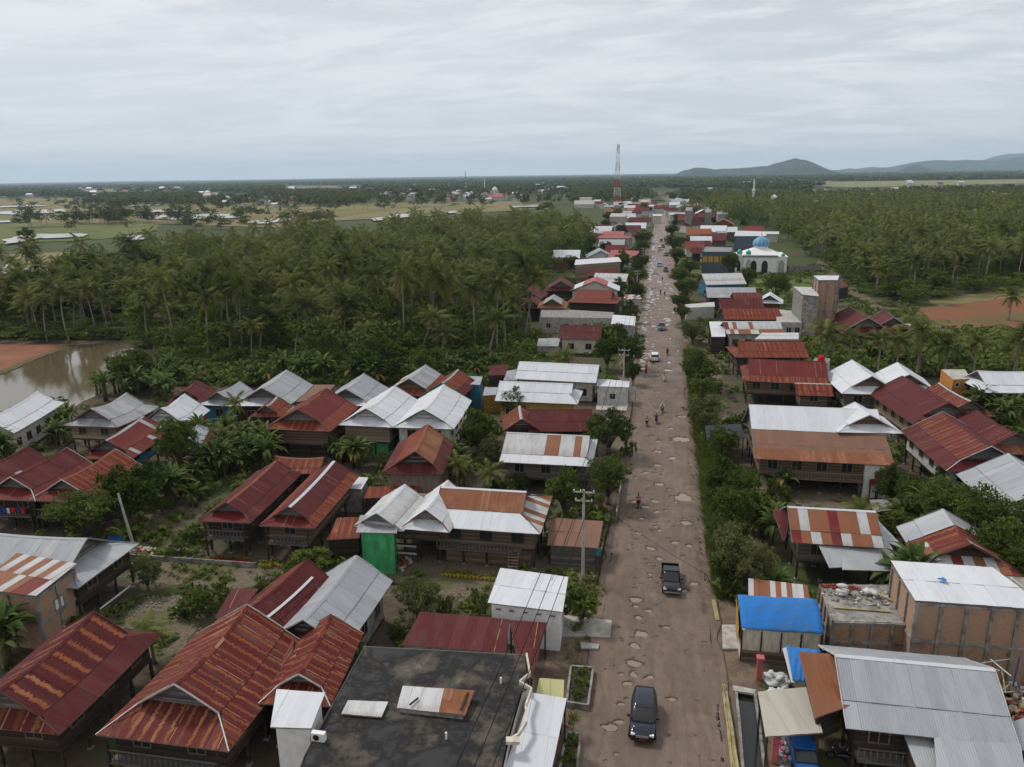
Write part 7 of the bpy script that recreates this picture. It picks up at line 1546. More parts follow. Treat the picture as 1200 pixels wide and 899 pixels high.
def plant(proto, names, loc, sc, label, cat, group, rz=None, tilt=0.0):
    nm, pa, pb = names; z = loc[2] if len(loc) > 2 else 0.0
    o = bpy.data.objects.new(nm, None); COL.objects.link(o); o.location = (loc[0], loc[1], z); o.rotation_euler = (tilt, 0, random.uniform(0, 6.28) if rz is None else rz); s = sc if isinstance(sc, tuple) else (sc, sc, sc); o.scale = s
    tag(o, label, cat, group)
    for me, n_ in ((proto[0], pa), (proto[1], pb)): c = bpy.data.objects.new(n_, me); COL.objects.link(c); c.parent = o
    NPL[0] += 1; return o
def clear(x, y, r=0.0):
    if RX0-.3-r < x < RX1+.6+r: return False
    for cx, cy, hx, hy, a in PTS:
        dx, dy = x-cx, y-cy
        if abs(dx)+abs(dy) > hx+hy+r+12: continue
        c, s = math.cos(-a), math.sin(-a); u = dx*c-dy*s; v = dx*s+dy*c
        if abs(u) < hx+r and abs(v) < hy+r: return False
    return True
# trees one can point at: photo centre of the crown, radius px, height m
TN = ('tree', 'trunk', 'crown')
def T(px, py, rpx, h, label, protos=None, jit=0):
    pr = random.choice(protos or TREES); p = at(px, py, h*.62); d = depth(p); r = rpx*d/FPX; ro = {id(TREES[0]): 3.9}.get(id(pr), None)
    base_r = max(abs(c) for v in pr[1].vertices[:200] for c in (v.co.x, v.co.y)); base_r = RADC.setdefault(pr[1].name, max(math.hypot(v.co.x, v.co.y) for v in pr[1].vertices)*.86)
    plant(pr, TN if h > 2.6 else ('shrub', 'stems', 'crown'), (p.x, p.y, 0), (r/base_r*1.12, r/base_r*1.12, h/pr[2]), label, 'tree' if h > 2.6 else 'shrub', None)
RADC = {}
for px, py, r, h, lab, pr in (
    (98, 597, 36, 6.5, 'dark mango tree beside the twin gabled maroon house, lower of the pair', TREES), (152, 566, 38, 7.5, 'lighter green mango tree above the lower dark mango tree at left', TREES), (207, 515, 26, 8.5, 'tall narrow dark tree beside the white tented roof', TREES), (80, 545, 26, 5, 'low dark tree squeezed between the maroon gables and the pale zinc house', TREES),
    (237, 692, 33, 3.4, 'wide dark green shrubby tree in the middle of the left garden', BUSH[:1]), (170, 667, 17, 3.6, 'feathery light green small tree beside the lane', OLIVE[:1]), (360, 658, 26, 3.8, 'bushy tree in front of the right narrow red house', TREES[3:4]), (308, 682, 17, 2.5, 'round light shrub left of the maroon house with the pale strip', BUSH), (110, 722, 17, 2.3, 'low shrub beside the bare brick block', BUSH), (92, 726, 13, 2.0, 'small dark shrub against the bare brick block wall', BUSH),
    (488, 694, 26, 4.4, 'airy olive green tree between the lane and the black flat roof', OLIVE[:1]), (521, 704, 11, 2.2, 'small shrub right of the airy olive green tree', BUSH), (561, 702, 12, 2.6, 'dark shrub left of the small whitewashed building', BUSH), (683, 703, 22, 3.8, 'green bush behind the concrete driveway and below the utility pole', TREES[3:4]), (465, 735, 11, 2.0, 'shrub below the airy olive green tree, by the maroon strip roof', BUSH), (420, 762, 10, 2.0, 'bright shrub at the upper left corner of the black flat roof', BUSH[1:2]),
    (662, 572, 23, 6.5, 'round roadside tree in front of the striped house', TREES), (713, 553, 27, 6.5, 'round roadside tree right beside the road above the kiosk', TREES), (714, 497, 27, 7, 'dark roadside tree below the small white shop', TREES), (735, 520, 10, 3, 'small bush at the road edge between the roadside trees', BUSH), (560, 499, 21, 7, 'dark tree between the white green trimmed gable and the small maroon gable', TREES), (577, 522, 14, 4.5, 'light round tree left of the striped house', OLIVE[:1]), (602, 467, 14, 6, 'thin crowned tree before the yellow walled building', OLIVE[:1]),
    (735, 405, 22, 8, 'dense roadside tree just above the small white shop', TREES), (712, 408, 18, 7, 'dense tree left of the roadside tree above the shop', TREES), (742, 432, 11, 5, 'small roadside tree right of the small white shop', TREES), (424, 528, 16, 4, 'dark bush in front of the green walled white house', BUSH[2:]), (448, 536, 10, 3, 'small bush left of the rust orange barn', BUSH),
    (820, 430, 22, 7, 'roadside tree left of the wide maroon stilt house', TREES), (826, 478, 24, 6, 'roadside tree above the dark net canopy', OLIVE[1:]), (822, 455, 15, 5.5, 'roadside tree between two larger ones right of the road', TREES), (846, 515, 20, 6, 'dark tree over the flat dark net canopy', TREES),
    (850, 556, 21, 6.5, 'dense green tree at the top of the roadside thicket', TREES), (870, 565, 24, 6, 'tree right of the dense green tree in the roadside thicket', TREES), (858, 594, 25, 6.5, 'dense green tree in the middle of the roadside thicket', TREES), (885, 592, 20, 5, 'low tree before the long balcony house', TREES), (846, 626, 18, 5, 'green tree at the road edge low in the thicket', TREES), (876, 645, 34, 7.5, 'large spreading olive brown tree behind the striped roof of the tarpaulin shop', OLIVE[1:]), (848, 664, 15, 4.5, 'dark green bush at the grassy verge beside the olive brown tree', TREES[3:4]), (912, 575, 16, 3.4, 'low bush below the wooden balcony', BUSH),
    (1048, 562, 22, 5.5, 'light green tree beside the red scrap roofs', TREES[1:2]), (1075, 575, 24, 6, 'light green tree right of the red scrap roofs', TREES), (1110, 585, 34, 7.5, 'large dark mango tree, left of the mango mass', TREES[2:3]), (1150, 600, 36, 8, 'large dark mango tree in the middle of the mango mass', TREES), (1185, 618, 34, 8, 'large dark mango tree, right of the mango mass at the edge', TREES), (1165, 640, 30, 7, 'dark mango tree below the mango mass beside the maroon gable', TREES), (1050, 612, 20, 4, 'light shrubby tree right of the patchwork house', TREES[3:4]), (1190, 665, 25, 6, 'dark mango tree behind the brick building at the right edge', TREES), (1112, 555, 16, 5, 'tree top in front of the lower maroon roof wall', TREES), (1195, 580, 1, 3, 'tiny tree by the right edge', TREES),
    (910, 332, 15, 10, 'dark conical tree on the lawn in front of the mosque', TREES[2:3]), (798, 320, 13, 7, 'light green roadside tree left of the market building', TREES), (803, 336, 13, 7, 'roadside tree left of the pale zinc house', TREES), (797, 352, 13, 6, 'bushy roadside tree left of the white walled shed', TREES), (812, 384, 17, 6, 'roadside tree left of the striped roof with white bay', OLIVE[1:]), (800, 365, 10, 5, 'small roadside tree below the white walled shed', TREES), (790, 282, 11, 9, 'tall roadside tree left of the orange roofed house', TREES), (793, 298, 11, 8, 'roadside tree left of the red roofs', TREES), (788, 268, 9, 8, 'roadside tree at the far end on the right', TREES), (750, 305, 12, 8, 'roadside tree right of the salmon pink low roof', TREES), (747, 322, 12, 7, 'roadside tree right of the thin white roofed tan building', TREES), (745, 338, 11, 7, 'roadside tree by the worn tan roof', TREES), (752, 288, 10, 8, 'roadside tree beyond the salmon pink low roof', TREES), (738, 362, 12, 6, 'roadside tree above the pale zinc porch', TREES), (757, 275, 8, 8, 'roadside tree left of the red minivan', TREES), (722, 388, 14, 5, 'bright green tree right of the cream walled maroon house', TREES),
    (155, 425, 30, 8, 'broad light green tree at the far bank of the pond', TREES), (450, 412, 27, 9, 'bright bushy tree at the grove edge above the zinc blue pediment', TREES), (500, 420, 24, 8, 'dark tree at the grove edge above the tan gable', TREES), (30, 272, 9, 9, 'lone dark round tree in the green paddies', TREES), (60, 470, 15, 3, 'shrub between the bright white roof and the pond', BUSH),
    (585, 565, 14, 3.5, 'shrub between the striped house and the long rust house', BUSH[2:]), (610, 560, 12, 3, 'low shrub right before the long rust roof', BUSH), (700, 590, 12, 3, 'bush at the fence above the kiosk', BUSH), (205, 640, 14, 1.6, 'low green weeds mound left of the narrow red houses', BUSH[1:2]), (225, 625, 16, 1.6, 'low weedy bush mound on the slope left of the red pots', BUSH[1:2]), (880, 640, 1, 3, 'sapling hidden beside the olive brown tree', TREES)):
    if r > 2: T(px, py, r, h, lab, pr)
# bananas, small palms
BG = 'banana plants in the village gardens'
def B_(px, py, n, spx, spy, where, sc=1.0, h=2.6):
    for i in range(n):
        for _ in range(12):
            p = at(px+random.uniform(-spx, spx), py+random.uniform(-spy, spy), h*.5)
            if clear(p.x, p.y, -.3): plant(random.choice(BAN), ('banana_plant', 'pseudostem', 'leaves'), (p.x, p.y, 0), sc*random.uniform(.8, 1.25), 'banana plant '+where, 'banana plant', 'banana plants '+where); break
B_(275, 525, 26, 50, 22, 'in the garden grove between the red houses'); B_(215, 572, 9, 22, 14, 'left of the two narrow red houses'); B_(245, 545, 8, 25, 12, 'in the garden grove between the red houses'); B_(48, 500, 12, 32, 14, 'around the bright white roof'); B_(150, 455, 22, 45, 9, 'along the near bank of the pond'); B_(180, 440, 14, 35, 9, 'along the near bank of the pond')
B_(12, 762, 3, 10, 8, 'under the bare brick block'); B_(1168, 485, 7, 22, 9, 'below the long white roof at right'); B_(1080, 605, 5, 28, 12, 'below the mango trees at right'); B_(1045, 690, 2, 6, 6, 'in front of the white roofed brick building', 1.1); B_(1095, 690, 6, 45, 4, 'behind the white roofed brick building'); B_(930, 560, 3, 12, 8, 'below the wooden balcony'); B_(415, 520, 5, 14, 20, 'left of the green walled white house'); B_(395, 520, 4, 12, 12, 'left of the green walled white house')
B_(520, 555, 8, 22, 14, 'between the barn and the striped house'); B_(700, 395, 8, 22, 9, 'below the cream walled maroon house'); B_(560, 430, 14, 40, 8, 'behind the long white roofs'); B_(320, 440, 14, 60, 6, 'at the foot of the palm grove', 1.2); B_(420, 440, 8, 40, 6, 'at the foot of the palm grove', 1.2); B_(900, 620, 4, 10, 10, 'left of the patchwork house'); B_(1075, 420, 12, 60, 9, 'in the green belt above the right houses'); B_(985, 470, 1, 5, 3, 'in the green belt above the right houses'); B_(10, 530, 5, 14, 8, 'around the bright white roof'); B_(905, 690, 2, 8, 6, 'behind the tarpaulin shop', .8)
SPN = ('small_palm', 'trunk', 'crown')
for _ in range(46):
    px, py = random.uniform(20, 690), random.uniform(455, 640); p = at(px, py, 0)
    if clear(p.x, p.y, 1.0):
        pr = random.choice(BUSH); s = random.uniform(.7, 1.3); plant(pr, ('shrub', 'stems', 'crown'), (p.x, p.y, 0), s, 'leafy green garden shrub between the houses left of the road', 'shrub', 'garden shrubs left of the road')
for _ in range(46):
    px, py = random.uniform(800, 1190), random.uniform(400, 700); p = at(px, py, 0)
    if clear(p.x, p.y, 1.0) and p.x > 7.5:
        pr = random.choice(BUSH); s = random.uniform(.7, 1.3); plant(pr, ('shrub', 'stems', 'crown'), (p.x, p.y, 0), s, 'leafy green garden shrub between the houses right of the road', 'shrub', 'garden shrubs right of the road')
for px, py in BPL:
    p = at(px, py, .35); plant(BUSH[1], ('weed_clump', 'stems', 'crown'), (p.x, p.y, .25), random.uniform(.4, .6), 'leafy weeds growing in a roadside concrete planter box', 'weeds', 'weeds in the planter boxes')
for px, py, h, lab in ((535, 545, 3.8, 'short palm right of the rust orange barn'), (573, 555, 3.4, 'short palm between the barn and the striped house'), (275, 475, 4.5, 'little palm in front of the turquoise walled house'), (262, 510, 4, 'short dark palm right of the tall narrow tree'), (175, 738, 3, 'short palm behind the maroon house with orange bands'), (660, 420, 5, 'small palm before the grey shed'),
                       (970, 392, 7, 'first of the short palms in the row above the right houses, left end'), (999, 396, 7, 'short palm in the row in front of the dark red pediment house'), (1033, 399, 7.5, 'yellowish short palm in the row below the dark red pediment house'), (1054, 401, 7, 'short palm in the row below the zinc porch'), (1081, 392, 8, 'short palm in the row left of the red rows of the field'), (1111, 406, 6.5, 'yellow green short palm in the row right of centre'), (1146, 401, 7.5, 'short palm in the row near the red field'), (1195, 399, 8, 'short palm in the row at the right edge'), (1186, 348, 6, 'lone yellow palm standing in the tan field at right'), (1010, 600, 3, 'short palm before the patchwork house')):
    pr = random.choice(SPALM); p = at(px, py, h); plant(pr, SPN, (p.x, p.y, 0), h/pr[2]*1.0 if h > 4.5 else (.8, .8, h/pr[2]), lab, 'palm', 'short palms in the village')
# ------------------------------------------------------------------ forests
def inside(pt, poly):
    x, y = pt; c = False; n = len(poly)
    for i in range(n):
        x1, y1 = poly[i]; x2, y2 = poly[i-1]
        if (y1 > y) != (y2 > y) and x < (x2-x1)*(y-y1)/(y2-y1)+x1: c = not c
    return c
G0 = lambda *ps, z=0: [tuple(at(a, b, z))[:2] for a, b in ps]
WEST = G0((-60, 404), (90, 401), (135, 400), (185, 414), (210, 432), (330, 436), (430, 442), (470, 432), (560, 428), (592, 412), (622, 398), (600, 372), (606, 345), (650, 318), (690, 300), (697, 278), (699, 262)) + \
       G0((700, 243), (640, 239), (564, 242), (484, 245), (433, 257), (400, 252), (347, 251), (277, 262), (200, 260), (180, 268), (123, 273), (60, 280), (-60, 288), z=17)
EAST = G0((795, 258), (808, 255), (838, 258), (850, 262), (900, 270), (925, 297), (962, 306), (985, 328), (1030, 352), (1066, 358), (1140, 344), (1400, 344)) + [(700, 1000), (40, 1000)]
FIELDS = [((90, 221), (290, 221), (290, 225), (90, 225)), ((330, 217), (440, 217), (440, 221), (330, 221)), ((20, 225), (75, 225), (75, 229), (20, 229)), ((-60, 232), (130, 232), (80, 246), (80, 262), (-60, 262)), ((-60, 258), (75, 262), (190, 262), (180, 268), (123, 275), (-60, 290)), ((150, 240), (230, 242), (232, 262), (200, 262), (150, 262)), ((230, 247), (400, 248), (340, 262), (280, 262), (230, 262)),
          ((400, 241), (610, 238), (615, 243), (480, 247), (400, 249)), ((950, 213), (1300, 209), (1300, 215), (1140, 218), (1000, 220), (950, 218)), ((735, 231), (800, 230), (800, 234), (735, 235)), ((235, 226), (300, 228), (360, 236), (340, 247), (235, 247)), ((430, 223), (480, 224), (620, 229), (620, 239), (430, 236)),
          ((620, 213), (672, 215), (672, 232), (620, 232)), ((690, 236), (800, 236), (800, 262), (690, 262))]
SP = []
def grid(poly, sp, kindf, zone):
    xs = [p[0] for p in poly]; ys = [p[1] for p in poly]; y = min(ys)
    while y < max(ys):
        x = min(xs)
        while x < max(xs):
            q = (x+random.uniform(-.45, .45)*sp, y+random.uniform(-.45, .45)*sp); x += sp
            P = (q[0], q[1], 6.0); d = depth(P)
            if d < 30: continue
            u, v = proj(P)
            if not (-70 < u < 1270): continue
            if inside(q, poly) and clear(q[0], q[1], 2.0): SP.append((d, q[0], q[1], kindf(q), zone))
        y += sp*random.uniform(.9, 1.0)
def kw(q):
    n = math.sin(q[0]*.045+1.3)*math.sin(q[1]*.037)+.4*math.sin(q[0]*.11)
    return 'b' if random.random() < (.22+.4*(n > .2)) else 'p'
grid(WEST, 7.0, kw, 'W'); grid(EAST, 7.6, lambda q: 'b' if random.random() < (.2+.45*(math.sin(q[0]*.031+.4)*math.sin(q[1]*.023+1)+.3*math.sin(q[0]*.09) > .3)) else 'p', 'E')
SP = [q for q in SP if not (q[4] == 'E' and math.sin(q[1]*.05+q[2]*.021)*math.sin(q[2]*.047-1) > .72)]
SP.sort()
np_, nb_ = 0, 0; REST = []
PN = ('coconut_palm', 'trunk', 'crown')
for d, x, y, k, z in SP:
    if k == 'p' and np_ < 250:
        pr = random.choice(PALMS); s = random.uniform(.72, 1.12)
        lab = ('tall coconut palm with a bare pale trunk in the grove left of the road' if z == 'W' else 'coconut palm in the forest edge right of the road')
        plant(pr, PN, (x, y, 0), (s, s, s*random.uniform(.7, 1.15)), lab, 'coconut palm', 'coconut palms of the grove left of the road' if z == 'W' else 'coconut palms of the forest right of the road', tilt=random.uniform(-.07, .07)); np_ += 1
    elif k == 'b' and nb_ < 150 and not (z == 'W' and y < 172):
        pr = random.choice(TREES); s = random.uniform(.85, 1.35)
        plant(pr, ('forest_tree', 'trunk', 'crown'), (x, y, 0), (s, s, s*random.uniform(.85, 1.1)), 'dark leafy tree among the palms of the grove left of the road' if z == 'W' else 'dark leafy tree at the forest edge right of the road', 'tree', 'leafy trees among the palms left of the road' if z == 'W' else 'leafy trees at the forest edge right of the road'); nb_ += 1
    else: REST.append((d, x, y, k))
nr = 0
for _ in range(600):
    sd = random.choice((-1, 1)); y = random.uniform(210, 900); x = sd*random.uniform(8.5 if sd > 0 else 7.5, 30+y*.02)
    if not clear(x, y, 1.0): continue
    pr = random.choice(TREES); s_ = random.uniform(.6, 1.05); plant(pr, TN, (x, y, 0), (s_, s_, s_*random.uniform(.8, 1.1)), 'leafy tree between the roofs along the far road', 'tree', 'leafy trees between the roofs along the far road'); nr += 1
    if nr > 62: break
# tall pale trunked palms rising at the front of the grove
nf_ = 0
for _ in range(400):
    bxp = random.uniform(195, 640); byp = random.uniform(392, 428); b = at(bxp, byp, 0)
    if not clear(b.x, b.y, 1.5) or byp > 455-bxp*.05: continue
    if any(abs(b.x-a_)+abs(b.y-c_) < 3.5 for a_, c_ in FRP) if nf_ else False: continue
    if nf_ == 0: FRP = []
    FRP.append((b.x, b.y)); pr = random.choice(PALMS); h_ = random.uniform(12.5, 18); o = plant(pr, PN, (b.x, b.y, 0), (.95, .95, h_/pr[2]), 'tall palm with a long pale trunk in the front row of the grove', 'coconut palm', 'tall palms in the front row of the grove', tilt=random.uniform(-.1, .1)); o.rotation_euler[1] = random.uniform(-.13, .13); nf_ += 1
    if nf_ > 34: break
# named front palms of the grove: crown and foot in the photo
for (cx, cy), (bx_, by_), lab in (((252, 337), (275, 418), 'leaning palm with a full crown at the grove front, its long pale trunk bending right'), ((193, 366), (203, 412), 'palm with a yellowish crown at the grove front left of the leaning palm'), ((303, 368), (305, 420), 'short straight palm at the grove front right of the leaning palm'), ((343, 358), (347, 412), 'palm at the grove front above the big zinc house'),
                                  ((60, 345), (82, 402), 'slanting palm above the upper bank of the pond'), ((388, 345), (392, 418), 'palm in the grove front row, its trunk the first of four pale trunks'), ((500, 372), (492, 425), 'big low palm with wide fronds above the tan gable'), ((575, 375), (572, 430), 'palm with a golden crown nearest the road side of the grove front'), ((145, 300), (152, 343), 'tall palm in the left grove with a visible trunk')):
    b = at(bx_, by_, 0); dd = b.y; c = None
    for zz in [z*.25 for z in range(20, 80)]:
        c = at(cx, cy, zz)
        if c.y <= b.y+1.0: break
    h = zz; pr = PALMS[1]; o = plant(pr, PN, (b.x, b.y, 0), (1.05, 1.05, h/pr[2]), lab, 'coconut palm', None, rz=random.uniform(0, 6)); o.rotation_euler = (0, math.atan2(c.x-b.x, h)*.9, 0)
def quads_proto_palm(seed, h, nf, nq, L_=4.9):
    rr = random.Random(seed); Q = []; T_ = []; top = Vector((rr.uniform(-1, 1), rr.uniform(-1, 1), h))
    for a in (0, 1.57, 3.14, 4.71):
        u = Vector((math.cos(a), math.sin(a), 0)); v = Vector((-u.y, u.x, 0)); Q.append([u*.14-v*.14, u*.14+v*.14, top+u*.12+v*.12, top+u*.12-v*.12]); T_.append(2.0)
    for i in range(nf):
        az = i*2.4; e = 1.3-2.1*i/nf; d0 = Vector((math.cos(az), math.sin(az), 0)); side = Vector((-d0.y, d0.x, 0)); p = top.copy(); n = 6; pts = []; dr = rr.uniform(1.1, 1.8); t0 = rr.random()
        for k in range(n+1): pts.append(p.copy()); p = p+(d0*math.cos(e)+Vector((0, 0, math.sin(e))))*(L_*rr.uniform(.85, 1.1)/n); e -= dr/n*(.5+k/n)
        for k in range(nq):
            t = .12+.86*(k+.5)/nq; x = t*n; j = min(n-1, int(x)); q = pts[j].lerp(pts[j+1], x-j); d = (pts[j+1]-pts[j]).normalized(); l = 1.15*math.sin(math.pi*(t*.8+.12))**.7
            for s in (-1, 1):
                hg = rr.uniform(.4, .9); v = (side*s*math.cos(hg)+Vector((0, 0, -math.sin(hg)))+d*.5)*l; w = d*(L_/nq*.36); Q.append([q-w, q+w, q+w*.6+v, q-w*.3+v]); T_.append(min(1, max(0, t0+rr.uniform(-.2, .2))))
    return np.array([[tuple(v) for v in q] for q in Q]), np.array(T_)
def quads_proto_clump(seed, h, r, n, s, h0=.35, flat=.55):
    rr = random.Random(seed); Q = []; T_ = []; lob = [(Vector((rr.gauss(0, .45)*r, rr.gauss(0, .45)*r, h*rr.uniform(h0+.15, .92))), r*rr.uniform(.35, .6), rr.random()) for _ in range(6)]
    for _ in range(n):
        c, lr, tt = rr.choice(lob); d = Vector((rr.gauss(0, 1), rr.gauss(0, 1), rr.gauss(.3, .8))).normalized(); q = c+Vector((d.x, d.y, d.z*flat))*lr; q.z = min(q.z, h)
        nr = (d+Vector((rr.gauss(0, .5), rr.gauss(0, .5), rr.gauss(.3, .4)))).normalized(); u = nr.orthogonal().normalized(); u.rotate(Matrix.Rotation(rr.uniform(0, 6.28), 3, nr)); v = nr.cross(u); z = s*rr.uniform(.6, 1.25)
        Q.append([q-u*z*.5, q+v*z*.32, q+u*z*.5, q-v*z*.32]); T_.append(min(1, tt*.6+rr.uniform(0, .4)))
    return np.array([[tuple(v) for v in q] for q in Q]), np.array(T_)
def mass(name, items, mats, label=None):
    """items: (x, y, z, scale, zscale, proto, tint); one merged mesh"""
    Vs = []; Ts = []; Ms = []
    for x, y, z0, s, sz, (Q, t), tint in items:
        a = random.uniform(0, 6.283); c, sn = math.cos(a), math.sin(a); v = Q*np.array([s, s, sz]); X = v[..., 0]*c-v[..., 1]*sn+x; Y = v[..., 0]*sn+v[..., 1]*c+y
        Vs.append(np.stack([X, Y, v[..., 2]+z0], -1).reshape(-1, 3)); tr = t > 1.5; tt = np.clip(t*.55+tint*.45, 0, 1); Ts.append(np.repeat(tt, 4)); Ms.append(tr.astype(np.int32))
    V = np.concatenate(Vs).astype(np.float32); Tt = np.concatenate(Ts); M_ = np.concatenate(Ms); nq = len(V)//4
    me = bpy.data.meshes.new(name); me.vertices.add(len(V)); me.vertices.foreach_set('co', V.ravel()); me.loops.add(len(V)); me.loops.foreach_set('vertex_index', np.arange(len(V), dtype=np.int32))
    me.polygons.add(nq); me.polygons.foreach_set('loop_start', (np.arange(nq)*4).astype(np.int32)); me.polygons.foreach_set('material_index', M_)
    at_ = me.attributes.new('tint', 'FLOAT_COLOR', 'POINT'); col = np.zeros((len(V), 4), np.float32); col[:, 0] = Tt; col[:, 3] = 1; at_.data.foreach_set('color', col.ravel())
    me.update(calc_edges=True)
    for mm in mats: me.materials.append(MATS[mm])
    o = bpy.data.objects.new(name, me); COL.objects.link(o); tag(o, label, kind='stuff'); return o
MP = [quads_proto_palm(i, 1.0*h, 13, 6) for i, h in enumerate((11, 13, 10, 14))]; LP = [quads_proto_palm(10+i, h, 10, 3, 5.0) for i, h in enumerate((11, 12.5, 10))]
MBr = [quads_proto_clump(20+i, h, 4.2, 330, .95) for i, h in enumerate((9, 11, 13))]; LB = [quads_proto_clump(30+i, h, 4.8, 80, 1.9) for i, h in enumerate((9, 12))]
it = []; ib = []
def lum(x, y): return min(1, max(0, .5+.28*math.sin(x*.021+1)*math.sin(y*.017+2)+.22*math.sin(x*.05-y*.04)+random.uniform(-.35, .35)))
for d, x, y, k in REST:
    s = random.uniform(.75, 1.12)
    if k == 'p': it.append((x, y, 0, s, s*random.uniform(.5, 1.2), random.choice(MP if d < 620 else LP), lum(x, y)))
    else: ib.append((x, y, 0, s, s, random.choice(MBr if d < 620 else LB), random.random()))
for d, x, y, k in REST:
    if d < 700 and random.random() < .45: ib.append((x+3, y+2, 0, random.uniform(.5, .9), random.uniform(.35, .7), random.choice(MBr), random.random()))
mass('palm_forest', it, ['palm_leaf', 'palm_bark']); mass('leafy_forest', ib, ['tree_leaf'])
FC = [quads_proto_clump(40+i, 1.0, .5, 26, .55, .3) for i in range(5)]; far = []; FPX_F = [[tuple(q) for q in f] for f in FIELDS]
def ring(y0, y1, sp0, sz):
    y = y0
    while y < y1:
        sp = sp0*(y/y0)**.9; x = -y*.95
        while x < y*.60:
            q = (x+random.uniform(-.5, .5)*sp, y+random.uniform(-.5, .5)*sp); x += sp
            P = (q[0], q[1], 0); u, v = proj(P); 
            if not (-40 < u < 1240): continue
            u2, v2 = proj((q[0], q[1], 12))
            if any(inside((u, v), f) or inside((u2, v2), f) for f in FPX_F[:10]): continue
            if any(inside((u, v), f) or inside((u2, v2), f) for f in FPX_F[10:]) and random.random() < .82: continue
            if y < 1005 and (inside(q, EAST) or inside(q, WEST)): continue
            if not clear(q[0], q[1], 4): continue
            if y < 1000 and q[0] < 0 and random.random() < .93: continue
            n = math.sin(q[0]*.0021+.7)*math.sin(q[1]*.0013+2)+.5*math.sin(q[0]*.0057+q[1]*.003)
            if n < -.75 and y < 6000 : continue
            w = sz*(y/y0)**.8*random.uniform(.7, 1.25); h = random.uniform(8, 14.5)
            if y < 1500 and random.random() < .6: far.append((q[0], q[1], 0, random.uniform(.9, 1.1), random.uniform(.7, 1.1), random.choice(LP), random.random()))
            else: far.append((q[0], q[1], 0, w, h, random.choice(FC), random.random()))
        y += sp
ring(440, 1000, 26, 9); ring(1000, 2200, 10.5, 11); ring(2200, 5000, 22, 24); ring(5000, 13000, 60, 62); ring(13000, 20500, 220, 240)
mass('distant_forest', far, ['far_leaf', 'palm_bark'])
# tree lines and single trees standing in the paddies
pad = []
for px, py, n, sx, sy in ((110, 262, 26, 36, 2), (95, 246, 14, 20, 4), (135, 257, 12, 16, 3), (205, 252, 2, 6, 1), (238, 254, 3, 10, 1), (170, 258, 2, 6, 1), (160, 261, 10, 30, 1), (90, 275, 1, 3, 1), (295, 256, 10, 20, 2), (360, 262, 12, 30, 3), (210, 263, 10, 16, 2), (30, 256, 4, 14, 1), (300, 247, 12, 60, 1), (420, 247, 10, 50, 1), (520, 243, 12, 60, 1), (50, 241, 8, 40, 1), (250, 270, 10, 40, 2), (40, 267, 8, 40, 1), (180, 244, 10, 40, 1)):
    for _ in range(int(n*1.8)):
        p = at(px+random.uniform(-sx, sx), py+random.uniform(-sy, sy), 0)
        pad.append((p.x, p.y, 0, random.uniform(.8, 1.3), random.uniform(.6, 1.25), random.choice(LP+MBr+MBr), random.random()*.6))
mass('paddy_treeline', pad, ['far_leaf', 'palm_bark'])
# undergrowth, weeds, verge grass
UC = [quads_proto_clump(50+i, 1.0, 1.0, 70, .55, .05, .6) for i in range(4)]; GC = []
def tuft(seed, n=16):
    rr = random.Random(seed); Q = []; T_ = []
    for _ in range(n):
        a = rr.uniform(0, 6.28); r = rr.uniform(0, .3); b = Vector((math.cos(a)*r, math.sin(a)*r, 0)); l = rr.uniform(.5, 1); o_ = Vector((rr.gauss(0, .35), rr.gauss(0, .35), l)); s = Vector((-math.sin(a), math.cos(a), 0))*.05
        Q.append([b-s, b+s, b+o_+s*.3, b+o_-s*.3]); T_.append(rr.random())
    return np.array([[tuple(v) for v in q] for q in Q]), np.array(T_)
GC = [tuft(i) for i in range(5)]
und = []
us = []
for _ in range(1100):
    px, py = random.uniform(-60, 620), random.uniform(352, 436); p = at(px, py, 0)
    if not inside((p.x, p.y), WEST) or not clear(p.x, p.y, 1): continue
    us.append((p.x, p.y, 0, random.uniform(.35, .8), random.uniform(.15, .36), random.choice(MBr), random.random()))
for _ in range(900):
    px, py = random.uniform(920, 1260), random.uniform(300, 362); p = at(px, py, 0)
    if not inside((p.x, p.y), EAST) or not clear(p.x, p.y, 1): continue
    us.append((p.x, p.y, 0, random.uniform(.35, .8), random.uniform(.2, .5), random.choice(MBr), random.random()))
mass('understory', us, ['tree_leaf'])
for _ in range(5200):
    px, py = random.uniform(-30, 640), random.uniform(395, 452); p = at(px, py, 0)
    if random.random() < .5: px, py = random.uniform(930, 1240), random.uniform(385, 440); p = at(px, py, 0)
    if 1085 < px and py < 392: continue
    if px < 195 and py < 475 and py > 398: continue
    if clear(p.x, p.y, .3): s = random.uniform(.8, 2.2); und.append((p.x, p.y, 0, s, s*random.uniform(.5, 1.1), random.choice(UC), random.random()))
for _ in range(9000):
    x, y = random.uniform(-130, 100), random.uniform(60, 330)
    n = math.sin(x*.13+2)*math.sin(y*.11)+.6*math.sin(x*.31+y*.27)
    u, v = proj((x, y, 0))
    if n < -.25 or not (-20 < u < 1220) or not clear(x, y, .2): continue
    if u < 195 and 398 < v < 478: continue
    if 1075 < u and 340 < v < 392: continue
    if u > 230 and u < 300 and 485 < v < 520: continue
    s = random.uniform(.5, 1.5); und.append((x, y, 0, s, s*random.uniform(.4, 1.0), random.choice(UC), random.random()))
for _ in range(2600):
    px, py = random.uniform(0, 1190), random.uniform(500, 760); p = at(px, py, 0); n = math.sin(p.x*.5)*math.sin(p.y*.6+1)
    if n > .1 and clear(p.x, p.y, .1): s = random.uniform(.25, .7); und.append((p.x, p.y, 0, s, s*.7, random.choice(UC), random.random()))
mass('undergrowth', und, ['weed_leaf'])
gr = []
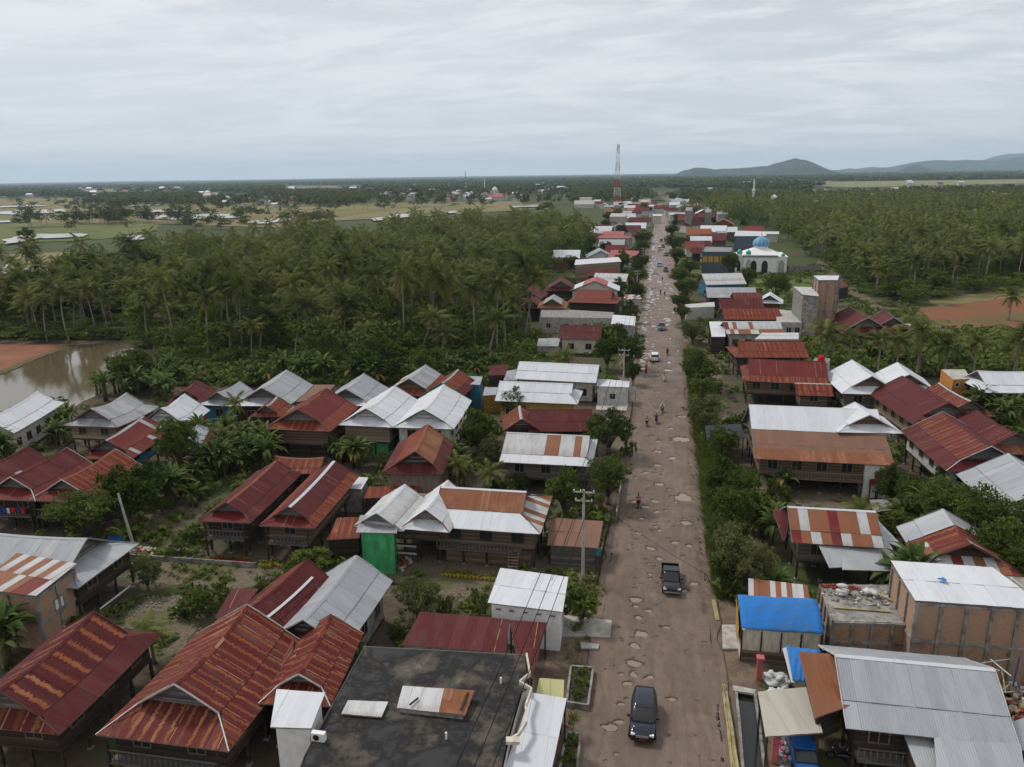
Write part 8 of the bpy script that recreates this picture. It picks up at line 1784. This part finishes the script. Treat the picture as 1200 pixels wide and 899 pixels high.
for _ in range(16000):
    r = random.random()
    if r < .5: x, y = random.triangular(5.9, 9.4, 7.2), random.uniform(64, 165)
    elif r < .6: x, y = random.triangular(-6.8, -3.9, -5.2), random.uniform(36, 230)
    elif r < .66: x, y = random.triangular(5.7, 8.0, 6.2), random.uniform(160, 420)
    else: x, y = random.uniform(-90, 60), random.uniform(36, 130)
    if r >= .66:
        n = math.sin(x*.21+1)*math.sin(y*.17)+.6*math.sin(x*.5+y*.43)
        if n < .1: continue
    elif r >= .45 and math.sin(y*.35)+math.sin(y*1.1+x) < .2: continue
    if not (y > 64 or x < 5 or x > 8.2) : continue
    ok = clear(x, y, -.2) if r >= .66 else True
    if r >= .45 and r < .66 and not clear(x, y, -.3): ok = False
    if ok: s = random.uniform(.5, 1.1)*(1.3 if .0 < r < .45 else .8); gr.append((x, y, 0, s, s*random.uniform(.5, .9), random.choice(GC), random.random()))
mass('grass', gr, ['weed_leaf'])

# ------------------------------------------------------------------ sky, light, air
w = bpy.data.worlds.new('World'); scene.world = w; w.use_nodes = True; nt = w.node_tree; nt.nodes.clear()
class WN(NT):
    def __init__(s, t): s.t = t
k = WN(nt); out = k.n('OutputWorld')
SUN_EL, SUN_AZ = R(52), R(-60)      # azimuth measured from +Y towards +X
sky = k.n('TexSky'); sky.sky_type = 'NISHITA'; sky.sun_disc = False; sky.sun_elevation = SUN_EL; sky.sun_rotation = SUN_AZ; sky.altitude = 50; sky.air_density = 1.0; sky.dust_density = 2.0
b1 = k.n('Background'); k.L(sky.outputs[0], b1.inputs[0]); b1.inputs[1].default_value = .08
d = k.n('TexCoord').outputs['Generated']; x, y, z = k.sep(d)
zz = k.math('ADD', k.math('MAXIMUM', z, 0.0), .11)
P = k.comb(k.math('DIVIDE', x, zz), k.math('DIVIDE', y, zz), 0.0)
n0 = k.noise(k.mapping(P, (.3, .6, 1), (9.1, 4.7, 0)), 1.0, 4, .5); P2 = k.n('VectorMath', operation='ADD'); k.L(P, P2.inputs[0]); k.L(k.comb(k.math('MULTIPLY', n0, 2.2), k.math('MULTIPLY', n0, 1.2), 0.0), P2.inputs[1]); P = P2.outputs[0]
n1 = k.noise(k.mapping(P, (.75, 1.15, 1), (3.1, 1.7, 0)), 1.0, 10, .62); n2 = k.noise(k.mapping(P, (2.0, 4.2, 1), (7.3, 2.2, 0)), 1.0, 8, .62); n3 = k.noise(k.mapping(d, (1.6, 1.6, 5), (1.1, 0, 0)), 1.0, 4, .5)
f = k.math('ADD', k.math('MULTIPLY', n1, .62), k.math('MULTIPLY', n2, .38))
thin = k.ss(f, .42, .58)
c = k.mix(thin, (.365, .378, .40), (.56, .557, .553))
c = k.mix(k.math('MULTIPLY', k.ss(n3, .42, .62), .35), c, (.43, .445, .465))
low = k.ss(z, .30, .04)
c = k.mix(k.math('MULTIPLY', low, .55), c, (.41, .435, .475))
bank = k.math('MULTIPLY', k.ss(z, .035, .0), .55); c = k.mix(bank, c, (.47, .495, .53))
b2 = k.n('Background'); k.L(c, b2.inputs[0]); b2.inputs[1].default_value = 1.12
mx = k.n('MixShader'); mx.inputs[0].default_value = .90; k.L(b1.outputs[0], mx.inputs[1]); k.L(b2.outputs[0], mx.inputs[2]); k.L(mx.outputs[0], out.inputs[0])
sl = bpy.data.lights.new('sun', 'SUN'); sl.energy = 1.5; sl.angle = R(10); sl.color = (1, .97, .92); so = bpy.data.objects.new('sun', sl); COL.objects.link(so)
dv = Vector((math.sin(SUN_AZ)*math.cos(SUN_EL), math.cos(SUN_AZ)*math.cos(SUN_EL), math.sin(SUN_EL))); so.rotation_euler = dv.to_track_quat('Z', 'Y').to_euler()
HAZE = True
if HAZE:
    mb = MB(); mb.box(-24000, 24000, -200, 21000, -4, 470, 'concrete'); ho = mb.build('haze'); ho.data.materials.clear(); hm = bpy.data.materials.new('haze'); hm.use_nodes = True; t = hm.node_tree; t.nodes.clear(); o = t.nodes.new('ShaderNodeOutputMaterial'); v = t.nodes.new('ShaderNodeVolumePrincipled')
    v.inputs['Color'].default_value = (.62, .80, 1.0, 1); v.inputs['Density'].default_value = .000055; v.inputs['Anisotropy'].default_value = .2; t.links.new(v.outputs[0], o.inputs['Volume']); ho.data.materials.append(hm); tag(ho, kind='stuff'); ho.visible_shadow = True
scene.render.engine = 'CYCLES'; cy = scene.cycles; cy.use_denoising = True; cy.max_bounces = 5; cy.diffuse_bounces = 3; cy.glossy_bounces = 2; cy.transmission_bounces = 3; cy.volume_bounces = 1; cy.transparent_max_bounces = 6
cy.use_adaptive_sampling = True; cy.adaptive_threshold = .02; cy.sample_clamp_indirect = 4
try: cy.denoising_prefilter = 'ACCURATE'
except Exception: pass
cy.pixel_filter_type = 'BLACKMAN_HARRIS'
vs = scene.view_settings; vs.view_transform = 'Standard'; vs.look = 'None'; vs.gamma = 1; vs.exposure = 0.62
import os
if os.environ.get('DBG'):
    for h_ in ALLH: print(h_)
